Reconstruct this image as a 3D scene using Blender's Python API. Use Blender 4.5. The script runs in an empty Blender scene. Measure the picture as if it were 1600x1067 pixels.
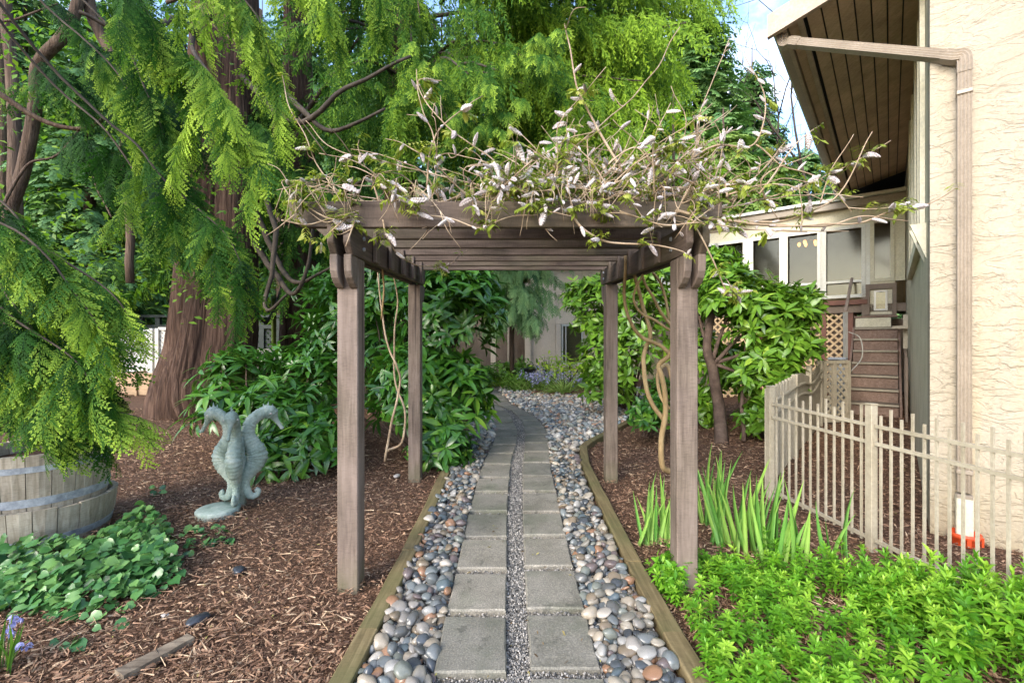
import bpy, bmesh, math, random
import numpy as np
from mathutils import Vector, Matrix, noise as mnoise

R = random.Random(11)
NR = np.random.default_rng(11)
S = bpy.context.scene
COL = S.collection

# ------------------------------------------------------------------ camera, sky, sun, exposure
cam = bpy.data.cameras.new('camera')
cam.lens = 16.0
cam.sensor_width = 36.0
cam.clip_start = 0.05
cam.clip_end = 600.0
camo = bpy.data.objects.new('camera', cam)
camo.location = (0, 0, 1.4)
camo.rotation_euler = (math.radians(90), 0, 0)
COL.objects.link(camo)
S.camera = camo

SUN_EL, SUN_ROT = 31.0, 216.0      # degrees; behind the photographer, along the side of the house
W = bpy.data.worlds.new('World')
S.world = W
W.use_nodes = True
wt = W.node_tree
wt.nodes.clear()
w_out = wt.nodes.new('ShaderNodeOutputWorld')
w_bg = wt.nodes.new('ShaderNodeBackground')
w_bg.inputs['Strength'].default_value = 0.15
sky = wt.nodes.new('ShaderNodeTexSky')
sky.sky_type = 'NISHITA'
sky.sun_disc = False
sky.sun_elevation = math.radians(SUN_EL)
sky.sun_rotation = math.radians(SUN_ROT)
sky.air_density = 1.0
sky.dust_density = 1.5
sky.ozone_density = 2.0
w_tc = wt.nodes.new('ShaderNodeTexCoord')
w_map = wt.nodes.new('ShaderNodeMapping')
w_map.inputs['Scale'].default_value = (1.6, 1.6, 3.6)
w_no = wt.nodes.new('ShaderNodeTexNoise')
w_no.inputs['Scale'].default_value = 1.7
w_no.inputs['Detail'].default_value = 9
w_no.inputs['Roughness'].default_value = 0.62
w_no.inputs['Distortion'].default_value = 0.4
w_rp = wt.nodes.new('ShaderNodeValToRGB')
w_rp.color_ramp.elements[0].position = 0.50
w_rp.color_ramp.elements[1].position = 0.80
w_mix = wt.nodes.new('ShaderNodeMix')
w_mix.data_type = 'RGBA'
w_mix.inputs[7].default_value = (5.0, 5.0, 5.05, 1)
wt.links.new(w_tc.outputs['Generated'], w_map.inputs['Vector'])
wt.links.new(w_map.outputs['Vector'], w_no.inputs['Vector'])
wt.links.new(w_no.outputs['Fac'], w_rp.inputs['Fac'])
wt.links.new(w_rp.outputs['Color'], w_mix.inputs[0])
wt.links.new(sky.outputs['Color'], w_mix.inputs[6])
wt.links.new(w_mix.outputs[2], w_bg.inputs['Color'])
wt.links.new(w_bg.outputs['Background'], w_out.inputs['Surface'])

sun = bpy.data.lights.new('sun', 'SUN')
sun.energy = 0.9
sun.angle = math.radians(26)
sun.color = (1.0, 0.93, 0.82)
suno = bpy.data.objects.new('sun', sun)
_a, _e = math.radians(SUN_ROT), math.radians(SUN_EL)
_sd = Vector((math.sin(_a) * math.cos(_e), math.cos(_a) * math.cos(_e), math.sin(_e)))
suno.rotation_euler = _sd.to_track_quat('Z', 'Y').to_euler()
suno.location = _sd * 30
COL.objects.link(suno)

S.view_settings.view_transform = 'Standard'
S.view_settings.look = 'None'
S.view_settings.gamma = 1.0
S.view_settings.use_curve_mapping = False
S.view_settings.exposure = 2.05
S.cycles.use_denoising = True
S.cycles.max_bounces = 7
S.cycles.diffuse_bounces = 4
S.cycles.glossy_bounces = 2
S.cycles.transmission_bounces = 4
S.cycles.transparent_max_bounces = 8
S.cycles.caustics_reflective = False
S.cycles.caustics_refractive = False

# ------------------------------------------------------------------ layout helpers
F = 711.0
CXP, CYP, H = 800.0, 533.5, 1.4
HC = np.array([3.03, 3.30])           # corner of the house
D1 = np.array([0.639, 0.769])         # along the side wall, away from the camera
D2 = np.array([0.769, -0.639])        # along the front wall, to the right
NN = -D2                              # away from the side wall


def smooth(a, b, x):
    t = np.clip((x - a) / (b - a), 0, 1)
    return t * t * (3 - 2 * t)


def gz(x, y):
    z = 0.02 * np.clip(y - 2.5, 0, 12)
    s = (x - HC[0]) * D1[0] + (y - HC[1]) * D1[1]
    q = (x - HC[0]) * NN[0] + (y - HC[1]) * NN[1]
    return z + 0.06 * np.clip(s, 0, 7) * (1 - smooth(1.6, 3.2, q))


def P(px, py, d):
    return Vector(((px - CXP) / F * d, d, H - (py - CYP) / F * d))


def G(px, py, h=0.0):
    """ground point (h above the ground) seen along that line of sight"""
    a, b = 0.3, 150.0
    for _ in range(50):
        m = (a + b) / 2
        x = (px - CXP) / F * m
        if H - (py - CYP) / F * m - (float(gz(x, m)) + h) > 0:
            a = m
        else:
            b = m
    x = (px - CXP) / F * a
    return Vector((x, a, float(gz(x, a)) + h))


def proj(x, y, z):
    return CXP + F * x / y, CYP - F * (z - H) / y


def HP(s, q, z):
    p = HC + D1 * s + NN * q
    return Vector((p[0], p[1], z))


# ------------------------------------------------------------------ object helpers
ORG = {}


def tag(o, label=None, cat=None, group=None, kind=None):
    if label: o['label'] = label
    if cat: o['category'] = cat
    if group: o['group'] = group
    if kind: o['kind'] = kind
    return o


def thing(name, label, cat, loc=(0, 0, 0), group=None):
    o = bpy.data.objects.new(name, None)
    o.empty_display_size = 0.1
    COL.objects.link(o)
    o.location = loc
    ORG[o.name] = Vector(loc)
    return tag(o, label, cat, group)


def link_mesh(name, me, parent=None, mat=None):
    o = bpy.data.objects.new(name, me)
    COL.objects.link(o)
    if mat is not None and len(me.materials) == 0:
        me.materials.append(mat)
    if parent is not None:
        o.parent = parent
        ORG[o.name] = ORG[parent.name]
    else:
        ORG[o.name] = Vector((0, 0, 0))
    return o


class MB:
    def __init__(self):
        self.v, self.f = [], []

    def add(self, V, Fc):
        b = len(self.v)
        self.v += [tuple(p) for p in V]
        self.f += [tuple(i + b for i in f) for f in Fc]
        return self

    def hexa(self, p):     # bottom ring 0-3, top ring 4-7
        return self.add(p, [(3, 2, 1, 0), (4, 5, 6, 7), (0, 1, 5, 4), (1, 2, 6, 5), (2, 3, 7, 6), (3, 0, 4, 7)])

    def box(self, c, s, rot=None):
        c = Vector(c)
        P8 = []
        for z in (-1, 1):
            for x, y in ((-1, -1), (1, -1), (1, 1), (-1, 1)):
                q = Vector((x * s[0] / 2, y * s[1] / 2, z * s[2] / 2))
                if rot is not None: q = rot @ q
                P8.append(c + q)
        return self.hexa(P8)

    def bar(self, a, b, w, h, up=Vector((0, 0, 1))):
        """bar with rectangular section from a to b: w sideways, h along up"""
        a, b = Vector(a), Vector(b)
        t = (b - a).normalized()
        sx = t.cross(up)
        if sx.length < 1e-4: sx = t.cross(Vector((0, 1, 0)))
        sx.normalize()
        u = sx.cross(t).normalized()
        r = []
        for e in (a, b):
            r.append([e + sx * i * w / 2 + u * j * h / 2 for i, j in ((-1, -1), (1, -1), (1, 1), (-1, 1))])
        return self.hexa(r[0] + r[1])

    def prism(self, poly, off):
        n = len(poly)
        off = Vector(off)
        V = [Vector(p) for p in poly] + [Vector(p) + off for p in poly]
        Fc = [tuple(range(n - 1, -1, -1)), tuple(range(n, 2 * n))]
        Fc += [(i, (i + 1) % n, n + (i + 1) % n, n + i) for i in range(n)]
        return self.add(V, Fc)

    def tube(self, pts, rad, n=7):
        pts = [Vector(p) for p in pts]
        m = len(pts)
        if not hasattr(rad, '__len__'): rad = [rad] * m
        t0 = (pts[1] - pts[0]).normalized()
        nrm = t0.orthogonal().normalized()
        V, Fc = [], []
        for i, p in enumerate(pts):
            t = (pts[min(i + 1, m - 1)] - pts[max(i - 1, 0)])
            if t.length < 1e-7: t = t0
            t.normalize()
            nrm = (nrm - t * nrm.dot(t))
            if nrm.length < 1e-5: nrm = t.orthogonal()
            nrm.normalize()
            bn = t.cross(nrm)
            for k in range(n):
                a = 2 * math.pi * k / n
                V.append(p + (nrm * math.cos(a) + bn * math.sin(a)) * rad[i])
        for i in range(m - 1):
            for k in range(n):
                Fc.append((i * n + k, i * n + (k + 1) % n, (i + 1) * n + (k + 1) % n, (i + 1) * n + k))
        Fc.append(tuple(range(n - 1, -1, -1)))
        Fc.append(tuple((m - 1) * n + k for k in range(n)))
        return self.add(V, Fc)

    def lathe(self, c, prof, n=24, a0=0.0, a1=None, cap=True):
        c = Vector(c)
        V, Fc = [], []
        for r, z in prof:
            for k in range(n):
                a = 2 * math.pi * k / n
                V.append(c + Vector((r * math.cos(a), r * math.sin(a), z)))
        for i in range(len(prof) - 1):
            for k in range(n):
                Fc.append((i * n + k, i * n + (k + 1) % n, (i + 1) * n + (k + 1) % n, (i + 1) * n + k))
        if cap:
            Fc.append(tuple(range(n - 1, -1, -1)))
            Fc.append(tuple((len(prof) - 1) * n + k for k in range(n)))
        return self.add(V, Fc)

    def build(self, name, mat, parent=None, smooth=False, bevel=0.0):
        me = bpy.data.meshes.new(name)
        org = ORG[parent.name] if parent is not None else Vector((0, 0, 0))
        me.from_pydata([(p[0] - org[0], p[1] - org[1], p[2] - org[2]) for p in self.v], [], self.f)
        bm = bmesh.new()
        bm.from_mesh(me)
        bmesh.ops.recalc_face_normals(bm, faces=bm.faces)
        if bevel > 0:
            ed = [e for e in bm.edges if len(e.link_faces) == 2 and e.calc_face_angle(0) > 0.6]
            bmesh.ops.bevel(bm, geom=ed, offset=bevel, segments=1, affect='EDGES', clamp_overlap=True)
        bm.to_mesh(me)
        bm.free()
        if smooth:
            me.polygons.foreach_set('use_smooth', [True] * len(me.polygons))
        return link_mesh(name, me, parent, mat)


def wobble(pts, amp, seed=0.0, freq=3.0):
    return [p + mnoise.noise_vector(p * freq + Vector((seed, seed * 1.7, -seed))) * amp for p in pts]


def spline(pts, n=8):
    pts = [Vector(p) for p in pts]
    if len(pts) < 3:
        return [pts[0].lerp(pts[1], i / n) for i in range(n + 1)]
    out = []
    Q = [pts[0] * 2 - pts[1]] + pts + [pts[-1] * 2 - pts[-2]]
    for i in range(1, len(Q) - 2):
        a, b, c, d = Q[i - 1], Q[i], Q[i + 1], Q[i + 2]
        for k in range(n):
            t = k / n
            out.append(0.5 * ((2 * b) + (c - a) * t + (2 * a - 5 * b + 4 * c - d) * t * t + (3 * b - a - 3 * c + d) * t ** 3))
    out.append(pts[-1])
    return out


def taper(n, a, b):
    return [a + (b - a) * i / (n - 1) for i in range(n)]


# ---- merged scatter (numpy): template quads / triangles placed by matrices
def frames(d, up, roll=None):
    """rotation matrices (n,3,3): columns X, Y=d, Z near up"""
    d = d / np.linalg.norm(d, axis=1, keepdims=True)
    x = np.cross(d, up)
    ln = np.linalg.norm(x, axis=1, keepdims=True)
    bad = ln[:, 0] < 1e-4
    if bad.any():
        x[bad] = np.cross(d[bad], np.array([0.3, 0.9, 0.2]))
        ln = np.linalg.norm(x, axis=1, keepdims=True)
    x = x / ln
    z = np.cross(x, d)
    if roll is not None:
        c, s = np.cos(roll)[:, None], np.sin(roll)[:, None]
        x, z = x * c + z * s, z * c - x * s
    return np.stack([x, d, z], axis=2)


def np_mesh(name, V, Fq, tint=None, smooth=True):
    me = bpy.data.meshes.new(name)
    k = Fq.shape[1]
    me.vertices.add(len(V))
    me.vertices.foreach_set('co', V.astype(np.float32).ravel())
    me.loops.add(Fq.size)
    me.loops.foreach_set('vertex_index', Fq.astype(np.int32).ravel())
    me.polygons.add(len(Fq))
    me.polygons.foreach_set('loop_start', np.arange(0, Fq.size, k, dtype=np.int32))
    if tint is not None:
        a = me.attributes.new('tint', 'FLOAT', 'POINT')
        a.data.foreach_set('value', tint.astype(np.float32))
    me.update(calc_edges=True)
    me.polygons.foreach_set('use_smooth', np.full(len(Fq), smooth))
    return me


def scatter(name, tmpls, pos, rot, scl, tint, mat, parent=None, smooth=True, kind='stuff', which=None):
    """tmpls: list of (V, F, vertex tint); every instance picks one"""
    n = len(pos)
    if which is None: which = NR.integers(0, len(tmpls), n)
    scl = np.asarray(scl)
    if scl.ndim == 1: scl = np.repeat(scl[:, None], 3, 1)
    Vs, Fs, Ts, base = [], [], [], 0
    for t, (TV, TF, TT) in enumerate(tmpls):
        idx = np.where(which == t)[0]
        if len(idx) == 0: continue
        sv = TV[None] * scl[idx][:, None, :]
        V = np.einsum('nij,nvj->nvi', rot[idx], sv) + pos[idx][:, None, :]
        m = len(TV)
        Fi = TF[None] + (np.arange(len(idx)) * m)[:, None, None] + base
        Vs.append(V.reshape(-1, 3)); Fs.append(Fi.reshape(-1, TF.shape[1]))
        Ts.append((tint[idx][:, None] + TT[None]).ravel())
        base += m * len(idx)
    V = np.concatenate(Vs)
    if parent is not None: V = V - np.array(ORG[parent.name])
    me = np_mesh(name, V, np.concatenate(Fs), np.concatenate(Ts), smooth)
    o = link_mesh(name, me, parent, mat)
    if kind: o['kind'] = kind
    return o


def rnd_dirs(n):
    v = NR.normal(size=(n, 3))
    return v / np.linalg.norm(v, axis=1, keepdims=True)


# ---- templates
def leaf_t(L=1.0, Wd=0.3, n=4, fold=0.25, curl=0.15, blunt=0.9, wave=0.0):
    V, Fq = [], []
    for i in range(n + 1):
        t = i / n
        w = Wd / 2 * max(0.04, math.sin(math.pi * min(0.985, t ** blunt * 0.97 + 0.02)) ** 0.9)
        y = t * L
        z = -curl * L * t * t
        V += [(-w, y, z + fold * w + wave * math.sin(t * 9)), (0, y, z), (w, y, z + fold * w - wave * math.sin(t * 8))]
    for i in range(n):
        a = i * 3
        Fq += [(a, a + 1, a + 4, a + 3), (a + 1, a + 2, a + 5, a + 4)]
    return np.array(V, float), np.array(Fq), np.zeros(len(V))


def join_t(parts):
    Vs, Fs, Ts, b = [], [], [], 0
    for V, Fq, T in parts:
        Vs.append(V); Fs.append(Fq + b); Ts.append(T); b += len(V)
    return np.concatenate(Vs), np.concatenate(Fs), np.concatenate(Ts)


def xf_t(t, M, dt=0.0):
    V, Fq, T = t
    M = np.array(M)
    return V @ M[:3, :3].T + M[:3, 3], Fq, T + dt


def cedar_t(nb, seed, ratio=0.42, pin=7, droop=0.18, w=0.012, lf=0.20):
    """flat scale-leaf spray of cedar along +Y, unit length: alternate lance-shaped fingers with toothed edges"""
    r = random.Random(seed)
    V, Fq, T = [], [], []

    def diamond(p, d, L, wd, tn, z0, z1):
        d = np.array(d); s = np.array([d[1], -d[0]])
        b = len(V)
        p = np.array(p)
        for q, z in ((p, z0), (p + d * L * 0.5 + s * wd, (z0 + z1) / 2), (p + d * L, z1), (p + d * L * 0.5 - s * wd, (z0 + z1) / 2)):
            V.append((q[0], q[1], z)); T.append(tn)
        T[-2] += 0.14
        Fq.append((b, b + 1, b + 2, b + 3))
    for k in range(6):
        diamond((0, k / 6 * 0.96), (0, 1), 0.2, 0.008, -0.3, 0, 0)
    for i in range(nb):
        t = 0.04 + 0.94 * i / nb
        sd = 1 if i % 2 else -1
        L = (ratio * (1.0 - 0.72 * t) * (0.55 + 0.45 * min(1, t / 0.2)) + 0.05) * r.uniform(0.7, 1.2)
        an = math.radians(r.uniform(30, 50) - 8 * t)
        d = (sd * math.sin(an), math.cos(an))
        s = (d[1], -d[0])
        zt = r.uniform(-0.10, 0.02) * L / ratio
        diamond((0, t), d, L, w * 0.8, 0.15 * t - 0.08, 0, zt)
        m = max(3, int(pin * L / ratio + 1.5))
        for j in range(m):
            u = (j + 0.3) / m
            for ss in (-1, 1):
                a2 = math.radians(r.uniform(24, 40)) * ss
                dd = (d[0] * math.cos(a2) + s[0] * math.sin(a2), d[1] * math.cos(a2) + s[1] * math.sin(a2))
                l2 = lf * L * (1.15 - 0.6 * u) * r.uniform(0.7, 1.2) + 0.015
                diamond((d[0] * L * u, t + d[1] * L * u), dd, l2, w, 0.15 * t + 0.30 * u - 0.10, zt * u, zt * u - 0.01)
    V = np.array(V)
    V[:, 2] += -droop * V[:, 1] ** 2 - 0.55 * np.abs(V[:, 0]) ** 1.6
    return V, np.array(Fq), np.array(T)


def weep_t(nb, seed, ratio=0.16):
    """long narrow hanging frond"""
    r = random.Random(seed)
    V, Fq, T = [], [], []
    for i in range(nb):
        t = i / nb
        sd = 1 if i % 2 else -1
        L = ratio * (1 - 0.65 * t) * r.uniform(0.6, 1.3)
        an = math.radians(r.uniform(18, 42))
        d = np.array([sd * math.sin(an), math.cos(an), r.uniform(-0.5, 0.5)])
        s = np.array([d[1], -d[0], r.uniform(-.6, .6)])
        p = np.array([r.uniform(-.02, .02), t * 0.9, r.uniform(-.03, .03)])
        b = len(V)
        wd = r.uniform(0.012, 0.02)
        for q, tn in ((p, -0.1), (p + d * L * .5 + s * wd, 0), (p + d * L * 1.25, 0.22 + 0.15 * t), (p + d * L * .5 - s * wd, 0)):
            V.append(q); T.append(tn)
        Fq.append((b, b + 1, b + 2, b + 3))
    return np.array(V), np.array(Fq), np.array(T)


def clump_t(n, seed, L=0.35, Wd=0.18, spread=1.0, nseg=1):
    r = random.Random(seed)
    parts = []
    for i in range(n):
        lt = leaf_t(L * r.uniform(.7, 1.2), Wd * r.uniform(.8, 1.2), 2, 0.2, 0.2)
        M = Matrix.Translation([r.gauss(0, .33) * spread for _ in range(3)]) @ Matrix.Rotation(r.uniform(0, 6.3), 4, 'Z') @ Matrix.Rotation(r.uniform(-1.0, 0.5), 4, 'X') @ Matrix.Rotation(r.uniform(-.6, .6), 4, 'Y')
        parts.append(xf_t(lt, M, r.uniform(-.18, .18)))
    return join_t(parts)


CEDAR_NEAR = [cedar_t(15, s, 0.42, 6, 0.25, 0.0125) for s in (1, 2, 3, 9, 10)]
CEDAR_MID = [cedar_t(12, s, 0.40, 4, 0.25, 0.020, 0.26) for s in (4, 5, 6)]
WEEP = [weep_t(26, s) for s in (1, 2, 3, 4)]
FIRF = [cedar_t(7, s, 0.42, 1, 0.18, 0.05, 0.4) for s in (7, 8)]
CLUMPS = [clump_t(9, s) for s in (1, 2, 3, 4)]

# ------------------------------------------------------------------ materials


class T:
    def __init__(self, name):
        self.m = bpy.data.materials.new(name)
        self.m.use_nodes = True
        self.nt = self.m.node_tree
        self.nt.nodes.clear()
        self.out = self.nt.nodes.new('ShaderNodeOutputMaterial')

    def n(self, typ, ins=None, **attrs):
        nd = self.nt.nodes.new('ShaderNode' + typ)
        for k, v in attrs.items(): setattr(nd, k, v)
        for k, v in (ins or {}).items():
            if isinstance(v, bpy.types.NodeSocket): self.nt.links.new(v, nd.inputs[k])
            else: nd.inputs[k].default_value = v
        return nd

    def math(self, op, a, b=0.0, clamp=False):
        nd = self.n('Math', {0: a, 1: b}, operation=op)
        nd.use_clamp = clamp
        return nd.outputs[0]

    def ramp(self, fac, stops, mode='LINEAR'):
        nd = self.n('ValToRGB', {'Fac': fac})
        cr = nd.color_ramp
        cr.interpolation = mode
        while len(cr.elements) < len(stops): cr.elements.new(0.5)
        for e, (p, c) in zip(cr.elements, stops):
            e.position = p
            e.color = (c[0], c[1], c[2], 1) if hasattr(c, '__len__') else (c, c, c, 1)
        return nd.outputs['Color']

    def mix(self, fac, a, b, blend='MIX'):
        nd = self.n('Mix', data_type='RGBA', blend_type=blend)
        for i, v in ((0, fac), (6, a), (7, b)):
            if isinstance(v, bpy.types.NodeSocket): self.nt.links.new(v, nd.inputs[i])
            else: nd.inputs[i].default_value = v if i == 0 else (v[0], v[1], v[2], 1)
        return nd.outputs[2]

    def coords(self, scale=(1, 1, 1), rand=True):
        tc = self.n('TexCoord').outputs['Object']
        if rand:
            oi = self.n('ObjectInfo').outputs['Random']
            tc = self.n('VectorMath', {0: tc, 1: self.n('CombineXYZ', {0: self.math('MULTIPLY', oi, 31.7), 1: self.math('MULTIPLY', oi, 17.3), 2: self.math('MULTIPLY', oi, 23.1)}).outputs[0]}, operation='ADD').outputs[0]
        return self.n('Mapping', {'Vector': tc, 'Scale': scale}).outputs[0]

    def noise(self, vec, scale, detail=4, rough=0.55, dist=0.0):
        return self.n('TexNoise', {'Vector': vec, 'Scale': scale, 'Detail': detail, 'Roughness': rough, 'Distortion': dist}).outputs['Fac']

    def bsdf(self, col, rough=0.7, spec=0.3, normal=None, **kw):
        ins = {'Base Color': col if isinstance(col, bpy.types.NodeSocket) else (col[0], col[1], col[2], 1), 'Roughness': rough, 'Specular IOR Level': spec}
        ins.update(kw)
        nd = self.n('BsdfPrincipled', ins)
        if normal is not None: self.nt.links.new(normal, nd.inputs['Normal'])
        return nd.outputs[0]

    def bump(self, h, strength=0.4, dist=0.01, normal=None):
        nd = self.n('Bump', {'Height': h, 'Strength': strength, 'Distance': dist})
        if normal is not None: self.nt.links.new(normal, nd.inputs['Normal'])
        return nd.outputs[0]

    def done(self, sh):
        self.nt.links.new(sh, self.out.inputs['Surface'])
        return self.m


def m_mottle(name, cols, scale=6, rough=0.8, bump=0.3, bscale=40, stretch=(1, 1, 1), spec=0.3, dist=0.006, extra=None):
    t = T(name)
    v = t.coords(stretch)
    n1 = t.noise(v, scale, 6, 0.62)
    k = len(cols)
    c = t.ramp(n1, [(0.3 + 0.4 * i / max(1, k - 1), cc) for i, cc in enumerate(cols)])
    n2 = t.noise(v, bscale, 5, 0.6)
    c = t.mix(0.35, c, t.ramp(n2, [(0.3, 0.55), (0.7, 1.35)]), 'MULTIPLY')
    if extra: c = extra(t, c)
    return t.done(t.bsdf(c, rough, spec, t.bump(n2, bump, dist)))


def m_leaf(name, dark, mid, light, rough=0.42, transl=0.3, spec=0.4, perobj=0.0, fine=True):
    t = T(name)
    a = t.n('Attribute', attribute_name='tint').outputs['Fac']
    if perobj:
        a = t.math('ADD', a, t.math('MULTIPLY', t.n('ObjectInfo').outputs['Random'], perobj))
    if fine:
        a = t.math('ADD', a, t.math('MULTIPLY', t.math('SUBTRACT', t.noise(t.n('TexCoord').outputs['Object'], 9, 2), 0.5), 0.35))
    c = t.ramp(a, [(0.0, dark), (0.5, mid), (1.0, light)])
    b = t.bsdf(c, rough, spec)
    tr = t.n('BsdfTranslucent', {'Color': t.mix(1.0, c, (1.15, 1.25, 0.65), 'MULTIPLY')}).outputs[0]
    return t.done(t.n('MixShader', {0: transl, 1: b, 2: tr}).outputs[0])


def m_plain(name, col, rough=0.6, spec=0.3, metal=0.0, bump=0.0):
    t = T(name)
    v = t.coords()
    n1 = t.noise(v, 7, 5)
    c = t.mix(0.5, col, t.mix(1.0, col, t.ramp(n1, [(0.3, 0.6), (0.7, 1.3)]), 'MULTIPLY'))
    nb = t.bump(t.noise(v, 90, 3), bump, 0.003) if bump else None
    return t.done(t.bsdf(c, rough, spec, nb, Metallic=metal))


def m_wood(name, cols, axis, rough=0.75, algae=0.0, foot=False):
    """grain along axis (0,1,2)"""
    t = T(name)
    st = [14, 14, 14]
    st[axis] = 0.9
    v = t.coords(tuple(st))
    g = t.noise(v, 3.0, 6, 0.6, 0.6)
    c = t.ramp(g, [(0.28, cols[0]), (0.5, cols[1]), (0.74, cols[2])])
    v2 = t.coords((1, 1, 1))
    b = t.noise(v2, 3.5, 5, 0.6)
    c = t.mix(0.6, c, t.ramp(b, [(0.3, 0.62), (0.65, 1.18)]), 'MULTIPLY')
    st2 = [30, 30, 30]
    st2[axis] = 220
    spk = t.noise(t.coords(tuple(st2)), 1.0, 2)
    c = t.mix(0.35, c, t.ramp(spk, [(0.34, 0.5), (0.5, 1.05)]), 'MULTIPLY')
    if algae:
        c = t.mix(t.math('MULTIPLY', t.ramp(t.noise(v2, 2.2, 5), [(0.45, 0), (0.7, 1)]), algae), c, (0.085, 0.10, 0.035))
    if foot:
        z = t.n('SeparateXYZ', {0: t.n('TexCoord').outputs['Object']}).outputs[2]
        zz = t.math('ADD', z, t.math('MULTIPLY', b, 0.35))
        c = t.mix(t.ramp(zz, [(0.16, 0.75), (0.42, 0.0)]), c, (0.11, 0.105, 0.055))
        fade = t.ramp(t.noise(t.coords((2.5, 2.5, 0.7)), 2.0, 4, 0.6), [(0.48, 0.0), (0.68, 0.5)])
        c = t.mix(fade, c, (0.25, 0.195, 0.17))
        crack = t.ramp(t.noise(t.coords((26, 26, 0.35)), 1.0, 3, 0.5, 0.3), [(0.30, 0.8), (0.32, 0.0)])
        c = t.mix(crack, c, (0.035, 0.024, 0.02))
    h = t.math('ADD', g, t.math('MULTIPLY', spk, 0.6))
    return t.done(t.bsdf(c, rough, 0.25, t.bump(h, 0.35, 0.004)))


M = {}
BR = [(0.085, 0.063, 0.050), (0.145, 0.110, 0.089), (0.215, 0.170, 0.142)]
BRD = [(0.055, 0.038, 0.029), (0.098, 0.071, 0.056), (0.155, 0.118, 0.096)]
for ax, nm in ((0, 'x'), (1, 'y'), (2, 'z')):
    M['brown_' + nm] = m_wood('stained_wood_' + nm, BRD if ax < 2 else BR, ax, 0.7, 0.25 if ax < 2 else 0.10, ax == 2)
M['timber'] = m_wood('edging_timber', [(0.10, 0.075, 0.035), (0.165, 0.125, 0.060), (0.25, 0.195, 0.10)], 1, 0.8, 0.5)
M['driftwood'] = m_wood('old_board', [(0.10, 0.075, 0.055), (0.19, 0.15, 0.11), (0.28, 0.23, 0.17)], 0, 0.85)
M['new_board'] = m_wood('pale_board', [(0.28, 0.18, 0.10), (0.38, 0.26, 0.16), (0.47, 0.34, 0.22)], 0, 0.7)
M['stave'] = m_wood('weathered_stave', [(0.27, 0.225, 0.165), (0.41, 0.355, 0.28), (0.54, 0.48, 0.39)], 2, 0.85, 0.12)
M['stair'] = m_wood('stair_wood', [(0.17, 0.11, 0.08), (0.23, 0.155, 0.12), (0.30, 0.215, 0.17)], 0, 0.65)
M['bark'] = None
M['galv'] = m_mottle('galvanised_hoop', [(0.20, 0.22, 0.25), (0.33, 0.36, 0.40), (0.46, 0.49, 0.53)], 14, 0.6, 0.4, 60, spec=0.4)
M['fence'] = m_mottle('beige_metal_paint', [(0.28, 0.245, 0.175), (0.345, 0.305, 0.23), (0.39, 0.35, 0.27)], 3, 0.5, 0.05, 40)
M['cream'] = m_mottle('cream_trim_paint', [(0.56, 0.52, 0.37), (0.64, 0.60, 0.45), (0.68, 0.64, 0.50)], 4, 0.6, 0.1, 40)
M['whiteframe'] = m_mottle('white_window_frame', [(0.62, 0.61, 0.54), (0.70, 0.70, 0.64)], 5, 0.45, 0.04, 60)
M['gutter'] = m_mottle('taupe_metal', [(0.25, 0.205, 0.155), (0.285, 0.235, 0.18), (0.32, 0.265, 0.205)], 4, 0.42, 0.05, 60, spec=0.5)
M['fascia'] = m_mottle('taupe_fascia_paint', [(0.34, 0.27, 0.205), (0.39, 0.31, 0.24), (0.44, 0.355, 0.28)], 5, 0.6, 0.15, 50)
M['soffit'] = m_wood('soffit_board', [(0.50, 0.35, 0.245), (0.57, 0.41, 0.295), (0.63, 0.47, 0.345)], 1, 0.7)
M['vent'] = m_plain('dark_vent', (0.02, 0.02, 0.02), 0.8)
M['roofing'] = m_mottle('grey_roofing', [(0.07, 0.07, 0.085), (0.13, 0.12, 0.14)], 30, 0.9, 0.5, 120)
M['redtrim'] = m_plain('red_brown_trim', (0.19, 0.085, 0.06), 0.6)
M['lattice_tan'] = m_mottle('tan_lattice', [(0.56, 0.39, 0.22), (0.66, 0.49, 0.30)], 8, 0.7, 0.1, 50)
M['lattice_white'] = m_mottle('pale_lattice', [(0.50, 0.48, 0.44), (0.62, 0.60, 0.55)], 6, 0.7, 0.1, 50)
M['darkgreen'] = m_plain('dark_fence_paint', (0.035, 0.045, 0.042), 0.7)
M['orange'] = m_plain('orange_plastic', (0.70, 0.085, 0.022), 0.4, 0.5)
M['grey_metal'] = m_plain('grey_metal', (0.33, 0.36, 0.40), 0.4, 0.5, 0.3)
M['steel'] = m_plain('galvanised_rail', (0.48, 0.47, 0.43), 0.45, 0.5, 0.4)
M['black'] = m_plain('black_plastic', (0.02, 0.022, 0.026), 0.35, 0.5)
M['slate'] = m_plain('dark_slate', (0.035, 0.04, 0.05), 0.3, 0.5)
M['whitestone'] = m_plain('pale_stone', (0.55, 0.5, 0.45), 0.6)
M['twig'] = m_mottle('vine_twig', [(0.20, 0.14, 0.085), (0.33, 0.245, 0.165), (0.46, 0.37, 0.27)], 9, 0.75, 0.3, 80)
M['vinestem'] = m_mottle('pale_vine_bark', [(0.17, 0.115, 0.052), (0.27, 0.19, 0.095), (0.37, 0.28, 0.155)], 7, 0.7, 0.4, 60, (1, 1, 0.3))
M['stem'] = m_mottle('shrub_bark', [(0.045, 0.03, 0.022), (0.09, 0.06, 0.045), (0.14, 0.10, 0.075)], 8, 0.85, 0.5, 40)
M['greenstem'] = m_plain('green_stem', (0.09, 0.14, 0.03), 0.6)
M['limb'] = m_mottle('dark_limb_bark', [(0.022, 0.018, 0.014), (0.05, 0.038, 0.028), (0.085, 0.066, 0.05)], 7, 0.8, 0.6, 45, (1, 1, 0.4))


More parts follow.
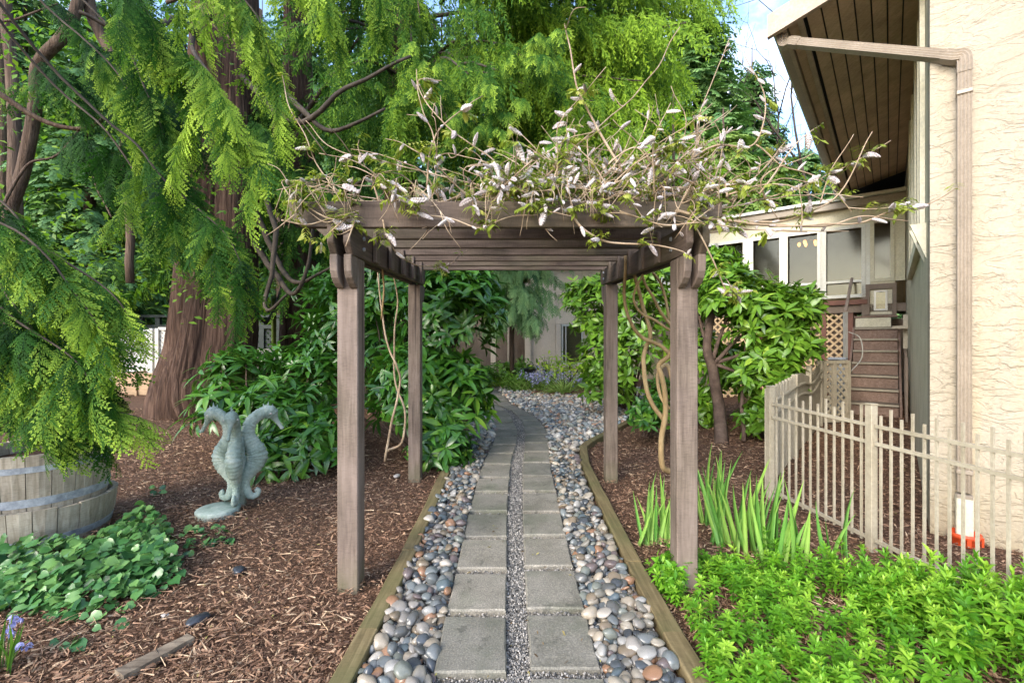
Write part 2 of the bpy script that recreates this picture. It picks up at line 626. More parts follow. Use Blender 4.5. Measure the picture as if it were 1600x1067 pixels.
def _bark(name, c0, c1, c2):
    t = T(name)
    v = t.coords((9, 9, 0.55))
    n1 = t.noise(v, 2.0, 7, 0.65, 0.8)
    n2 = t.noise(t.coords((26, 26, 1.4)), 2.0, 4, 0.6)
    f = t.math('ADD', t.math('MULTIPLY', n1, 0.65), t.math('MULTIPLY', n2, 0.35))
    c = t.ramp(f, [(0.32, c0), (0.5, c1), (0.68, c2)])
    c = t.mix(0.5, c, t.ramp(t.noise(t.coords(), 1.6, 4), [(0.3, 0.7), (0.7, 1.25)]), 'MULTIPLY')
    return t.done(t.bsdf(c, 0.88, 0.2, t.bump(f, 1.0, 0.05)))


M['bark'] = _bark('red_cedar_bark', (0.018, 0.011, 0.008), (0.075, 0.044, 0.032), (0.17, 0.108, 0.08))
M['bark2'] = _bark('brown_bark', (0.04, 0.026, 0.018), (0.10, 0.068, 0.05), (0.17, 0.125, 0.095))


def _stucco(name, base, pale, dirty, relief):
    t = T(name)
    tc = t.n('TexCoord').outputs['Object']
    rot = t.n('Mapping', {'Vector': tc, 'Rotation': (0, 0, math.atan2(0.639, 0.769)), 'Scale': (1.0, 1.0, 1.0)}).outputs[0]
    v = t.n('Mapping', {'Vector': rot, 'Scale': (3.0, 3.0, 6.4)}).outputs[0]
    n1 = t.noise(v, 1.0, 5, 0.62, 0.9)
    v3 = t.n('Mapping', {'Vector': rot, 'Scale': (4.6, 4.6, 10.5), 'Location': (3.1, 1.2, 7.7)}).outputs[0]
    n3 = t.noise(v3, 1.0, 4, 0.6, 1.1)
    p1 = t.ramp(n1, [(0.44, 0.0), (0.49, 1.0)])
    p3 = t.ramp(n3, [(0.49, 0.0), (0.545, 1.0)])
    fine = t.noise(tc, 55, 5, 0.65)
    h = t.math('ADD', t.math('ADD', t.math('MULTIPLY', p1, 0.55), t.math('MULTIPLY', p3, 0.45)), t.math('MULTIPLY', fine, 0.35))
    amp = t.ramp(t.noise(tc, 2.1, 3), [(0.36, 0.55), (0.62, 1.0)])
    h = t.math('MULTIPLY', h, amp)
    c = t.ramp(t.noise(tc, 1.3, 5, 0.6), [(0.3, base), (0.7, pale)])
    strk = t.ramp(t.noise(t.n('Mapping', {'Vector': rot, 'Scale': (7, 7, 0.35)}).outputs[0], 1.0, 5, 0.6), [(0.5, 0.0), (0.75, 0.35)])
    c = t.mix(strk, c, dirty)
    sep = t.n('SeparateXYZ', {0: tc}).outputs[2]
    low = t.math('MULTIPLY', t.ramp(t.math('ADD', sep, t.math('MULTIPLY', t.noise(tc, 3.0, 4), 0.5)), [(0.22, 1.0), (0.75, 0.0)]), 0.55)
    c = t.mix(low, c, dirty)
    c = t.mix(0.5, c, t.ramp(fine, [(0.35, 0.8), (0.6, 1.08)]), 'MULTIPLY')
    return t.done(t.bsdf(c, 0.9, 0.15, t.bump(h, relief, 0.013)))


M['stucco'] = _stucco('cream_stucco', (0.345, 0.30, 0.228), (0.415, 0.365, 0.288), (0.44, 0.34, 0.19), 0.85)
M['stucco_side'] = m_mottle('grey_green_roughcast', [(0.47, 0.43, 0.29), (0.56, 0.51, 0.36), (0.62, 0.57, 0.42)], 3, 0.95, 0.9, 70, dist=0.012)
M['wall_tan'] = m_mottle('tan_wall', [(0.60, 0.50, 0.38), (0.68, 0.575, 0.45), (0.73, 0.62, 0.50)], 2, 0.85, 0.3, 50)
M['wall_brown'] = m_mottle('brown_wall', [(0.20, 0.155, 0.12), (0.27, 0.21, 0.165)], 3, 0.85, 0.3, 50)

# foliage
M['cedar'] = m_leaf('cedar_spray', (0.008, 0.032, 0.009), (0.042, 0.120, 0.017), (0.26, 0.40, 0.035), 0.7, 0.38, 0.12)
M['cedar_bright'] = m_leaf('cedar_spray_new_growth', (0.006, 0.028, 0.008), (0.036, 0.115, 0.015), (0.38, 0.54, 0.065), 0.7, 0.38, 0.12)
M['cedar_blue'] = m_leaf('cypress_spray', (0.07, 0.16, 0.08), (0.17, 0.31, 0.14), (0.34, 0.48, 0.22), 0.7, 0.38, 0.12)
M['rhodo'] = m_leaf('rhododendron_leaf', (0.018, 0.070, 0.012), (0.060, 0.185, 0.020), (0.20, 0.36, 0.035), 0.28, 0.18, 0.55)
M['rhodo_part'] = m_leaf('rhododendron_leaf_single', (0.022, 0.080, 0.014), (0.070, 0.205, 0.024), (0.22, 0.39, 0.04), 0.28, 0.18, 0.55, 0.9)
M['rhodo_pale'] = m_leaf('laurel_leaf', (0.045, 0.12, 0.012), (0.125, 0.265, 0.022), (0.31, 0.46, 0.05), 0.34, 0.25, 0.5)
M['rhodo_pale_part'] = m_leaf('laurel_leaf_single', (0.05, 0.13, 0.014), (0.135, 0.28, 0.026), (0.33, 0.48, 0.055), 0.34, 0.25, 0.5, 0.9)
M['ivy'] = m_leaf('ivy_leaf', (0.022, 0.080, 0.024), (0.055, 0.165, 0.042), (0.16, 0.30, 0.085), 0.30, 0.15, 0.5, 0.9)
M['cover'] = m_leaf('ground_cover_leaf', (0.045, 0.16, 0.010), (0.13, 0.33, 0.018), (0.32, 0.52, 0.05), 0.42, 0.3)
M['iris'] = m_leaf('iris_blade', (0.055, 0.18, 0.03), (0.14, 0.34, 0.07), (0.31, 0.50, 0.11), 0.4, 0.25, 0.4, 0.9)
M['grassy'] = m_leaf('strap_leaf', (0.05, 0.13, 0.018), (0.15, 0.30, 0.05), (0.36, 0.50, 0.16), 0.45, 0.3)
M['lime'] = m_leaf('lime_leaf', (0.12, 0.24, 0.012), (0.28, 0.44, 0.025), (0.45, 0.58, 0.06), 0.45, 0.4)
M['maple'] = m_leaf('woodland_leaf', (0.05, 0.12, 0.014), (0.15, 0.30, 0.028), (0.36, 0.50, 0.055), 0.5, 0.4)
M['fir'] = m_leaf('far_conifer', (0.03, 0.085, 0.03), (0.085, 0.20, 0.065), (0.21, 0.35, 0.10), 0.6, 0.25)
M['fir_olive'] = m_leaf('far_olive_conifer', (0.06, 0.12, 0.022), (0.15, 0.26, 0.05), (0.29, 0.41, 0.09), 0.6, 0.3)
M['wleaf'] = m_leaf('wisteria_leaf', (0.11, 0.15, 0.016), (0.25, 0.31, 0.04), (0.44, 0.44, 0.10), 0.45, 0.4)
M['bloom'] = m_leaf('wisteria_bud', (0.23, 0.18, 0.18), (0.43, 0.38, 0.385), (0.66, 0.61, 0.605), 0.7, 0.15, 0.2, 0.4)
M['bell'] = m_leaf('bluebell_petal', (0.22, 0.22, 0.55), (0.36, 0.36, 0.72), (0.55, 0.55, 0.85), 0.6, 0.3, 0.2)
M['litter'] = m_leaf('dry_leaf', (0.07, 0.045, 0.025), (0.20, 0.13, 0.06), (0.36, 0.34, 0.10), 0.7, 0.1, 0.2)
M['darkstrap'] = m_leaf('dark_strap_leaf', (0.012, 0.018, 0.014), (0.025, 0.035, 0.025), (0.05, 0.06, 0.04), 0.4, 0.1)


def _stone(name, perobj, k=1.0, add=0.0):
    t = T(name)
    oi = t.n('ObjectInfo').outputs['Random'] if perobj else t.n('Attribute', attribute_name='tint').outputs['Fac']
    pal = [(0.060, 0.066, 0.072), (0.13, 0.14, 0.14), (0.33, 0.29, 0.23), (0.09, 0.115, 0.125), (0.20, 0.185, 0.155),
           (0.40, 0.36, 0.31), (0.10, 0.10, 0.095), (0.26, 0.145, 0.085), (0.165, 0.175, 0.15), (0.24, 0.22, 0.195),
           (0.075, 0.085, 0.095), (0.30, 0.255, 0.195), (0.135, 0.105, 0.10), (0.15, 0.165, 0.165), (0.19, 0.15, 0.105), (0.29, 0.28, 0.26)]
    c = t.ramp(oi, [(i / len(pal), tuple(q * k + add for q in p)) for i, p in enumerate(pal)], 'CONSTANT')
    v = t.coords((1, 1, 1), perobj)
    n1 = t.noise(v, 22, 6, 0.65, 0.6)
    c = t.mix(0.7, c, t.ramp(n1, [(0.3, 0.45), (0.7, 1.25)]), 'MULTIPLY')
    return t.done(t.bsdf(c, 0.22, 0.5, t.bump(t.noise(v, 120, 3), 0.12, 0.002)))


M['stone_one'] = _stone('river_stone', True)
M['stone_many'] = _stone('river_stones', False)
M['stone_plaza'] = _stone('brightened_river_stones', False, 1.45, .05)  # same palette lightened, standing in for light missing on the far plaza


def _chip(name):
    t = T(name)
    a = t.n('Attribute', attribute_name='tint').outputs['Fac']
    c = t.ramp(a, [(0.0, (0.065, 0.035, 0.022)), (0.35, (0.19, 0.102, 0.060)), (0.6, (0.32, 0.185, 0.112)), (0.82, (0.41, 0.268, 0.165)), (1.0, (0.57, 0.43, 0.28))])
    n1 = t.noise(t.n('TexCoord').outputs['Object'], 45, 4)
    c = t.mix(0.6, c, t.ramp(n1, [(0.3, 0.6), (0.7, 1.4)]), 'MULTIPLY')
    return t.done(t.bsdf(c, 0.62, 0.35))


M['chip'] = _chip('bark_chips')


def _ground(name):
    t = T(name)
    v = t.n('TexCoord').outputs['Object']
    n1 = t.noise(v, 38, 8, 0.7, 1.2)
    vo = t.n('TexVoronoi', {'Vector': t.n('Mapping', {'Vector': v, 'Scale': (34, 60, 40)}).outputs[0], 'Scale': 1.0}).outputs
    c = t.ramp(n1, [(0.3, (0.045, 0.025, 0.016)), (0.48, (0.11, 0.060, 0.037)), (0.62, (0.18, 0.10, 0.062)), (0.78, (0.28, 0.175, 0.11))])
    c = t.mix(0.55, c, t.ramp(vo['Color'], [(0.1, 0.5), (0.9, 1.6)]), 'MULTIPLY')
    c = t.mix(t.ramp(t.noise(v, 0.7, 4), [(0.42, 0.0), (0.75, 0.5)]), c, (0.13, 0.082, 0.055))
    h = t.math('ADD', n1, t.math('MULTIPLY', vo['Distance'], 0.7))
    return t.done(t.bsdf(c, 0.85, 0.2, t.bump(h, 0.9, 0.02)))


M['ground'] = _ground('bark_mulch_ground')


def _gravel(name):
    t = T(name)
    v = t.n('TexCoord').outputs['Object']
    vo = t.n('TexVoronoi', {'Vector': v, 'Scale': 95.0}).outputs
    c = t.ramp(vo['Color'], [(0.1, (0.06, 0.058, 0.053)), (0.5, (0.16, 0.148, 0.13)), (0.9, (0.28, 0.265, 0.235))])
    return t.done(t.bsdf(c, 0.7, 0.3, t.bump(vo['Distance'], -0.8, 0.01)))


M['gravel'] = _gravel('fine_gravel')


def _grit(name):
    t = T(name)
    a = t.n('Attribute', attribute_name='tint').outputs['Fac']
    c = t.ramp(a, [(0.0, (0.07, 0.07, 0.07)), (0.4, (0.19, 0.18, 0.165)), (0.75, (0.32, 0.295, 0.26)), (1.0, (0.52, 0.48, 0.43))])
    return t.done(t.bsdf(c, 0.55, 0.35))


M['grit'] = _grit('gravel_grains')


def _paver(name):
    t = T(name)
    v = t.coords()
    n1 = t.noise(v, 5, 6, 0.65)
    n2 = t.noise(v, 130, 3, 0.7)
    n3 = t.noise(v, 60, 4, 0.6)
    c = t.ramp(n1, [(0.3, (0.165, 0.148, 0.115)), (0.5, (0.235, 0.211, 0.170)), (0.72, (0.31, 0.28, 0.23))])
    c = t.mix(0.75, c, t.ramp(n2, [(0.34, 0.5), (0.52, 1.0), (0.66, 1.7)]), 'MULTIPLY')
    c = t.mix(t.ramp(t.noise(v, 3.1, 5, 0.6), [(0.5, 0.0), (0.72, 0.55)]), c, (0.085, 0.105, 0.055))
    c = t.mix(t.math('MULTIPLY', t.n('ObjectInfo').outputs['Random'], 0.4), c, (0.10, 0.105, 0.09))
    st_ = t.ramp(t.noise(v, 9, 5, 0.7, 1.0), [(0.58, 0.0), (0.66, 0.6)])
    c = t.mix(st_, c, (0.07, 0.068, 0.055))
    h = t.math('ADD', n2, n3)
    return t.done(t.bsdf(c, 0.6, 0.35, t.bump(h, 0.55, 0.004)))


M['paver'] = _paver('exposed_aggregate_paver')
M['verdigris'] = m_mottle('verdigris_cast', [(0.17, 0.225, 0.185), (0.29, 0.365, 0.32), (0.43, 0.49, 0.44)], 9, 0.7, 0.5, 70)


def _glass(name):
    t = T(name)
    lw = t.n('LayerWeight', {'Blend': 0.35}).outputs['Fresnel']
    f = t.math('ADD', t.math('MULTIPLY', lw, 0.45), 0.05, True)
    tr = t.n('BsdfTransparent', {'Color': (0.66, 0.65, 0.58, 1)}).outputs[0]
    gl = t.n('BsdfGlossy', {'Color': (0.45, 0.46, 0.43, 1), 'Roughness': 0.10}).outputs[0]
    return t.done(t.n('MixShader', {0: f, 1: tr, 2: gl}).outputs[0])


M['glass'] = _glass('window_glass')
M['room'] = m_mottle('room_wall', [(0.34, 0.30, 0.22), (0.48, 0.42, 0.32)], 2, 0.9, 0.0, 20)


def _lamp(name):
    t = T(name)
    return t.done(t.n('Emission', {'Color': (1.0, 0.42, 0.12, 1), 'Strength': 2.2}).outputs[0])


M['lamp'] = _lamp('warm_lamp_glow')

# ================================================================== GROUND AND PATH
def build_ground():
    xs = np.unique(np.concatenate([np.linspace(-7, 9, 130), np.linspace(-30, 30, 41), np.linspace(-220, 220, 23)]))
    ys = np.unique(np.concatenate([np.linspace(0.2, 14, 120), np.linspace(-20, 50, 36), np.linspace(-60, 400, 24)]))
    X, Y = np.meshgrid(xs, ys)
    Z = gz(X, Y)
    Z = Z + 0.012 * np.sin(X * 5.1 + 1.3 * np.sin(Y * 3.7)) * np.sin(Y * 4.3 + np.sin(X * 2.2)) - 0.012
    V = np.stack([X.ravel(), Y.ravel(), Z.ravel()], 1)
    nx, ny = len(xs), len(ys)
    i = (np.arange(ny - 1)[:, None] * nx + np.arange(nx - 1)[None]).ravel()
    me = np_mesh('ground', V, np.stack([i, i + 1, i + nx + 1, i + nx], 1))
    return tag(link_mesh('ground', me, None, M['ground']), kind='structure')


build_ground()

# scan lines (photo rows) of the inner edges of the path bed
BED = [(1200, 488, 1135), (1067, 556, 1062), (900, 631, 983), (800, 675, 934), (741, 702, 912), (725, 708, 906), (703, 716, 905), (690, 722, 925),
       (655, 738, 990), (640, 744, 1010), (620, 748, 1010), (607, 745, 1005)]
BY = [b[0] for b in BED][::-1]
BL = [b[1] for b in BED][::-1]
BRT = [b[2] for b in BED][::-1]
LY = [632, 640, 649, 658.5, 669, 680, 693.5, 707, 724, 744.5, 767, 797, 836, 886, 952, 1050]
LXL = [742, 756, 765, 771.6, 773, 774.5, 770, 763, 755, 748, 742, 733, 725, 714, 698, 678]
LXR = [777, 788.5, 797.5, 801.5, 807.6, 807.6, 806, 802, 798, 796, 794, 792.5, 792, 792, 790, 791]
RY = [632, 639.5, 647.5, 656, 666, 677, 690.5, 704, 721, 742.5, 766, 797, 834, 882, 948, 1041]
RXL = [780, 797.5, 807.6, 815.5, 819, 820.7, 820.7, 819.5, 817.7, 816.6, 817, 817, 818, 820, 823, 829]
RXR = [798, 814, 831, 841, 849.7, 855, 856.5, 858, 859.4, 863, 869, 875, 884, 895, 913, 938]
FAR_L = [(614, 732, 757), (619.5, 728, 762), (625.5, 733, 769)]
FAR_R = [(613.5, 760, 780), (619, 765, 786), (625, 773, 792)]
LY2, LXL2, LXR2 = [a[0] for a in FAR_L] + LY, [a[1] for a in FAR_L] + LXL, [a[2] for a in FAR_L] + LXR
RY2, RXL2, RXR2 = [a[0] for a in FAR_R] + RY, [a[1] for a in FAR_R] + RXL, [a[2] for a in FAR_R] + RXR
# one more row in front of the frame
LY2.append(1215); LXL2.append(640); LXR2.append(790)
RY2.append(1200); RXL2.append(838); RXR2.append(985)

bed_mb = MB()
rows = []
for y in list(np.arange(1200, 700, -20)) + list(np.arange(700, 606, -4)):
    xl, xr = np.interp(y, BY, BL), np.interp(y, BY, BRT)
    rows.append([G(xl + (xr - xl) * k / 10, y, 0.006) for k in range(11)])
for a, b in zip(rows[:-1], rows[1:]):
    for k in range(10):
        bed_mb.add([a[k], a[k + 1], b[k + 1], b[k]], [(0, 1, 2, 3)])
bed = bed_mb.build('gravel_bed', M['gravel'], None, True)
tag(bed, kind='structure')

# pavers: each a part of the path
path = bpy.data.objects.new('paved_path', None)
COL.objects.link(path)
ORG[path.name] = Vector((0, 0, 0))
tag(path, kind='structure')
PAV_H = 0.042


def paver(c):
    """c: front-left, front-right, back-right, back-left ground points"""
    cen = sum(c, Vector()) / 4
    dz = R.uniform(-0.004, 0.004)
    mb = MB()
    bot = [p + Vector((0, 0, -0.02)) for p in c]
    top = [p + Vector((0, 0, PAV_H + dz + R.uniform(-.003, .003))) for p in c]
    # finer outline so that the edges are not ruler straight
    n = 7

    def ring(q, amp):
        out = []
        for i in range(4):
            a, b = q[i], q[(i + 1) % 4]
            for k in range(n):
                p = a.lerp(b, k / n)
                d = (p - cen); d.z = 0
                out.append(p + d.normalized() * R.uniform(-amp, amp) * (0.4 if k == 0 else 1))
        return out
    r0, r1 = ring(bot, 0.002), ring([p - Vector((0, 0, 0.008)) for p in top], 0.0028)
    r2 = [p + (cen - p).normalized() * 0.008 + Vector((0, 0, 0.0075)) for p in r1]
    r2 = [Vector((p.x, p.y, q.z + 0.0075)) for p, q in zip(r2, r1)]
    m = len(r0)
    V = r0 + r1 + r2
    Fc = []
    for l in range(2):
        for i in range(m):
            Fc.append((l * m + i, l * m + (i + 1) % m, (l + 1) * m + (i + 1) % m, (l + 1) * m + i))
    Fc.append(tuple(2 * m + i for i in range(m)))
    mb.add(V, Fc)
    return mb.build('paver', M['paver'], path)


for (YY, XL, XR) in ((LY2, LXL2, LXR2), (RY2, RXL2, RXR2)):
    for i in range(1, len(YY)):
        f, b = YY[i], YY[i - 1]
        fl, fr = G(XL[i], f, PAV_H), G(XR[i], f, PAV_H)
        bl, br = G(XL[i - 1], b, PAV_H), G(XR[i - 1], b, PAV_H)
        bl = fl + (bl - fl) * (1 - 0.062 / max(.1, (bl - fl).length))
        br = fr + (br - fr) * (1 - 0.062 / max(.1, (br - fr).length))
        paver([Vector((p.x, p.y, p.z - PAV_H)) for p in (fl, fr, br, bl)])
# wide cross row at the far end
for i in range(5):
    x0 = 742 + i * 27
    paver([Vector((p.x, p.y, p.z)) for p in (G(x0, 609.5), G(x0 + 25, 609.2), G(x0 + 24, 605.6), G(x0 - 1, 605.8))])


# ---- stones
def stone_zone(x, y, z):
    px, py = proj(x, y, z)
    inb = (px > np.interp(py, BY, BL) + 4) & (px < np.interp(py, BY, BRT) - 4) & (py > 607) & (py < 1190)
    left = px < np.interp(py, LY2, LXL2) - 1
    right = px > np.interp(py, RY2, RXR2) + 1
    mid = ~(left | right)
    return inb & (left | right), inb & mid


def ico(sub, seed):
    bm = bmesh.new()
    bmesh.ops.create_icosphere(bm, subdivisions=sub, radius=1.0)
    r = random.Random(seed)
    ofs = Vector((r.uniform(-9, 9), r.uniform(-9, 9), r.uniform(-9, 9)))
    V = []
    for v in bm.verts:
        p = v.co * (1 + 0.30 * mnoise.noise(v.co * 0.9 + ofs) + 0.09 * mnoise.noise(v.co * 2.1 + ofs))
        V.append(p)
    Fq = [[v.index for v in f.verts] for f in bm.faces]
    bm.free()
    return np.array(V), np.array(Fq), np.zeros(len(V))


def dart(n, x0, x1, y0, y1, rfun, zone):
    """random packing: n tries, radius by rfun(n); keeps discs that barely overlap"""
    xs = NR.uniform(x0, x1, n); ys = NR.uniform(y0, y1, n)
    ok = zone(xs, ys, gz(xs, ys))
    xs, ys = xs[ok], ys[ok]
    rr = rfun(len(xs))
    o = np.argsort(-rr * NR.uniform(0.6, 1.4, len(xs)))
    xs, ys, rr = xs[o], ys[o], rr[o]
    cell = 0.12
    grid, keep = {}, []
    for i in range(len(xs)):
        cx, cy = int(xs[i] / cell), int(ys[i] / cell)
        bad = False
        for a in (-1, 0, 1):
            for b in (-1, 0, 1):
                for j in grid.get((cx + a, cy + b), ()):
                    if (xs[i] - xs[j]) ** 2 + (ys[i] - ys[j]) ** 2 < (0.74 * (rr[i] + rr[j])) ** 2:
                        bad = True; break
                if bad: break
            if bad: break
        if not bad:
            grid.setdefault((cx, cy), []).append(i)
            keep.append(i)
    return xs[keep], ys[keep], rr[keep]


def build_stones():
    zone = lambda x, y, z: stone_zone(x, y, z)[0]
    rf = lambda n: np.clip(NR.lognormal(math.log(0.0185), 0.33, n), 0.009, 0.036)
    rf2 = lambda n: np.clip(NR.lognormal(math.log(0.029), 0.24, n), 0.018, 0.05)
    zn = lambda x, y, z: zone(x, y, z) & (y < 5.2)
    zf = lambda x, y, z: zone(x, y, z) & (y >= 5.2)
    A = [dart(60000, -1.2, 1.3, 1.75, 5.3, rf, zn), dart(60000, -1.2, 1.3, 1.75, 5.3, rf, zn), dart(36000, -2.5, 4.2, 5.2, 13.2, rf2, zf), dart(36000, -2.5, 4.2, 5.2, 13.2, rf2, zf)]
    X, Y, RR, Z = [], [], [], []
    for l, (x, y, r) in enumerate(A):
        up = l in (1, 3)
        if up:
            k = NR.random(len(x)) < 0.62
            x, y, r = x[k], y[k], r[k]
        X.append(x); Y.append(y); RR.append(r)
        Z.append(gz(x, y) + r * (0.42 if not up else 0.95) + (0.010 if not up else 0.016))
    X, Y, RR, Z = map(np.concatenate, (X, Y, RR, Z))
    n = len(X)
    big = [ico(3, s) for s in range(8)]
    small = [ico(2, s + 20) for s in range(8)]
    px, py = proj(X, Y, Z)
    vis = (px > 0) & (px < 1600) & (py < 1075)
    size = np.where(vis, RR / Y, 0)
    order = np.argsort(-size)
    flat = NR.uniform(0.38, 0.80, n)
    asp = NR.uniform(0.58, 1.0, n)
    yaw = NR.uniform(0, 6.3, n)
    scl = np.stack([RR * 1.18, RR * 1.18 * asp, RR * flat * 1.15], 1)
    tilt = NR.normal(0, 0.28, (n, 2))
    meshes = []
    for V, Fq, _ in big:
        me = np_mesh('stone', V, Fq)
        me.materials.append(M['stone_one'])
        meshes.append(me)
    for i in order[:300]:
        o = bpy.data.objects.new('stone', R.choice(meshes))
        COL.objects.link(o)
        o.parent = bed
        o.location = (X[i], Y[i], Z[i])
        o.rotation_euler = (tilt[i, 0], tilt[i, 1], yaw[i])
        o.scale = scl[i]
    k = order[300:]
    c, s = np.cos(yaw[k]), np.sin(yaw[k])
    z0 = np.zeros_like(c)
    rot = np.stack([np.stack([c, -s, tilt[k, 0]], 1), np.stack([s, c, tilt[k, 1]], 1), np.stack([z0 - tilt[k, 0], z0 - tilt[k, 1], z0 + 1], 1)], 1)
    P3 = np.stack([X[k], Y[k], Z[k]], 1)
    tn = NR.random(len(k))
    brightened = smooth(4.6, 7.0, Y[k]) > NR.random(len(k))  # share of stones given the lightened copy grows with distance
    for nm, mk, mt in (('stones', ~brightened, 'stone_many'), ('brightened_stones', brightened, 'stone_plaza')):
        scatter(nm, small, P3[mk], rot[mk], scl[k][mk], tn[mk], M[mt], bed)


build_stones()


def build_grit():
    n = 110000
    y = 1.75 + 7.0 * NR.random(n) ** 1.7
    x = NR.uniform(-0.75, 0.75, n)
    z = gz(x, y)
    px, py = proj(x, y, z)
    mid = stone_zone(x, y, z)[1]
    onl = (px > np.interp(py, LY2, LXL2) - 6) & (px < np.interp(py, LY2, LXR2))
    onr = (px > np.interp(py, RY2, RXL2)) & (px < np.interp(py, RY2, RXR2) + 6)
    mid |= stone_zone(x, y, z)[0] & (NR.random(n) < 0.15)
    k = mid & ~((onl | onr) & (NR.random(n) > 0.4))
    x, y, z = x[k], y[k], z[k]
    n = len(x)
    V = np.array([(1, 0, 0), (-1, 0, 0), (0, 1, 0), (0, -1, 0), (0, 0, .8), (0, 0, -.8)], float)
    Fq = np.array([(0, 2, 4), (2, 1, 4), (1, 3, 4), (3, 0, 4), (2, 0, 5), (1, 2, 5), (3, 1, 5), (0, 3, 5)])
    rot = frames(rnd_dirs(n), rnd_dirs(n))
    r = NR.uniform(0.0035, 0.0080, n) * np.clip(0.7 + y * 0.12, 1, 1.3)
    scatter('gravel_grains', [(V, Fq, np.zeros(6))], np.stack([x, y, z + 0.010 + NR.random(n) * 0.014], 1), rot,
            np.stack([r, r * .8, r * .7], 1), NR.random(n), M['grit'], bed, smooth=False)


build_grit()


# ---- bark chips
def build_chips():
    n = 190000
    y = 1.6 + 7.0 * NR.random(n) ** 1.5
    x = NR.uniform(-1, 1, n) * (1.25 * y + 0.4)
    z = gz(x, y)
    px, py = proj(x, y, z)
    inbed = (px > np.interp(py, BY, BL) - 30 * 2 / y) & (px < np.interp(py, BY, BRT) + 30 * 2 / y) & (py > 606)
    wallq = (x - HC[0]) * NN[0] + (y - HC[1]) * NN[1]
    walls = (x - HC[0]) * D1[0] + (y - HC[1]) * D1[1]
    k = ~inbed & ((wallq > 0.02) | (walls < -0.02))
    x, y, z = x[k], y[k], z[k]
    n = len(x)
    # thin bent strip of three quads
    def strip(c, tw):
        V, Fq = [], []
        for i in range(3):
            t = i / 2 - .5
            V += [(-.5 * (1 - abs(t) * .7), t, c * (0.25 - t * t) - tw * t), (.5 * (1 - abs(t) * .7), t, c * (0.25 - t * t) + tw * t)]
        for i in range(2): Fq.append((2 * i, 2 * i + 1, 2 * i + 3, 2 * i + 2))
        return np.array(V), np.array(Fq), np.zeros(6)
    yaw = NR.uniform(0, 6.3, n)
    d = np.stack([np.cos(yaw), np.sin(yaw), NR.normal(0, .22, n)], 1)
    up = np.stack([NR.normal(0, .35, n), NR.normal(0, .35, n), np.ones(n)], 1)
    rot = frames(d, up)
    L = NR.lognormal(math.log(0.018), 0.5, n) * np.clip(.75 + y * .09, 1, 1.6)
    Wd = np.clip(L * NR.uniform(.10, .34, n), .002, .009)
    tint = np.clip(NR.beta(1.6, 1.9, n), 0, 1)
    scatter('bark_chips', [strip(.25, .2), strip(.5, -.3), strip(0.1, .1)], np.stack([x, y, z + .003 + NR.random(n) * .018], 1), rot,
            np.stack([Wd, np.clip(L, .01, .10), L * .5], 1), tint, M['chip'], None)
    # longer fibres
    n = 5500
    y = 1.7 + 4.2 * NR.random(n) ** 1.4
    x = NR.uniform(-1, 1, n) * (1.25 * y + .3)
    z = gz(x, y)
    px, py = proj(x, y, z)
    k = ~((px > np.interp(py, BY, BL) - 60) & (px < np.interp(py, BY, BRT) + 60)) & (((x - HC[0]) * NN[0] + (y - HC[1]) * NN[1]) > .05)
    x, y, z = x[k], y[k], z[k]
    n = len(x)
    yaw = NR.uniform(0, 6.3, n)
    rot = frames(np.stack([np.cos(yaw), np.sin(yaw), NR.normal(0, .12, n)], 1), np.stack([NR.normal(0, .2, n), NR.normal(0, .2, n), np.ones(n)], 1))
    L = NR.uniform(.05, .16, n)
    scatter('bark_fibres', [strip(.3, .1), strip(.5, -.1)], np.stack([x, y, z + .008 + NR.random(n) * .016], 1), rot,
            np.stack([NR.uniform(.0015, .004, n), L, L * .5], 1), NR.uniform(.35, 1, n), M['chip'], None)


build_chips()


# ---- edging timbers (things of several planks)
def edging(label, pts, w=0.095, h=0.10):
    t = thing('timber_edging', label, 'edging', G(*pts[0]), 'timber edging along the path')
    for a, b in zip(pts[:-1], pts[1:]):
        A, B = G(*a, h=0), G(*b, h=0)
        mb = MB()
        L = (B - A).length
        n = max(2, int(L / 0.25))
        P_ = [A.lerp(B, i / n) for i in range(n + 1)]
        d = (B - A).normalized()
        s = Vector((d.y, -d.x, 0)).normalized()
        ringv, Fc = [], []
        for i, p in enumerate(P_):
            jx, jz = R.uniform(-.004, .004), R.uniform(-.004, .004)
            e = 0.006
            for u, v in ((-w / 2, -.05), (-w / 2, h * .55 - e), (-w / 2 + e, h * .55), (w / 2 - e, h * .55), (w / 2, h * .55 - e), (w / 2, -.05)):
                q = p + s * (u + jx)
                ringv.append(Vector((q.x, q.y, p.z + v + jz)))
        for i in range(n):
            for k in range(6):
                Fc.append((i * 6 + k, i * 6 + (k + 1) % 6, (i + 1) * 6 + (k + 1) % 6, (i + 1) * 6 + k))
        Fc += [tuple(range(5, -1, -1)), tuple(n * 6 + k for k in range(6))]
        mb.add(ringv, Fc)
        mb.build('plank', M['timber'], t)
    return t


edging('weathered timber edging with mossy top along the left side of the stones', [(480, 1180), (576, 1000), (640, 872), (696, 744)])
edging('mossy timber edging that bends round the right side of the stones', [(1148, 1180), (1052, 1004), (990, 890), (914, 730), (911, 703), (926, 692), (992, 657)])

# ================================================================== HOUSE
house = thing('stucco_house', 'cream stucco house wall with brown soffit and overhanging eave', 'house', HP(0, 0, 0))
EQ, EZ, PITCH = 0.95, 4.20, 0.27
S_END = 6.3
mb = MB()
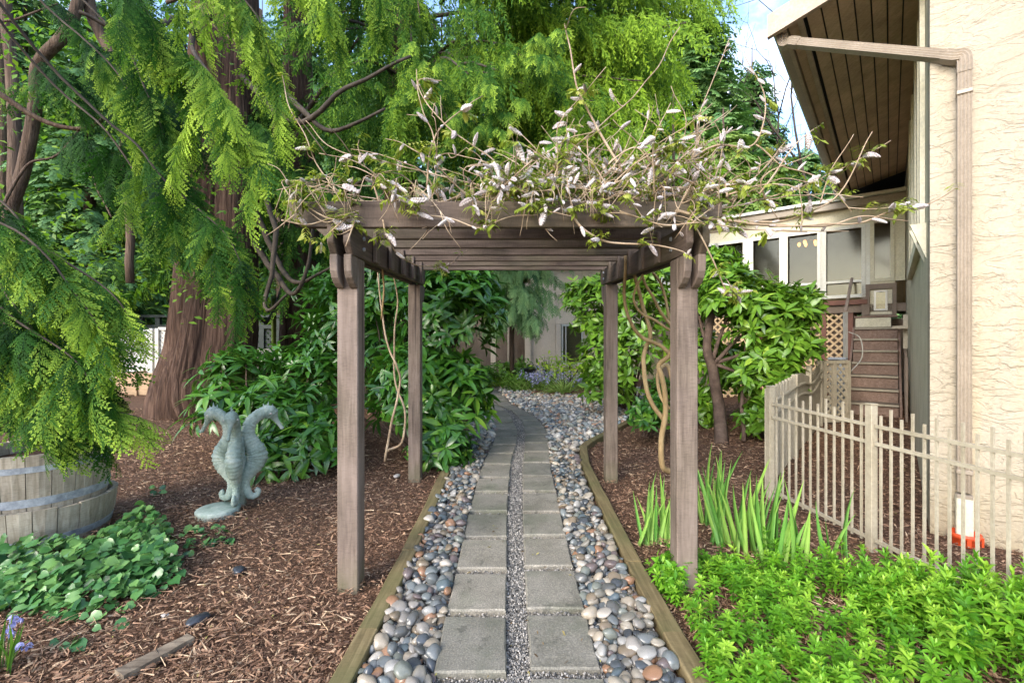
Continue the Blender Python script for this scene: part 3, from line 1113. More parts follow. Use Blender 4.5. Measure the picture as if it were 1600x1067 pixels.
# front wall as a slab (to the right of the corner)
a, b = HP(0, 0, -.3), HP(0, -4.0, -.3)
n1 = Vector((D1[0], D1[1], 0))
mb.prism([a, b, b + n1 * .25, a + n1 * .25], (0, 0, 5.8))
mb.build('front_wall', M['stucco'], house)
mb = MB()
a, b = HP(.252, 0, -.3), HP(S_END + 4, 0, -.3)
nn = Vector((NN[0], NN[1], 0))
mb.prism([a, b, b - nn * .25, a - nn * .25], (0, 0, 4.82))
mb.build('side_wall', M['stucco_side'], house)
# corner bead
mb = MB()
mb.prism([HP(-.003, .003, -.2), HP(-.003, -.02, -.2), HP(.03, -.02, -.2), HP(.03, .003, -.2)], (0, 0, 5.6))
# upper side wall trim boards
for s0, s1 in ((.55, .68), (1.0, 1.1), (1.62, 1.8), (2.6, 2.72), (3.4, 3.55)):
    mb = MB()
    mb.prism([HP(s0, 0.002, 2.35), HP(s1, 0.002, 2.35), HP(s1, .035, 2.35), HP(s0, .035, 2.35)], (0, 0, 1.93))
    mb.build('trim', M['cream'], house)
mb = MB()
mb.prism([HP(.5, 0.002, 2.22), HP(3.6, 0.002, 2.22), HP(3.6, .05, 2.22), HP(.5, .05, 2.22)], (0, 0, .12))
mb.build('trim', M['cream'], house)
win = MB()
win.prism([HP(1.105, .004, 2.36), HP(1.615, .004, 2.36), HP(1.615, .02, 2.36), HP(1.105, .02, 2.36)], (0, 0, 1.8))
win.build('window', M['slate'], house)
for s in (.35, .62):
    mb = MB()
    mb.prism([HP(s, .003, 2.05), HP(s, .10, 2.33), HP(s, .003, 2.33)], D1.tolist() + [0] if False else (D1[0] * .04, D1[1] * .04, 0))
    mb.build('bracket', M['cream'], house)


def soff_z(q):
    return EZ + PITCH * (EQ - q)


# soffit planks
qs = [EQ - .02, .845, .79, .68, .57, .46, .35, .24, .13, .005]
for i in range(len(qs) - 1):
    qa, qb = qs[i], qs[i + 1]
    dark = i == 1
    mb = MB()
    g = .006
    za, zb = soff_z(qa - g) + (.03 if dark else R.uniform(0, .004)), soff_z(qb + g) + (.03 if dark else 0)
    lo = [HP(.17, qa - g, za), HP(S_END - .0, qa - g, za), HP(S_END - .0, qb + g, zb), HP(.17, qb + g, zb)]
    mb.hexa([p for p in lo] + [p + Vector((0, 0, .02)) for p in lo])
    p_ = mb.build('vent' if dark else 'plank', M['vent'] if dark else M['soffit'], house)
mb = MB()
lo = [HP(.17, EQ + .02, soff_z(EQ) + .06), HP(S_END + 3, EQ + .02, soff_z(EQ) + .06), HP(S_END + 3, -.3, soff_z(-.3) + .06), HP(.17, -.3, soff_z(-.3) + .06)]
mb.hexa(lo + [p + Vector((0, 0, .10)) for p in lo])
roof = mb.build('roof', M['roofing'], house)
# rake fascia at the near end (sloping), eave fascia and gutter
mb = MB()
lo = [HP(.12, EQ + .12, soff_z(EQ + .12) - .05), HP(.165, EQ + .12, soff_z(EQ + .12) - .05), HP(.165, -.4, soff_z(-.4) - .05), HP(.12, -.4, soff_z(-.4) - .05)]
mb.hexa(lo + [p + Vector((0, 0, .20)) for p in lo])
mb.build('fascia', M['fascia'], house)
mb = MB()
lo = [HP(.166, EQ - .015, EZ - .03), HP(S_END, EQ - .015, EZ - .03), HP(S_END, EQ + .015, EZ - .03), HP(.166, EQ + .015, EZ - .03)]
mb.hexa(lo + [p + Vector((0, 0, .18)) for p in lo])
mb.build('fascia', M['fascia'], house)
mb = MB()
lo = [HP(.166, EQ - .14, soff_z(EQ - .14) - .03), HP(S_END, EQ - .14, soff_z(EQ - .14) - .03), HP(S_END, EQ - .10, soff_z(EQ - .1) - .03), HP(.166, EQ - .10, soff_z(EQ - .10) - .03)]
mb.hexa(lo + [p + Vector((0, 0, .028)) for p in lo])
mb.build('trim', M['fascia'], house)
gut = MB()
prof = [(0.016, 0), (.075, 0), (.10, .03), (.105, .075), (.125, .12), (.118, .12), (.098, .075), (.016, .03)]
gut.prism([HP(.17, EQ + u, EZ - .02 + v) for u, v in prof], tuple((HP(S_END, 0, 0) - HP(.17, 0, 0))))
gut.build('gutter', M['gutter'], house)


# downspout: ribbed rectangular pipe
def ribbed(mbx, pts, w=.070, d=.055, up=None):
    """sweep a fluted rectangle along a polyline; face direction = up"""
    pts = [Vector(p) for p in pts]
    sec = []
    for i in range(9):
        u = -w / 2 + w * i / 8
        sec.append((u, d / 2 + (0 if i % 2 == 0 or i in (0, 8) else -.007)))
    sec += [(w / 2, -d / 2), (-w / 2, -d / 2)]
    n = len(sec)
    V, Fc = [], []
    for i, p in enumerate(pts):
        t = (pts[min(i + 1, len(pts) - 1)] - pts[max(i - 1, 0)]).normalized()
        f = Vector(up) - t * t.dot(Vector(up))
        f.normalize()
        s = t.cross(f)
        for u, v in sec: V.append(p + s * u + f * v)
    for i in range(len(pts) - 1):
        for k in range(n): Fc.append((i * n + k, i * n + (k + 1) % n, (i + 1) * n + (k + 1) % n, (i + 1) * n + k))
    Fc += [tuple(range(n - 1, -1, -1)), tuple((len(pts) - 1) * n + k for k in range(n))]
    mbx.add(V, Fc)


TQ = -.173
FN = -n1                                  # outward normal of the front wall
top_ = HP(.27, EQ + .02, EZ - .02)
e1 = HP(.26, EQ + .02, EZ - .10)
e2 = HP(.22, EQ - .05, EZ - .145)
wl = HP(-.05, TQ, 3.30)
d0 = (HP(-.05, TQ, 3.40) - e2)
ds = MB()
pA = HP(-.05, TQ + .05, 3.385)
ribbed(ds, [e2, pA], .070, .055, FN + Vector((0, 0, .25)))
down = ds.build('downspout', M['gutter'], house, bevel=0)
for pts in ([top_, e1, e1.lerp(e2, .45) + Vector((0, 0, -.012)), e2, e2.lerp(pA, .06)], [pA.lerp(e2, .05), pA, HP(-.05, TQ + .012, 3.375), HP(-.05, TQ, 3.33), HP(-.05, TQ, 3.26)]):
    ds = MB()
    sp = spline(pts, 4)
    # accordion elbow: alternate section size
    ribbed(ds, sp, .078, .063, FN + Vector((0, 0, .2)))
    ds.build('elbow', M['gutter'], down)
ds = MB()
ribbed(ds, [HP(-.05, TQ, 3.26), HP(-.05, TQ, .36)], .072, .055, FN)
ds.build('pipe', M['gutter'], down)
for z0 in (3.12, .50, .33):
    ds = MB()
    ds.box(HP(-.052, TQ, z0), (.084, .066, .03), Matrix.Rotation(math.atan2(D2[1], D2[0]), 3, 'Z'))
    ds.build('strap', M['gutter'], down, bevel=.004)
ds = MB()
ds.box(HP(-.052, TQ, .19), (.088, .064, .30), Matrix.Rotation(math.atan2(D2[1], D2[0]), 3, 'Z'))
ds.build('outlet', M['cream'], down, bevel=.006)
# drain collar
dc = thing('drain_collar', 'bright orange plastic drain collar round the foot of the downspout', 'drain', HP(-.09, TQ, 0))
mb = MB()
c0 = HP(-.075, TQ, 0)
mb.lathe(c0, [(.080, -.05), (.080, .055), (.087, .057), (.087, .088), (.076, .088), (.072, -.05)], 28, cap=False)
mb.build('ring', M['orange'], dc, True)
mb = MB()
for k in range(5):
    an = 2 * math.pi * k / 5 + .4
    mb.box(c0 + Vector((math.cos(an) * .088, math.sin(an) * .088, .045)), (.012, .02, .06), Matrix.Rotation(an, 3, 'Z'))
mb.build('lugs', M['orange'], dc)['kind'] = 'stuff'

# ================================================================== SUNROOM WING
wing = thing('sunroom_wing', 'raised sunroom with a row of white framed windows behind the stairs', 'house', HP(S_END, 0, 0))


def q_of(px, s=S_END):
    r = (px - CXP) / F
    b = HC + D1 * s
    return (b[0] - b[1] * r) / (D2[0] - D2[1] * r)


def wbox(name, q0, q1, z0, z1, d0, d1, mat, parent, bevel=0.0):
    """box on the wing's wall: q from q0 to q1, sticking out towards the camera from d0 to d1 (s = S_END - d)"""
    mb = MB()
    lo = [HP(S_END - d0, q0, z0), HP(S_END - d0, q1, z0), HP(S_END - d1, q1, z0), HP(S_END - d1, q0, z0)]
    mb.hexa(lo + [Vector((p.x, p.y, z1)) for p in lo])
    return mb.build(name, mat, parent, bevel=bevel)


QL = 4.6
ZS, ZT = 2.24, 3.60
wbox('wall', 0.012, QL, 3.60, 3.92, -.15, 0, M['cream'], wing)
wbox('fascia', -.0, QL + .1, 3.925, 4.05, -.3, .16, M['gutter'], wing)
mb = MB()
lo = [HP(S_END - .22, 0, 4.055), HP(S_END - .22, QL + .2, 4.055), HP(S_END + 4, QL + .2, 4.5), HP(S_END + 4, 0, 4.5)]
mb.hexa(lo + [p + Vector((0, 0, .06)) for p in lo])
mb.build('roof', M['whiteframe'], wing)
wbox('sill_board', .55, QL, 2.10, 2.185, -.10, .05, M['redtrim'], wing)
wbox('floor_band', .0, QL, 1.95, 2.095, -.3, -.02, M['wall_brown'], wing)
# room behind the glass
for (q0, q1, z0, z1, da, db) in ((0, QL, 2.0, 4.0, -2.2, -2.1), (0, QL, 2.05, 2.1, -2.1, -.16), (0, QL, 3.93, 3.98, -2.1, -.16), (QL - .1, QL, 2.1, 3.9, -2.1, -.16)):
    wbox('room_wall', q0, q1, z0, z1, da, db, M['room'], wing)
# windows: pixel boundaries of the panes
panes = [(1098, 1118, 0), (1122, 1161, 0), (1177, 1218, 0), (1231, 1277, 1), (1291, 1346, 1), (1366, 1391, 2)]
edges = []
for (xa, xb, kind) in panes:
    qa, qb = q_of(xb), q_of(xa)
    z0, z1 = ZS + .05, ZT - .06
    if kind == 2: z0, z1 = 2.56, 3.62
    w = wbox('window', qa - .055, qb + .055, z0 - .06, z1 + .06, -.10, -.085, M['glass'], wing)
    fr = MB()
    for (u0, u1, v0, v1) in ((qa - .06, qa, z0 - .06, z1 + .06), (qb, qb + .06, z0 - .06, z1 + .06), (qa, qb, z0 - .06, z0), (qa, qb, z1, z1 + .06)):
        lo = [HP(S_END + .02, u0, v0), HP(S_END + .02, u1, v0), HP(S_END - .03, u1, v0), HP(S_END - .03, u0, v0)]
        fr.hexa(lo + [Vector((p.x, p.y, v1)) for p in lo])
    if kind < 2:
        lo = [HP(S_END + .02, qa, 2.52), HP(S_END + .02, qb, 2.52), HP(S_END - .025, qb, 2.52), HP(S_END - .025, qa, 2.52)]
        fr.hexa(lo + [Vector((p.x, p.y, 2.565)) for p in lo])
    fr.build('frame', M['whiteframe'] if kind < 2 else M['cream'], w)
    edges.append((qa - .06, qb + .06))
edges.sort()
for (a0, a1), (b0, b1) in zip(edges[:-1], edges[1:]):
    if b0 - a1 > .005:
        wbox('mullion', a1 + .003, b0 - .003, ZS - .01, ZT + .0, -.02, .015, M['whiteframe'], wing)
wbox('wall', edges[-1][1] + .003, QL, ZS - .05, ZT, -.15, 0, M['whiteframe'], wing)
wbox('wall', 0.014, edges[0][0] - .003, 2.50, ZT, -.15, 0, M['cream'], wing)
wbox('wall', edges[0][0] - .003, edges[0][1], 2.40, 2.497, -.15, 0.004, M['cream'], wing)
# small door above the stairs
qa, qb = q_of(1394), q_of(1359)
dr = wbox('door', qa, qb, 1.90, 2.36, -.06, -.02, M['cream'], wing)
pa, pb = qa + (qb - qa) * .30, qa + (qb - qa) * .72
wbox('pane', pa, pb, 2.0, 2.31, -.015, -.006, M['glass'], dr)
fr = MB()
for (u0, u1, v0, v1) in ((pa - .03, pa, 1.97, 2.34), (pb, pb + .03, 1.97, 2.34), (pa, pb, 1.97, 2.0), (pa, pb, 2.31, 2.34)):
    lo = [HP(S_END + .019, u0, v0), HP(S_END + .019, u1, v0), HP(S_END - .012, u1, v0), HP(S_END - .012, u0, v0)]
    fr.hexa(lo + [Vector((p.x, p.y, v1)) for p in lo])
fr.build('frame', M['steel'], dr)
fr = MB()
for (u0, u1, v0, v1) in ((qb + .003, qb + .12, 1.86, 2.46), (qa - .06, qa - .003, 1.86, 2.46), (qa - .003, qb + .003, 2.363, 2.46), (qa - .06, qb + .10, 1.83, 1.895)):
    lo = [HP(S_END + .05, u0, v0), HP(S_END + .05, u1, v0), HP(S_END - .03, u1, v0), HP(S_END - .03, u0, v0)]
    fr.hexa(lo + [Vector((p.x, p.y, v1)) for p in lo])
fr.build('door_frame', M['wall_brown'], wing)
wbox('wall', .014, 1.0, .2, 1.82, -.3, -.10, M['wall_brown'], wing)
# lattice skirt with posts
for q in (.80, 1.22, 2.35, 3.4, 4.5):
    wbox('post', q - .04, q + .04, .1, 1.94, -.06, .03, M['redtrim'] if q < 3 else M['wall_brown'], wing)
wbox('skirt_backing', .72, QL, .0, 1.94, -.5, -.4, M['wall_brown'], wing)


def lattice(name, origin, ux, w, h, pitch, sw, th, nrm, mat, parent):
    """diagonal lattice panel in the plane origin + ux*u + z*v, clipped to w x h"""
    mb = MB()
    o, ux, nrm = Vector(origin), Vector(ux), Vector(nrm)
    k = int((w + h) / pitch) + 2
    for layer, sg in ((0, 1), (1, -1)):
        for i in range(-k, k + 1):
            c = i * pitch
            # line v = sg*(u) + c
            pts = []
            for u in (0, w):
                v = sg * u + c
                if 0 <= v <= h: pts.append((u, v))
            for v in (0, h):
                u = (v - c) / sg
                if 0 < u < w: pts.append((u, v))
            if len(pts) < 2: continue
            pts.sort()
            (u0, v0), (u1, v1) = pts[0], pts[-1]
            if abs(u1 - u0) < .02: continue
            off = nrm * (layer * th)
            a, b = o + ux * u0 + Vector((0, 0, v0)) + off, o + ux * u1 + Vector((0, 0, v1)) + off
            mb.bar(a, b, sw, th * .95, nrm)
    ob = mb.build(name, mat, parent)
    ob['kind'] = 'stuff'
    return ob


n3 = Vector((NN[0], NN[1], 0))
for qa_, qb_ in ((.84, 1.18), (1.26, 2.31), (2.39, 3.36)):
    lattice('lattice', HP(S_END - .0, qa_, .12), n3, qb_ - qa_, 1.8, .145, .036, .012, FN, M['lattice_tan'], wing)

lamp = thing('ceiling_lamp', 'warm glowing lamp seen through the middle sunroom window', 'lamp', HP(S_END + .9, q_of(1262), 3.3))
lc = HP(S_END + .6, q_of(1256), 3.46)
for kk in range(5):
    mb = MB()
    an_ = kk * 1.257
    mb.lathe(lc + Vector((math.cos(an_) * .16, math.sin(an_) * .16, .01 * (kk % 2))), [(.008, -.045), (.026, -.02), (.030, .01), (.018, .04)], 10)
    mb.build('bulb', M['lamp'], lamp, True)
    mb = MB()
    mb.tube([lc + Vector((0, 0, .09)), lc + Vector((math.cos(an_) * .16, math.sin(an_) * .16, .05))], .008, 5)
    mb.build('arm', M['steel'], lamp)
mb = MB()
mb.tube([lc + Vector((0, 0, .1)), lc + Vector((0, 0, .42))], .012, 6)
mb.build('rod', M['steel'], lamp)

# ================================================================== STAIRS
st = thing('staircase', 'steep brown wooden staircase climbing beside the house wall', 'stairs', HP(4.0, .4, .32))
SQ0, SQ1, S0, Z0, RISE, RUN = .13, .70, 4.0, .31, .19, .25


def hbox(name, s0, s1, q0, q1, z0, z1, mat, parent, bevel=0.0):
    mb = MB()
    lo = [HP(s0, q0, z0), HP(s1, q0, z0), HP(s1, q1, z0), HP(s0, q1, z0)]
    mb.hexa(lo + [Vector((p.x, p.y, z1)) for p in lo])
    return mb.build(name, mat, parent, bevel=bevel)


for k in range(7):
    s, z = S0 + k * RUN, Z0 + k * RISE
    hbox('riser', s, s + .025, SQ0, SQ1, z - (.05 if k == 0 else .0), z + RISE - .036, M['stair'], st)
    hbox('tread', s - .03, s + RUN + .02, SQ0 - .01, SQ1 + .01, z + RISE - .035, z + RISE, M['driftwood'], st, .004)
    hbox('nosing', s - .036, s - .0305, SQ0, SQ1, z + RISE - .03, z + RISE - .004, M['fence'], st)
for q in (SQ0 - .04, SQ1 + .012):
    mb = MB()
    lo = [HP(S0 - .05, q, .2), HP(S0 + 7 * RUN, q, 1.2), HP(S0 + 7 * RUN, q, 1.66), HP(S0 - .05, q, .48)]
    mb.prism(lo, tuple(NN * .028) + (0,))
    mb.build('stringer', M['stair'], st)
hbox('landing_board', S0 + 7 * RUN + .0, S0 + 7 * RUN + .03, SQ0 + .08, SQ1, 1.655, 1.815, M['cream'], st)
hbox('landing', S0 + 7 * RUN - .02, S_END - .04, SQ0 - .01, SQ1 + .02, 1.82, 1.855, M['stair'], st, .004)
mb = MB()
a, b = HP(4.35, SQ1 + .06, .55), HP(4.35, SQ1 + .06, 1.86)
mb.bar(a, b, .045, .045, Vector((1, 0, 0)))
mb.build('post', M['steel'], st)
mb = MB()
mb.bar(HP(4.35, SQ1 + .06, 1.86), HP(5.9, SQ1 + .06, 2.55), .04, .04)
mb.build('handrail', M['wall_brown'], st)
mb = MB()
mb.tube(spline([HP(4.36, SQ1 + .02, 1.55), HP(4.4, SQ1 - .12, 1.45), HP(4.4, SQ1 - .14, 1.15), HP(4.4, SQ1 + .02, .9)], 6), .008, 6)
mb.build('cable', M['steel'], st)
for s, z1 in ((3.75, 1.18), (4.1, 1.24), (4.4, 1.3)):
    hbox('board', s, s + .10, .035, .06, .28, z1, M['wall_brown'], st)
hbox('post', 4.05, 4.10, .03, .08, 1.3, 1.78, M['fence'], st)
hbox('handrail', 3.9, 4.08, .03, .20, 1.58, 1.62, M['fence'], st)

ac = thing('utility_box', 'grey metal utility cabinet behind the lattice gate by the stairs', 'cabinet', P(1308, 640, 6.9))
mb = MB()
c = P(1309, 600, 6.9)
rz = Matrix.Rotation(math.atan2(D2[1], D2[0]), 3, 'Z')
mb.box((c.x, c.y, .72), (.20, .30, .80), rz)
mb.build('case', M['grey_metal'], ac, bevel=.02)
mb = MB()
mb.box((c.x, c.y, 1.14), (.23, .33, .035), rz)
mb.build('lid', M['galv'], ac, bevel=.01)

# ================================================================== METAL FENCE
fence = thing('picket_fence', 'beige metal picket fence with alternating heights before the stucco house', 'fence', (2.26, 3.98, 0), 'beige garden fences')
FA, FB = Vector((2.26, 3.98, 0)), Vector((2.40, 3.04, 0))
fd = (FB - FA).normalized()
fperp = Vector((-fd.y, fd.x, 0))
FL = 2.85
fz = lambda p: float(gz(p.x, p.y))


def fence_picket(u, top, w=.0125):
    p = FA + fd * u
    z = fz(p)
    mb = MB()
    mb.box((p.x, p.y, z + (.045 + top) / 2), (w, w, top - .045), Matrix.Rotation(math.atan2(fd.y, fd.x), 3, 'Z'))
    return mb.build('picket', M['fence'], fence)


def fence_post(u, top, w=.050):
    p = FA + fd * u
    z = fz(p)
    mb = MB()
    rr = Matrix.Rotation(math.atan2(fd.y, fd.x), 3, 'Z')
    mb.box((p.x, p.y, z + top / 2 - .05), (w, w, top + .1), rr)
    o = mb.build('post', M['fence'], fence, bevel=.003)
    mb = MB()
    mb.box((p.x, p.y, z + top + .006), (w + .006, w + .006, .012), rr)
    mb.build('cap', M['fence'], o, bevel=.003)
    return o


LM = (FB - FA).length
fence_post(0, .97)
fence_post(LM, .965)
fence_post(LM + .068 * 27.5, .965)
for k in range(1, 13): fence_picket(LM * k / 13, .955 if k % 2 == 0 else .905)
for k in range(1, 27): fence_picket(LM + .068 * k, .955 if k % 2 == 0 else .905)
for zr in (.83, .715, .075):
    for (u0, u1) in ((.032, LM - .032), (LM + .032, LM + .068 * 27.5 - .032)):
        a, b = FA + fd * u0, FA + fd * u1
        mb = MB()
        a.z = fz(a) + zr; b.z = fz(b) + zr
        mb.bar(a, b, .022, .022)
        mb.build('rail', M['fence'], fence)

# second run, boards going back to the gate
fence2 = thing('board_fence', 'beige board fence running back to the stairs beside the shrub', 'fence', (2.26, 3.98, 0), 'beige garden fences')
GA, GB = Vector((2.235, 4.03, 0)), Vector((4.20, 6.20, 0))
gd = (GB - GA).normalized()
gl = (GB - GA).length
k = 0
u = .06
while u < gl - .05:
    p = GA + gd * u
    t = u / gl
    z = fz(p)
    if t < .5: top = .94 - .02 * (k % 2)
    else: top = .93 - .10 * math.sin((t - .5) * 2 * math.pi) ** 2
    top *= 1 - .08 * t
    w = .022 if t < .45 else .095
    mb = MB()
    a = p - gd * w / 2
    b = p + gd * w / 2
    s = Vector((-gd.y, gd.x, 0)) * .010
    mb.hexa([Vector((q.x, q.y, z + .04)) for q in (a - s, b - s, b + s, a + s)] + [Vector((q.x, q.y, z + top)) for q in (a - s, b - s, b + s, a + s)])
    mb.build('picket' if t < .45 else 'board', M['fence'], fence2)
    u += .066 if t < .45 else .102
    k += 1
for zr in (.80, .68):
    pts = []
    for i in range(13):
        t = i / 12
        p = GA + gd * (t * gl) + Vector((gd.y, -gd.x, 0)) * .022
        sag = .09 * math.sin(max(0, t - .5) * 2 * math.pi) ** 2
        pts.append(Vector((p.x, p.y, fz(p) + (zr - sag) * (1 - .05 * t))))
    mb = MB()
    mb.tube(pts, .016, 6)
    mb.build('rail', M['fence'], fence2)
for u in (gl * .44, gl * .72, gl):
    p = GA + gd * u
    mb = MB()
    mb.box((p.x, p.y, fz(p) + .44), (.06, .06, .94), Matrix.Rotation(math.atan2(gd.y, gd.x), 3, 'Z'))
    mb.build('post', M['fence'], fence2, bevel=.003)

gate = thing('lattice_gate', 'small beige lattice gate between the board fence and the stairs', 'gate', GB + Vector((.03, 0, .2)))
q0 = GB + Vector((.05, .03, 0)); q1 = P(1327, 560, 6.3); q1.z = 0
zb = fz(q0) + .06
gx = (q1 - q0); gw = gx.length; gx.normalize()
gn = Vector((gx.y, -gx.x, 0))
for (nm, a, b) in (('rail', (0, .80), (gw, .80)), ('rail', (0, .0), (gw, .0)), ('stile', (0.025, .0), (0.025, .8)), ('stile', (gw * .42, 0), (gw * .42, .8)), ('stile', (gw - .02, 0), (gw - .02, .8))):
    mb = MB()
    A = q0 + gx * a[0] + Vector((0, 0, zb + a[1])); B = q0 + gx * b[0] + Vector((0, 0, zb + b[1]))
    mb.bar(A, B, .05 if nm == 'stile' else .035, .045, gn if nm == 'stile' else Vector((0, 0, 1)))
    mb.build(nm, M['fence'], gate)
lattice('lattice', q0 + Vector((0, 0, zb)) - gn * .02, gx, gw, .78, .10, .03, .01, gn, M['fence'], gate)

# ================================================================== PERGOLA
pg = thing('pergola', 'brown timber pergola with four square posts spanning the paved path', 'pergola', (0, 2.6, 0))
YF, YR, XP = 2.61, 4.50, .955
ZBF, ZBR = 1.875, 1.965           # underside of the side beams, front and rear


def zbeam(y): return ZBF + (ZBR - ZBF) * (y - YF) / (YR - YF)


PW = .118
for sx in (-1, 1):
    for y in (YF, YR):
        x = sx * XP + (.02 if sx > 0 else .0)
        if y == YF and sx > 0: x = .985
        if y == YF and sx < 0: x = -.922
        g = float(gz(x, y))
        mb = MB()
        zt = zbeam(y) - .005
        mb.box((x, y, (g - .15 + zt) / 2), (PW, PW, zt - g + .15))
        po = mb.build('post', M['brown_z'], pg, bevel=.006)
        # corbels on front (and rear) face under each beam board
        for dx in (-.038, .038):
            fy = -1 if y == YF else 1
            prof = [(0, 0), (.105, 0), (.105, -.05), (.10, -.09), (.082, -.125), (.05, -.152), (.018, -.170), (0, -.175)]
            mb = MB()
            mb.prism([Vector((x + dx - .021, y + fy * (PW / 2 + .002 + a), zt + .0 + b)) for a, b in prof], (.042, 0, 0))
            mb.build('corbel', M['brown_z'], pg, bevel=.004)
    # pair of beam boards front to rear
    for dx in (-.043, .043):
        xf = (-.922 if sx < 0 else .985) + dx
        xr = sx * XP + (.02 if sx > 0 else 0) + dx
        y0, y1 = YF - .20, YR + .20

        def pt(y, z): return Vector((xf + (xr - xf) * (y - YF) / (YR - YF), y, z))
        hB = .155
        prof = [(y0 + .05, zbeam(y0)), (y1 - .05, zbeam(y1)), (y1, zbeam(y1) + .06), (y1, zbeam(y1) + hB), (y0, zbeam(y0) + hB), (y0, zbeam(y0) + .06)]
        mb = MB()
        mb.prism([pt(y, z) - Vector((.02, 0, 0)) for y, z in prof], (.040, 0, 0))
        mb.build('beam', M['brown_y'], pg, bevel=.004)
# rafters
NRF = 7
RY_ = [2.49 + i * (4.62 - 2.49) / (NRF - 1) for i in range(NRF)]
for i, y in enumerate(RY_):
    z0 = zbeam(y) + .150
    xl, xr = -1.22 + R.uniform(-.01, .01), 1.15 + R.uniform(-.01, .01)
    hR = .142
    prof = [(xl + .07, z0), (xr - .07, z0), (xr, z0 + .06), (xr, z0 + hR), (xl, z0 + hR), (xl, z0 + .06)]
    mb = MB()
    mb.prism([Vector((px_, y - .02, z)) for px_, z in prof], (0, .040, 0))
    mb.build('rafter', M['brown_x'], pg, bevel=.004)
    # cleats that hold the rafter on the inner faces of the beams
    for sx in (-1, 1):
        xx = (-.922 if sx < 0 else .985) - sx * (.043 + .032)
        if 0 < i < NRF - 1:
            mb = MB()
            mb.box((xx, y + .0, z0 - .055), (.022, .075, .19))
            mb.build('cleat', M['brown_z'], pg, bevel=.003)

for sx in (-1, 1):
    for y in (YF, YR):
        x = {(-1, YF): -.922, (1, YF): .985}.get((sx, y), sx * XP + (.02 if sx > 0 else 0))
        for dz in (.055, .115):
            for side in (-1, 1):
                mb = MB()
                p0 = Vector((x + side * .0635, y + .02, zbeam(y) + dz))
                mb.tube([p0, p0 + Vector((side * .010, 0, 0))], [.013, .011], 8)
                mb.build('bolt', M['grey_metal'], pg)
        for dx in (-.038, .038):
            fy = -1 if y == YF else 1
            mb = MB()
            p0 = Vector((x + dx, y + fy * (PW / 2 + .088), zbeam(y) - .10))
            mb.tube([p0, p0 + Vector((0, fy * .008, 0))], [.007, .006], 7)
            mb.build('screw', M['grey_metal'], pg)

# ================================================================== STATUE
def seahorse(parent, ang, c, sc=1.0):
    ca, sa = math.cos(ang), math.sin(ang)
    ctl = [(115, 85, 20), (135, 70, 24), (128, 42, 27), (98, 30, 31), (66, 48, 36), (46, 90, 42), (32, 140, 46), (38, 190, 54), (72, 245, 68), (112, 305, 84),
           (128, 360, 90), (120, 415, 84), (96, 465, 72), (74, 515, 62), (63, 565, 57), (68, 618, 56), (90, 668, 55), (130, 706, 54), (170, 728, 54), (208, 734, 64), (240, 712, 60), (262, 676, 34), (282, 640, 22), (304, 604, 18), (318, 582, 20), (322, 574, 14)]
    pts = spline([Vector((a, b, r)) for a, b, r in ctl], 7)
    # second stage: arc-length rings
    V, Fc = [], []
    n = 18
    m = len(pts)
    L = 0
    nrmr = 0
    for i, p in enumerate(pts):
        t = pts[min(i + 1, m - 1)] - pts[max(i - 1, 0)]
        t = Vector((t.x, t.y)); t.normalize()
        if i: L += (Vector((p.x, p.y)) - Vector((pts[i - 1].x, pts[i - 1].y))).length
        nr = Vector((-t.y, t.x))
        body = 1 if i < m - 32 else 0
        ridge = (L / 27.0) % 1.0
        rr = p.z * .82 * (1 + (0.17 * (1 - ridge) ** 1.2 if body else 0))
        for k in range(n):
            a = 2 * math.pi * k / n
            lat = math.sin(a) * rr * 0.80
            rad = math.cos(a) * rr
            if body: # slight facets along the body
                f = 1 + 0.035 * math.cos(a * 7)
                lat *= f; rad *= f
            x = p.x + nr.x * rad; z = p.y + nr.y * rad
            V.append(c + Vector((x * ca - lat * sa, x * sa + lat * ca, z)) * 0.001 * sc if False else c + Vector(((x * ca - lat * sa), (x * sa + lat * ca), z)) * (0.001 * sc))
    for i in range(m - 1):
        for k in range(n):
            Fc.append((i * n + k, i * n + (k + 1) % n, (i + 1) * n + (k + 1) % n, (i + 1) * n + k))
    Fc += [tuple(range(n - 1, -1, -1)), tuple((m - 1) * n + k for k in range(n))]
    mb = MB().add(V, Fc)

    def lp(x, lat, z): return c + Vector(((x * ca - lat * sa), (x * sa + lat * ca), z)) * (0.001 * sc)
    # coronet and neck crest
    for (x, z, h, dx) in ((205, 782, 62, 8), (180, 780, 44, -8), (230, 772, 44, 18), (140, 752, 34, -14), (104, 722, 30, -18), (70, 684, 28, -22), (44, 640, 26, -26), (30, 596, 22, -26)):
        b = len(mb.v)
        mb.add([lp(x - 12, -9, z - 14), lp(x + 12, -9, z - 14), lp(x + 12, 9, z - 14), lp(x - 12, 9, z - 14), lp(x + dx, 0, z + h - 14)], [(3, 2, 1, 0), (0, 1, 4), (1, 2, 4), (2, 3, 4), (3, 0, 4)])
    body = mb.build('seahorse', M['verdigris'], parent, True)
    # fin towards the middle
    mb = MB()
    fan = []
    for i in range(9):
        t = i / 8
        an = math.radians(100 + 90 * t)
        r_ = 82 + 8 * (i % 2)
        fan.append((62 + r_ * math.cos(an) * .95, 330 - 30 * t + r_ * math.sin(an) * .6))
    base = [(66, 300), (72, 400)]
    ring = base + fan
    mb.prism([lp(x, -5, z) for x, z in [(70, 285)] + [(62, 395)] + fan], (Vector((-sa, ca, 0)) * .010 * sc))
    mb.build('fin', M['verdigris'], body)
    for sgn in (-1, 1):
        mb = MB()
        e = lp(226, sgn * 44, 722)
        mb.lathe(e, [(.002, -.008), (.008, -.006), (.0105, 0), (.008, .006), (.002, .008)], 10)
        mb.build('eye', M['whitestone'], body, True)
    return body


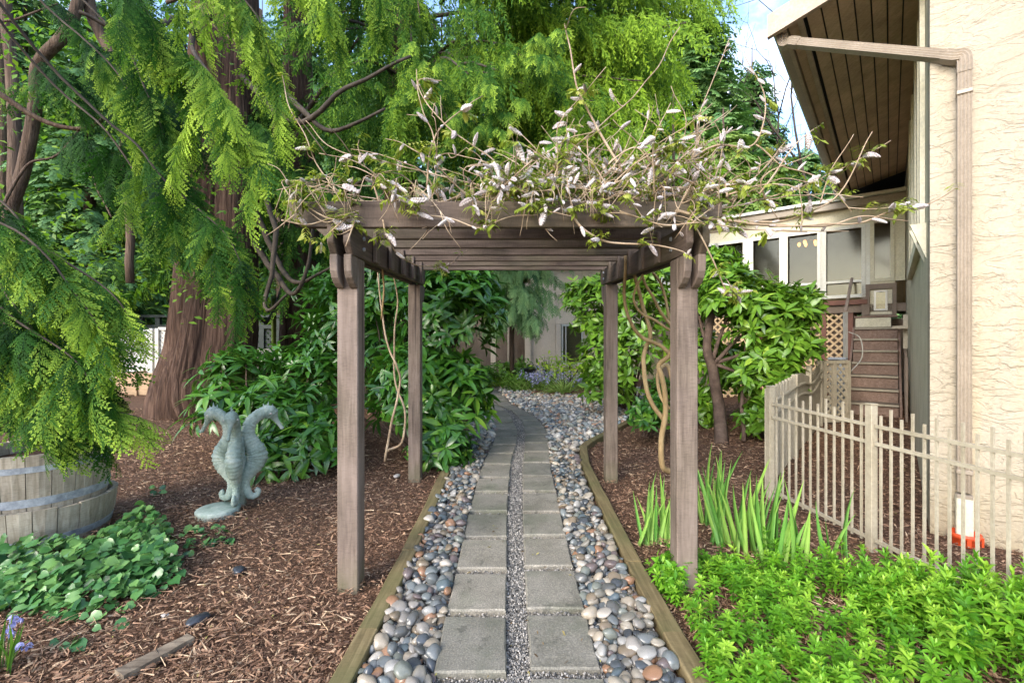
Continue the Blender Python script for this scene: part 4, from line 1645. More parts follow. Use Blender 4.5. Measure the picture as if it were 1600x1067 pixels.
sc_ = G(362, 797)
sc_ = Vector((-2.27, 3.80, float(gz(-2.2, 3.8))))
statue = thing('seahorse_statue', 'verdigris statue of three seahorses standing back to back on the bark mulch', 'statue', sc_)
for ang in (34, 172, -70):
    seahorse(statue, math.radians(ang), sc_ + Vector((-.02, 0, .035)) + Vector((math.cos(math.radians(ang)), math.sin(math.radians(ang)), 0)) * .015, 1.0)
mb = MB()
bc = sc_ + Vector((-.10, -.13, 0))
mb.lathe(bc, [(.155, -.03), (.158, .028), (.150, .036)], 26)
mb.build('base', M['verdigris'], statue, True, 0)
mb = MB()
mb.tube([sc_ + Vector((-.01, .02, 0)), sc_ + Vector((-.01, .02, .58))], [.045, .035], 10)
mb.build('core', M['verdigris'], statue, True)

# ================================================================== BARREL TUBS
BC = Vector((-3.42, 3.30, 0.0))
BC.z = float(gz(BC.x, BC.y))


def tub(name, label, c, z0, z1, r0, r1, hoops, nst=22):
    t = thing(name, label, 'barrel', c + Vector((0, 0, z0)), 'half barrel planters')
    for k in range(nst):
        a0, a1 = 2 * math.pi * k / nst + .006, 2 * math.pi * (k + 1) / nst - .006
        dr = R.uniform(-.003, .003)
        dz = R.uniform(-.012, .006)
        V = []
        th = .028
        for (z, r) in ((z0, r0), (z0 + (z1 - z0) * .5, (r0 + r1) / 2 + .008), (z1 + dz, r1)):
            for aa, rr in ((a0, r), ((a0 + a1) / 2, r + .002), (a1, r), (a1, r - th), (a0, r - th)):
                V.append(c + Vector((math.cos(aa) * (rr + dr), math.sin(aa) * (rr + dr), z)))
        Fc = []
        for l in range(2):
            for i in range(5): Fc.append((l * 5 + i, l * 5 + (i + 1) % 5, l * 5 + 5 + (i + 1) % 5, l * 5 + 5 + i))
        Fc += [(4, 3, 2, 1, 0), (10, 11, 12, 13, 14)]
        MB().add(V, Fc).build('stave', M['stave'], t)
    for hz, hh in hoops:
        f = (hz - z0) / (z1 - z0)
        rr = r0 + (r1 - r0) * f + .008 * (1 - abs(2 * f - 1)) + .004
        f2 = (hz + hh - z0) / (z1 - z0)
        r2 = r0 + (r1 - r0) * f2 + .008 * (1 - abs(2 * f2 - 1)) + .004
        h = MB()
        h.lathe(c, [(rr - .008, hz), (rr + .002, hz), (r2 + .002, hz + hh), (r2 - .008, hz + hh)], 44, cap=False)
        h.build('hoop', M['galv'], t, False)
    return t


low = tub('barrel_tub', 'weathered wide lower half barrel ringed by ivy', BC, -.02, .265, .375, .425, [(.03, .045)])
upb = tub('barrel_tub', 'grey half barrel with a galvanised hoop nested in a wider one', BC + Vector((.0, 0, 0)), .10, .63, .345, .405, [(.29, .055), (.52, .04)], 20)
mb = MB()
mb.lathe(BC, [(.02, .545), (.36, .54), (.375, .50)], 24)
mb.build('soil', M['ground'], upb, True)

# ================================================================== SMALL THINGS ON THE MULCH
A, B = G(186, 1062), G(298, 1003)
pl = thing('old_board', 'short grey weathered board lying on the bark mulch', 'board', A)
mb = MB()
d = (B - A).normalized(); s = Vector((d.y, -d.x, 0))
Pn = 9
V, Fc = [], []
for i in range(Pn):
    p = A.lerp(B, i / (Pn - 1))
    w = .055 * (1 - .25 * i / Pn) + R.uniform(-.006, .006)
    for u, v in ((-1, 0), (-1, .026), (1, .030), (1, 0)):
        q = p + s * u * w * .75
        V.append(Vector((q.x, q.y, p.z + v + .004 + R.uniform(-.002, .002))))
for i in range(Pn - 1):
    for k in range(4): Fc.append((i * 4 + k, i * 4 + (k + 1) % 4, i * 4 + 4 + (k + 1) % 4, i * 4 + 4 + k))
Fc += [(3, 2, 1, 0), tuple((Pn - 1) * 4 + k for k in range(4))]
mb.add(V, Fc).build('plank', M['driftwood'], pl)


def pebble(label, px, py, r, mat, cat='stone', flat=.45):
    g = G(px, py)
    V, Fq, _ = ico(3, int(px))
    V = V * np.array([r, r * .7, r * flat])
    me = np_mesh('garden_stone', V, Fq)
    o = link_mesh('garden_stone', me, None, mat)
    o.location = g + Vector((0, 0, r * flat * .5))
    o.rotation_euler = (0, 0, px)
    tag(o, label, cat)


pebble('wet black stone half sunk in the mulch near the old board', 309, 972, .055, M['slate'])
pebble('dark flat stone lying on the mulch in front of the statue', 373, 894, .05, M['slate'])
pebble('small white stone beside the rear left pergola post', 620, 745, .04, M['whitestone'])
pebble('tiny cream pebble at the edge of the ivy', 258, 962, .02, M['whitestone'])

# ================================================================== LEAFY PLANTS
LEAF_L = leaf_t(1.0, .27, 5, .22, .22)
LEAF_W = leaf_t(1.0, .38, 4, .22, .18)


def leaf_mesh(name, t, mat, dt=0.0):
    V, Fq, T_ = t
    me = np_mesh(name, V, Fq, T_ + dt)
    me.materials.append(mat)
    return me


def leaves_out(root, tmpl, pos, rot, scl, tint, mat, mat_part, nparts, name='leaf', meshes=3):
    """the nparts leaves nearest to the camera become parts, the rest one mesh"""
    n = len(pos)
    cx = pos[:, 0] / np.maximum(pos[:, 1], .2) * F + CXP
    vis = (cx > -20) & (cx < 1620) & (CYP - (pos[:, 2] - H) / pos[:, 1] * F < 1080)
    score = np.where(vis, scl / np.linalg.norm(pos - np.array([0, 0, H]), axis=1) ** 1.6, 0) * NR.uniform(.75, 1.25, n)
    o = np.argsort(-score)
    k = o[:nparts]
    ms = [leaf_mesh(name, t, mat_part, dt) for t, dt in zip((tmpl * meshes)[:meshes], np.linspace(-.1, .1, meshes))]
    org = ORG[root.name]
    for i in k:
        ob = bpy.data.objects.new(name, R.choice(ms))
        COL.objects.link(ob)
        ob.parent = root
        m = Matrix([list(rot[i][r]) for r in range(3)]).to_4x4()
        m = Matrix.Translation(Vector(pos[i]) - org) @ m @ Matrix.Scale(scl[i], 4)
        ob.matrix_basis = m
    k = o[nparts:]
    if len(k):
        scatter('leaves', tmpl, pos[k], rot[k], scl[k], tint[k], mat, root)


def shrub(name, label, cat, base, clumps, leaf, nwh, mat, mat_part, nparts, tmpl, group=None, lean=.55, per=8, stems=True, zmin=0.03, seed=0):
    """clumps: (centre, radii, weight). Whorls of leaves on the outer shells, branches inside"""
    root = thing(name, label, cat, base, group)
    w = np.array([c[2] for c in clumps], float); w /= w.sum()
    ci = NR.choice(len(clumps), nwh, p=w)
    cen = np.array([list(c[0]) for c in clumps])[ci]
    rad = np.array([list(c[1]) for c in clumps])[ci]
    d = rnd_dirs(nwh)
    d[:, 2] = np.where(d[:, 2] < -.5, -d[:, 2], d[:, 2])
    shell = np.where(NR.random(nwh) < .72, NR.uniform(.80, 1.06, nwh), NR.uniform(.4, .8, nwh))
    p = cen + d * rad * shell[:, None]
    g = gz(p[:, 0], p[:, 1])
    p[:, 2] = np.maximum(p[:, 2], g + zmin + NR.random(nwh) * .1)
    ax = d * np.array([1, 1, .7]) + np.array([0, 0, lean]) + NR.normal(0, .25, (nwh, 3))
    ax /= np.linalg.norm(ax, axis=1, keepdims=True)
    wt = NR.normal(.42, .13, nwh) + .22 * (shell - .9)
    pos, dr, up, sc, ti = [], [], [], [], []
    fr = frames(ax, rnd_dirs(nwh))
    for j in range(per):
        a = 2 * math.pi * j / per * 1.0 + NR.uniform(-.35, .35, nwh) + (j % 2) * .3
        el = NR.uniform(.05, .75, nwh) - (j % 3) * .18
        side = fr[:, :, 0] * np.cos(a)[:, None] + fr[:, :, 2] * np.sin(a)[:, None]
        dd = side * np.cos(el)[:, None] + ax * np.sin(el)[:, None]
        pos.append(p + side * .012 - ax * (.01 * j)); dr.append(dd); up.append(ax + rnd_dirs(nwh) * .25)
        sc.append(leaf * NR.uniform(.62, 1.18, nwh)); ti.append(wt + NR.normal(0, .09, nwh))
    pos, dr, up, sc, ti = map(np.concatenate, (pos, dr, up, sc, ti))
    keep = pos[:, 1] > .8
    pos, dr, up, sc, ti = pos[keep], dr[keep], up[keep], sc[keep], ti[keep]
    leaves_out(root, tmpl, pos, frames(dr, up), sc, ti, mat, mat_part, nparts)
    if stems:
        b = Vector(base)
        mb = MB()
        for c in clumps:
            cc = Vector(c[0])
            for k in range(3):
                e = cc + Vector((R.uniform(-.5, .5) * c[1][0], R.uniform(-.5, .5) * c[1][1], R.uniform(-.1, .6) * c[1][2]))
                s0 = b + Vector((R.uniform(-.1, .1), R.uniform(-.1, .1), -.05))
                pp = spline([s0, s0.lerp(e, .45) + Vector((R.uniform(-.15, .15), R.uniform(-.15, .15), -.08)), e], 5)
                mb.tube(wobble(pp, .03, R.random() * 9), taper(len(pp), .026, .007), 6)
        mb.build('branches', M['stem'], root, True)
    return root


def C(px, py, d, rx, ry, rz, w):
    return (P(px, py, d), (rx, ry, rz), w)


# big rhododendron left of the path behind the pergola
shrub('rhododendron', 'tall glossy rhododendron filling the space left of the curving path', 'shrub', G(650, 700),
      [C(700, 500, 5.6, .62, .6, .70, 3), C(650, 620, 5.3, .55, .55, .62, 3), C(560, 520, 5.9, .75, .6, .80, 3), C(690, 700, 4.95, .30, .32, .40, 1.6),
       C(740, 470, 5.9, .45, .5, .5, 1.6), C(500, 600, 6.0, .7, .6, .7, 2), C(715, 620, 5.3, .40, .4, .5, 2), C(600, 440, 6.0, .6, .6, .55, 2)],
      .19, 950, M['rhodo'], M['rhodo_part'], 300, [LEAF_L, leaf_t(1.0, .30, 5, .18, .35)], per=8)
# nearer rhododendron behind the statue
shrub('rhododendron', 'low rhododendron with long narrow leaves spreading behind the seahorse statue', 'shrub', G(420, 720),
      [C(380, 585, 5.6, .50, .45, .38, 2), C(440, 650, 5.0, .52, .40, .42, 3), C(500, 690, 4.7, .30, .3, .34, 1.6), C(355, 640, 5.2, .36, .4, .34, 1.2), C(425, 710, 4.6, .30, .26, .24, 1.2), C(470, 590, 5.7, .5, .4, .4, 1)],
      .205, 260, M['rhodo'], M['rhodo_part'], 240, [leaf_t(1.0, .24, 5, .2, .25), leaf_t(1.0, .26, 5, .2, .40)], per=9, lean=.75)
# right of the path
shrub('laurel', 'rounded yellow green laurel beyond the right rear pergola post', 'shrub', G(985, 640),
      [C(940, 490, 8.2, .55, .6, .75, 3), C(960, 560, 8.0, .6, .6, .7, 3), C(1010, 520, 7.8, .7, .6, .9, 3), C(905, 470, 8.5, .32, .4, .4, 1), C(950, 610, 7.8, .45, .4, .4, 1.5), C(1020, 430, 8.0, .5, .5, .5, 1.5)],
      .17, 620, M['rhodo_pale'], M['rhodo_pale_part'], 120, [LEAF_W], per=7)
shrub('low_laurel', 'small dark green bush at the bend of the right timber edging', 'shrub', G(1012, 680),
      [C(1012, 650, 5.9, .26, .28, .24, 2), C(1035, 625, 6.1, .3, .3, .3, 1)], .13, 90, M['rhodo'], M['rhodo_part'], 60, [LEAF_W], per=7)
big = shrub('rhododendron', 'tree like rhododendron with a dark bare trunk beside the board fence', 'shrub', G(1128, 690),
            [C(1150, 470, 6.0, .55, .5, .45, 3), C(1200, 500, 5.9, .50, .5, .40, 3), C(1130, 470, 6.2, .4, .5, .35, 2), C(1235, 540, 5.8, .30, .4, .30, 1.6), C(1195, 580, 5.9, .42, .5, .36, 2.4), C(1120, 430, 6.2, .35, .4, .35, 1.4), C(1190, 655, 5.7, .24, .3, .26, 1.2), C(1215, 600, 5.7, .25, .3, .35, 1), C(1245, 480, 5.9, .28, .35, .28, 1.2), C(1090, 560, 6.8, .35, .4, .5, 1.5), C(1150, 590, 6.7, .4, .4, .5, 1.8), C(1090, 640, 6.7, .35, .3, .35, 1)],
            .17, 1000, M['rhodo_pale'], M['rhodo_pale_part'], 240, [LEAF_L, LEAF_W], per=8, stems=False)
mb = MB()
tp = spline([G(1128, 692) - Vector((0, 0, .05)), P(1124, 640, 6.05), P(1115, 580, 6.05), P(1106, 540, 6.05), P(1112, 480, 6.1)], 6)
mb.tube(wobble(tp, .02, 2), taper(len(tp), .085, .045), 10)
mb.build('trunk', M['stem'], big, True)
mb = MB()
for e in (P(1200, 500, 5.95), P(1150, 450, 6.0), P(1235, 540, 5.8), P(1080, 470, 6.2), P(1180, 600, 5.9)):
    pp = spline([P(1113, 570, 6.05), P(1113, 570, 6.05).lerp(e, .5) + Vector((0, 0, .05)), e], 5)
    mb.tube(wobble(pp, .03, R.random() * 5), taper(len(pp), .03, .01), 6)
pp = spline([G(1160, 690), P(1162, 600, 5.95), P(1165, 540, 6.0)], 5)
mb.tube(wobble(pp, .03, 3), taper(len(pp), .03, .015), 6)
mb.build('branches', M['stem'], big, True)


# ivy round the barrels
def ivy_leaf_t():
    # five lobed leaf, folded along the midrib
    half = [(.0, 0), (.24, -.12), (.47, .04), (.49, .28), (.50, .50), (.35, .66), (.17, .86), (0, 1.05)]
    V = [(0, 0, 0), (0, .35, 0), (0, .7, -.02), (0, 1.05, -.10)]
    def z(x, y): return .16 * abs(x) - .10 * (y - .5) ** 2 + .03 * math.sin(9 * y)
    Fq = []
    for sg in (1, -1):
        b = len(V)
        V += [(sg * x, y, z(x, y)) for x, y in half[1:7]]
        q = [(0, b, b + 1, b + 2), (0, b + 2, 1, 1), (1, b + 2, b + 3, b + 4), (1, b + 4, 2, 2), (2, b + 4, b + 5, 3)]
        for f in q:
            Fq.append(f if sg > 0 else f[::-1])
    # expand degenerate quads into quads by repeating is not valid: use triangles instead
    tri = []
    for f in Fq:
        u = []
        for i in f:
            if i not in u: u.append(i)
        for k in range(1, len(u) - 1): tri.append((u[0], u[k], u[k + 1]))
    return np.array(V, float), np.array(tri), np.zeros(len(V))


IVY = ivy_leaf_t()


def ivy_patch(name, label, centers, n, leaf, nparts, hmax=.16):
    base = G(*centers[0][:2])
    root = thing(name, label, 'ivy', base)
    pos, nrm = [], []
    tot = sum(c[4] for c in centers)
    for (px, py, rx, ry, w) in centers:
        m = int(n * w / tot)
        a = NR.uniform(0, 6.3, m); r = np.sqrt(NR.random(m))
        for i in range(m):
            g = G(px + math.cos(a[i]) * r[i] * rx, max(py + math.sin(a[i]) * r[i] * ry, 620))
            if math.hypot(g.x - BC.x, g.y - BC.y) < .44: continue
            pos.append((g.x, g.y, g.z + .02 + hmax * (1 - r[i] ** 2) * R.random() ** .7))
    pos = np.array(pos)
    m = len(pos)
    d = NR.normal(0, 1, (m, 3)); d[:, 2] = -.35; d[:, 1] -= .5
    up = np.stack([NR.normal(0, .5, m), NR.normal(-.45, .45, m), np.ones(m)], 1)
    sc = leaf * NR.uniform(.55, 1.2, m)
    leaves_out(root, [IVY], pos, frames(d, up), sc, NR.normal(.35, .15, m), M['ivy'], M['ivy'], nparts)
    mb = MB()
    for k in range(26):
        a = Vector(pos[R.randrange(m)]); b = Vector(pos[R.randrange(m)])
        if (a - b).length > .8: continue
        a.z = float(gz(a.x, a.y)) + .01; b.z = float(gz(b.x, b.y)) + .01
        pp = spline([a, a.lerp(b, .5) + Vector((R.uniform(-.1, .1), R.uniform(-.1, .1), .02)), b], 5)
        mb.tube(pp, .003, 4)
    mb.build('runners', M['stem'], root)['kind'] = 'stuff'
    return root


ivy_patch('ivy_patch', 'dense glossy ivy carpet in front of the barrel tubs', [(110, 905, 150, 60, 5), (200, 880, 70, 55, 3), (30, 900, 90, 65, 2.5), (225, 835, 40, 30, 1), (250, 890, 35, 35, 1)], 1500, .056, 300, .20)
ivy_patch('ivy_patch', 'thin trailing ivy straggling over bark near the statue base', [(320, 838, 35, 16, 2), (290, 860, 30, 18, 1), (250, 770, 20, 8, .6), (345, 845, 20, 8, 1), (140, 985, 70, 20, .6), (110, 1010, 25, 8, .4)], 60, .055, 60, .03)

# ---------------- irises (things, each blade a part)
def blade_t(bend, seg=6):
    V, Fq = [], []
    for i in range(seg + 1):
        t = i / seg
        w = .5 * (1 - t ** 2.2) * (0.75 + .5 * t * (1 - t)) + .004
        V += [(-w, t, bend * t * t), (0, t, bend * t * t - .12 * w), (w, t, bend * t * t)]
    for i in range(seg):
        a = i * 3
        Fq += [(a, a + 1, a + 4, a + 3), (a + 1, a + 2, a + 5, a + 4)]
    V = np.array(V, float)
    return V, np.array(Fq), V[:, 1] * .15


def blade_plant(name, label, cat, g, n, h, w, spread, mat, group, bend=.12, dirx=0.0):
    root = thing(name, label, cat, g, group)
    ms = []
    for b in (bend * .4, bend, bend * 1.8):
        V, Fq, T_ = blade_t(b)
        me = np_mesh('blade', V, Fq, T_ + .25)
        me.materials.append(mat)
        ms.append(me)
    for i in range(n):
        o = bpy.data.objects.new('blade', R.choice(ms))
        COL.objects.link(o)
        o.parent = root
        o.location = (R.gauss(0, spread), R.gauss(0, spread * .7), -.01)
        hh = h * R.uniform(.6, 1.1)
        an = R.uniform(-.35, .35) + dirx
        o.rotation_mode = 'YXZ'
        o.matrix_basis = Matrix.Translation(o.location) @ Matrix.Rotation(R.gauss(0, .7), 4, 'Z') @ Matrix.Rotation(an, 4, 'Y') @ Matrix.Rotation(math.radians(90) - R.uniform(-.05, .25), 4, 'X') @ Matrix.Diagonal((w * R.uniform(.8, 1.2), hh, hh, 1))
    return root


for (px, py, n, h, lab) in ((1015, 850, 8, .40, 'green iris clump left of the right front pergola post'), (1036, 845, 6, .36, 'upright iris blades touching the left side of the pergola post'),
                            (1108, 820, 9, .50, 'iris clump just right of the front pergola post'), (1140, 850, 10, .50, 'iris fan between pergola post and fence corner'),
                            (1172, 862, 11, .46, 'broad iris clump in the middle of the bed'), (1205, 875, 10, .46, 'tall iris clump near the fence corner'),
                            (1252, 880, 5, .30, 'short iris shoots before the fence pickets'), (1312, 880, 3, .34, 'lone iris blades beside the middle fence post')):
    blade_plant('iris_plant', lab, 'iris', G(px, py), int(n * 1.4), h * 1.22, .034, .055, M['iris'], 'irises in the right bed', .12)
# bluebell at the lower left
bb = blade_plant('bluebell_plant', 'flowering bluebell with violet bells at the lower left corner', 'bluebell', G(8, 1048), 11, .26, .016, .03, M['grassy'], None, .3)
PETAL = leaf_t(.9, .5, 3, .3, -.5)


def bell_stem(root, base, tip, nb, name='flower'):
    mb = MB()
    pp = spline([base, base.lerp(tip, .6) + Vector((0, 0, .02)), tip], 5)
    mb.tube(pp, .003, 5)
    mb.build('stalk', M['greenstem'], root)
    pos, dr = [], []
    for i in range(nb):
        q = pp[-1 - (i % 6)] + Vector((R.uniform(-.02, .02), R.uniform(-.02, .02), R.uniform(-.02, .01)))
        for k in range(5):
            a = k * 1.257 + R.random()
            pos.append(q); dr.append((math.cos(a) * .45, math.sin(a) * .45, -.8))
    pos, dr = np.array([list(p) for p in pos]), np.array(dr)
    n = len(pos)
    V, Fq, T_ = PETAL
    rot = frames(dr, rnd_dirs(n))
    Vv = np.einsum('nij,nvj->nvi', rot, V[None] * .024) + pos[:, None, :] - np.array(ORG[root.name])
    me = np_mesh(name, Vv.reshape(-1, 3), (Fq[None] + (np.arange(n) * len(V))[:, None, None]).reshape(-1, 4), np.repeat(NR.uniform(.2, .8, n), len(V)))
    link_mesh(name, me, root, M['bell'])


bell_stem(bb, G(8, 1045), P(20, 960, 2.0), 8)
bell_stem(bb, G(12, 1045), P(45, 1000, 1.98), 5)
bell_stem(bb, G(4, 1045), P(8, 978, 2.02), 6)


# ---------------- ground cover (uncountable)
def cover():
    def sprig(seed):
        r = random.Random(seed)
        parts = []
        V = np.array([(-.012, 0, 0), (.012, 0, 0), (.008, 0, .9), (-.008, 0, .9), ])
        parts.append((np.array([(-.012, 0, 0), (.012, 0, 0), (.008, 0, .9), (-.008, 0, .9)], float), np.array([(0, 1, 2, 3)]), np.full(4, -.2)))
        for tier, (z, L, el, n) in enumerate(((.30, .32, -.15, 3), (.52, .38, .0, 4), (.72, .38, .20, 5), (.88, .30, .55, 5), (.96, .17, 1.0, 4))):
            for k in range(n):
                lt = leaf_t(L * r.uniform(.8, 1.15), L * .40, 3, .22, .25)
                Mx = Matrix.Translation((0, 0, z + r.uniform(-.05, .05))) @ Matrix.Rotation(k * 6.283 / n + tier * .7 + r.uniform(-.3, .3), 4, 'Z') @ Matrix.Rotation(el + r.uniform(-.2, .2), 4, 'X')
                parts.append(xf_t(lt, Mx, .09 * (tier - 2) + r.uniform(-.08, .08)))
        return join_t(parts)
    poly = [(1022, 905), (1050, 880), (1095, 880), (1150, 895), (1235, 862), (1300, 895), (1350, 905), (1420, 925), (1600, 975), (1900, 1050), (1900, 1400), (1165, 1400), (1125, 1150), (1075, 1000)]
    X, Y = [], []
    n = 6400
    x = NR.uniform(.5, 3.3, n); y = NR.uniform(1.15, 3.4, n)
    px, py = proj(x, y, gz(x, y))
    ok = np.zeros(n, bool)
    j = len(poly) - 1
    for i in range(len(poly)):
        xi, yi = poly[i]; xj, yj = poly[j]
        c = ((yi > py) != (yj > py)) & (px < (xj - xi) * (py - yi) / (yj - yi + 1e-9) + xi)
        ok ^= c
        j = i
    # patchy: gaps with bare mulch
    dens = np.array([mnoise.noise(Vector((a * 2.4, b * 2.4, 3.1))) for a, b in zip(x, y)])
    ok &= (NR.random(n) < np.clip(.42 + dens * 1.0 + smooth(1.5, 2.3, x) * .2, .06, 1))
    x, y = x[ok], y[ok]
    n = len(x)
    right = smooth(1.4, 2.4, x)
    h = NR.uniform(.06, .145, n) + right * NR.uniform(.03, .20, n) + .05 * (NR.random(n) < .15)
    yaw = NR.uniform(0, 6.3, n)
    d = np.stack([np.cos(yaw), np.sin(yaw), NR.normal(0, .14, n)], 1)
    up = np.stack([NR.normal(0, .16, n), NR.normal(-.05, .16, n), np.ones(n)], 1)
    wd = h ** .5 * .31 * NR.uniform(.85, 1.1, n)
    scatter('ground_cover', [sprig(s) for s in range(5)], np.stack([x, y, gz(x, y) - .004], 1), frames(d, up), np.stack([wd, wd, h], 1),
            NR.normal(.48, .20, n) + .10 * dens[ok], M['cover'])


cover()
# bushy sprigs right at the pergola post foot
shrub('leafy_perennial', 'bright green leafy plant at the foot of the right front post', 'plant', G(1052, 930), [C(1055, 890, 2.62, .12, .10, .10, 2), C(1045, 925, 2.5, .08, .07, .07, 1)], .055, 60, M['cover'], M['iris'], 0, [LEAF_W], per=7, stems=False)

# ---------------- litter
def litter():
    n = 900
    y = 1.7 + 5.0 * NR.random(n) ** 1.4
    x = NR.uniform(-1, 1, n) * (1.15 * y)
    z = gz(x, y)
    px, py = proj(x, y, z)
    onp = ((px > np.interp(py, LY2, LXL2)) & (px < np.interp(py, LY2, LXR2))) | ((px > np.interp(py, RY2, RXL2)) & (px < np.interp(py, RY2, RXR2)))
    k = ((x - HC[0]) * NN[0] + (y - HC[1]) * NN[1] > .1) & (~onp | (NR.random(n) < .5))
    x, y, z, onp = x[k], y[k], z[k], onp[k]
    n = len(x)
    d = rnd_dirs(n); d[:, 2] *= .15
    up = np.stack([NR.normal(0, .2, n), NR.normal(0, .2, n), np.ones(n)], 1)
    scatter('leaf_litter', [leaf_t(1, .45, 2, .25, .2), leaf_t(1, .3, 3, .3, -.2)], np.stack([x, y, z + np.where(onp, PAV_H + .004, .022)], 1), frames(d, up), NR.uniform(.010, .032, n), NR.random(n), M['litter'])


litter()

# ---------------- flower bed at the end of the path
def tuft(name, label, cat, g, n, h, w, mat, arch=.9, group=None, spread=.1, tint=.55):
    root = thing(name, label, cat, g, group)
    yaw = NR.uniform(0, 6.3, n)
    el = NR.uniform(.6, 1.35, n)
    d = np.stack([np.cos(yaw) * np.cos(el), np.sin(yaw) * np.cos(el), np.sin(el)], 1)
    up = np.stack([np.cos(yaw) * -np.sin(el), np.sin(yaw) * -np.sin(el), np.cos(el)], 1)
    hh = h * NR.uniform(.6, 1.15, n)
    tm = []
    for b in (arch * .5, arch):
        V, Fq, T_ = blade_t(-b)
        tm.append((V, Fq, T_))
    p = np.stack([g.x + NR.normal(0, spread, n), g.y + NR.normal(0, spread, n), np.full(n, g.z - .01)], 1)
    scatter('leaves', tm, p, frames(d, up), np.stack([np.full(n, w), hh, hh * .8], 1), NR.normal(tint, .15, n), mat, root)
    return root


tuft('daylily_clump', 'pale arching daylily clump at the near edge of the flower bed', 'plant', G(880, 618), 90, .62, .030, M['grassy'], 1.0, None, .07, .8)
for i, (px, lab) in enumerate(((815, 'grassy bluebell leaves at the left end of the flower bed'), (845, 'grassy clump behind the pale daylily'), (905, 'grassy clump by the laurel at the right end of the flower bed'))):
    tuft('bluebell_clump', lab, 'plant', G(px, 612), 130, .55, .022, M['grassy'], .8, 'grassy clumps in the flower bed', .16, .5)


def bells(name, label, pts, n, r, petal=.03):
    base = pts[0]
    root = thing(name, label, 'flowers', Vector((base.x, base.y, float(gz(base.x, base.y)))))
    pos = []
    mb = MB()
    for i in range(n):
        c = R.choice(pts)
        q = c + Vector((R.gauss(0, r), R.gauss(0, r), 0))
        q.z += R.gauss(0, .06)
        mb.tube([Vector((q.x, q.y, float(gz(q.x, q.y)))), q], .004, 3)
        for k in range(9):
            pos.append((q.x + R.gauss(0, .025), q.y + R.gauss(0, .025), q.z - k * .016))
    mb.build('stalks', M['greenstem'], root)['kind'] = 'stuff'
    pos = np.array(pos); m = len(pos)
    dd = rnd_dirs(m); dd[:, 2] = -.6
    scatter('flowers', [leaf_t(1, .6, 2, .3, -.3)], pos, frames(dd, rnd_dirs(m)), NR.uniform(.035, .055, m), NR.random(m), M['bell'], root)


bells('bluebell_drift', 'drift of lavender bluebells in the flower bed before the tan wall', [P(830, 583, 11.0), P(850, 580, 11.2), P(875, 582, 11.2), P(895, 588, 11.0), P(845, 588, 10.8), P(912, 590, 11.1)], 110, .16)
blade_plant('dark_flax', 'dark spiky flax plant against the tan wall', 'plant', G(862, 600) + Vector((0, .9, 0)), 12, .75, .05, .08, M['darkstrap'], None, .15)
lm = thing('lime_shrub', 'lime yellow shrub with bare stems in the flower bed', 'shrub', P(890, 600, 11.4))
mb = MB()
for e in (P(878, 580, 11.4), P(905, 575, 11.3), P(890, 570, 11.5)):
    mb.tube(spline([P(892, 606, 11.4), P(892, 595, 11.4), e], 4), .016, 5)
mb.build('stems', M['stem'], lm)
n = 420
pp = np.array([list(P(893, 572, 11.3))]) + NR.normal(0, 1, (n, 3)) * np.array([.42, .3, .13])
dd = rnd_dirs(n); dd[:, 2] *= .3
scatter('leaves', [LEAF_W], pp, frames(dd, np.tile([[0, -.3, 1.]], (n, 1)) + rnd_dirs(n) * .4), NR.uniform(.10, .17, n), NR.normal(.6, .2, n), M['lime'], lm)
shrub('green_mound', 'low green mound of leaves left of the stone path end', 'plant', P(790, 600, 11.6), [C(785, 585, 11.6, .55, .4, .30, 2), C(765, 590, 11.4, .3, .3, .2, 1), C(800, 596, 11.3, .4, .3, .14, 1)], .12, 150, M['rhodo_pale'], M['rhodo_pale_part'], 0, [LEAF_W], per=7, stems=False)
n = 1800
xx = NR.uniform(748, 815, n)
gg = np.array([list(G(x_, y_)) for x_, y_ in zip(xx, NR.uniform(598, 607, n))])
gg[:, 2] += NR.random(n) * .12
dd = rnd_dirs(n); dd[:, 2] = abs(dd[:, 2]) * .5
scatter('lime_ground_cover', [LEAF_W], gg, frames(dd, np.tile([[0, 0, 1.]], (n, 1)) + rnd_dirs(n) * .4), NR.uniform(.05, .09, n), NR.normal(.35, .2, n), M['lime'])
pot = thing('planter_bowl', 'dark bowl planter with leafy greens near the tan wall', 'planter', P(816, 590, 12.4))
mb = MB()
pc = P(816, 590, 12.4); pc.z = float(gz(pc.x, pc.y)) + .05
mb.lathe(pc, [(.16, 0), (.30, .25), (.42, .42), (.44, .45), (.40, .45), (.3, .36)], 22, cap=False)
mb.build('bowl', M['slate'], pot, True)
n = 130
p_ = np.array([list(pc + Vector((0, 0, .5)))]) + NR.normal(0, 1, (n, 3)) * np.array([.25, .2, .08])
dd = rnd_dirs(n)
scatter('leaves', [LEAF_W], p_, frames(dd, np.tile([[0, 0, 1.]], (n, 1)) + rnd_dirs(n) * .5), NR.uniform(.12, .2, n), NR.normal(.5, .2, n), M['rhodo_pale'], pot)

# mulch bank of the bed
mb = MB()
ring = [G(x, y, .0) for x, y in ((812, 620), (850, 623), (900, 623), (960, 622), (985, 610), (985, 600), (900, 598), (820, 602), (800, 609))]
cen = sum(ring, Vector()) / len(ring) + Vector((0, 0, .12))
mid = [p.lerp(cen, .35) + Vector((0, 0, .05)) for p in ring]
k = len(ring)
V = [p - Vector((0, 0, .02)) for p in ring] + mid + [cen]
Fc = [(i, (i + 1) % k, k + (i + 1) % k, k + i) for i in range(k)] + [(k + i, k + (i + 1) % k, 2 * k) for i in range(k)]
tag(mb.add(V, Fc).build('flower_bed_soil', M['ground'], None, True), kind='structure')

# ================================================================== FAR BUILDING
fb = thing('tan_building', 'tan building with dark columns and a window beyond the flower bed', 'building', (1.5, 14.5, 0))
Yb = 14.2


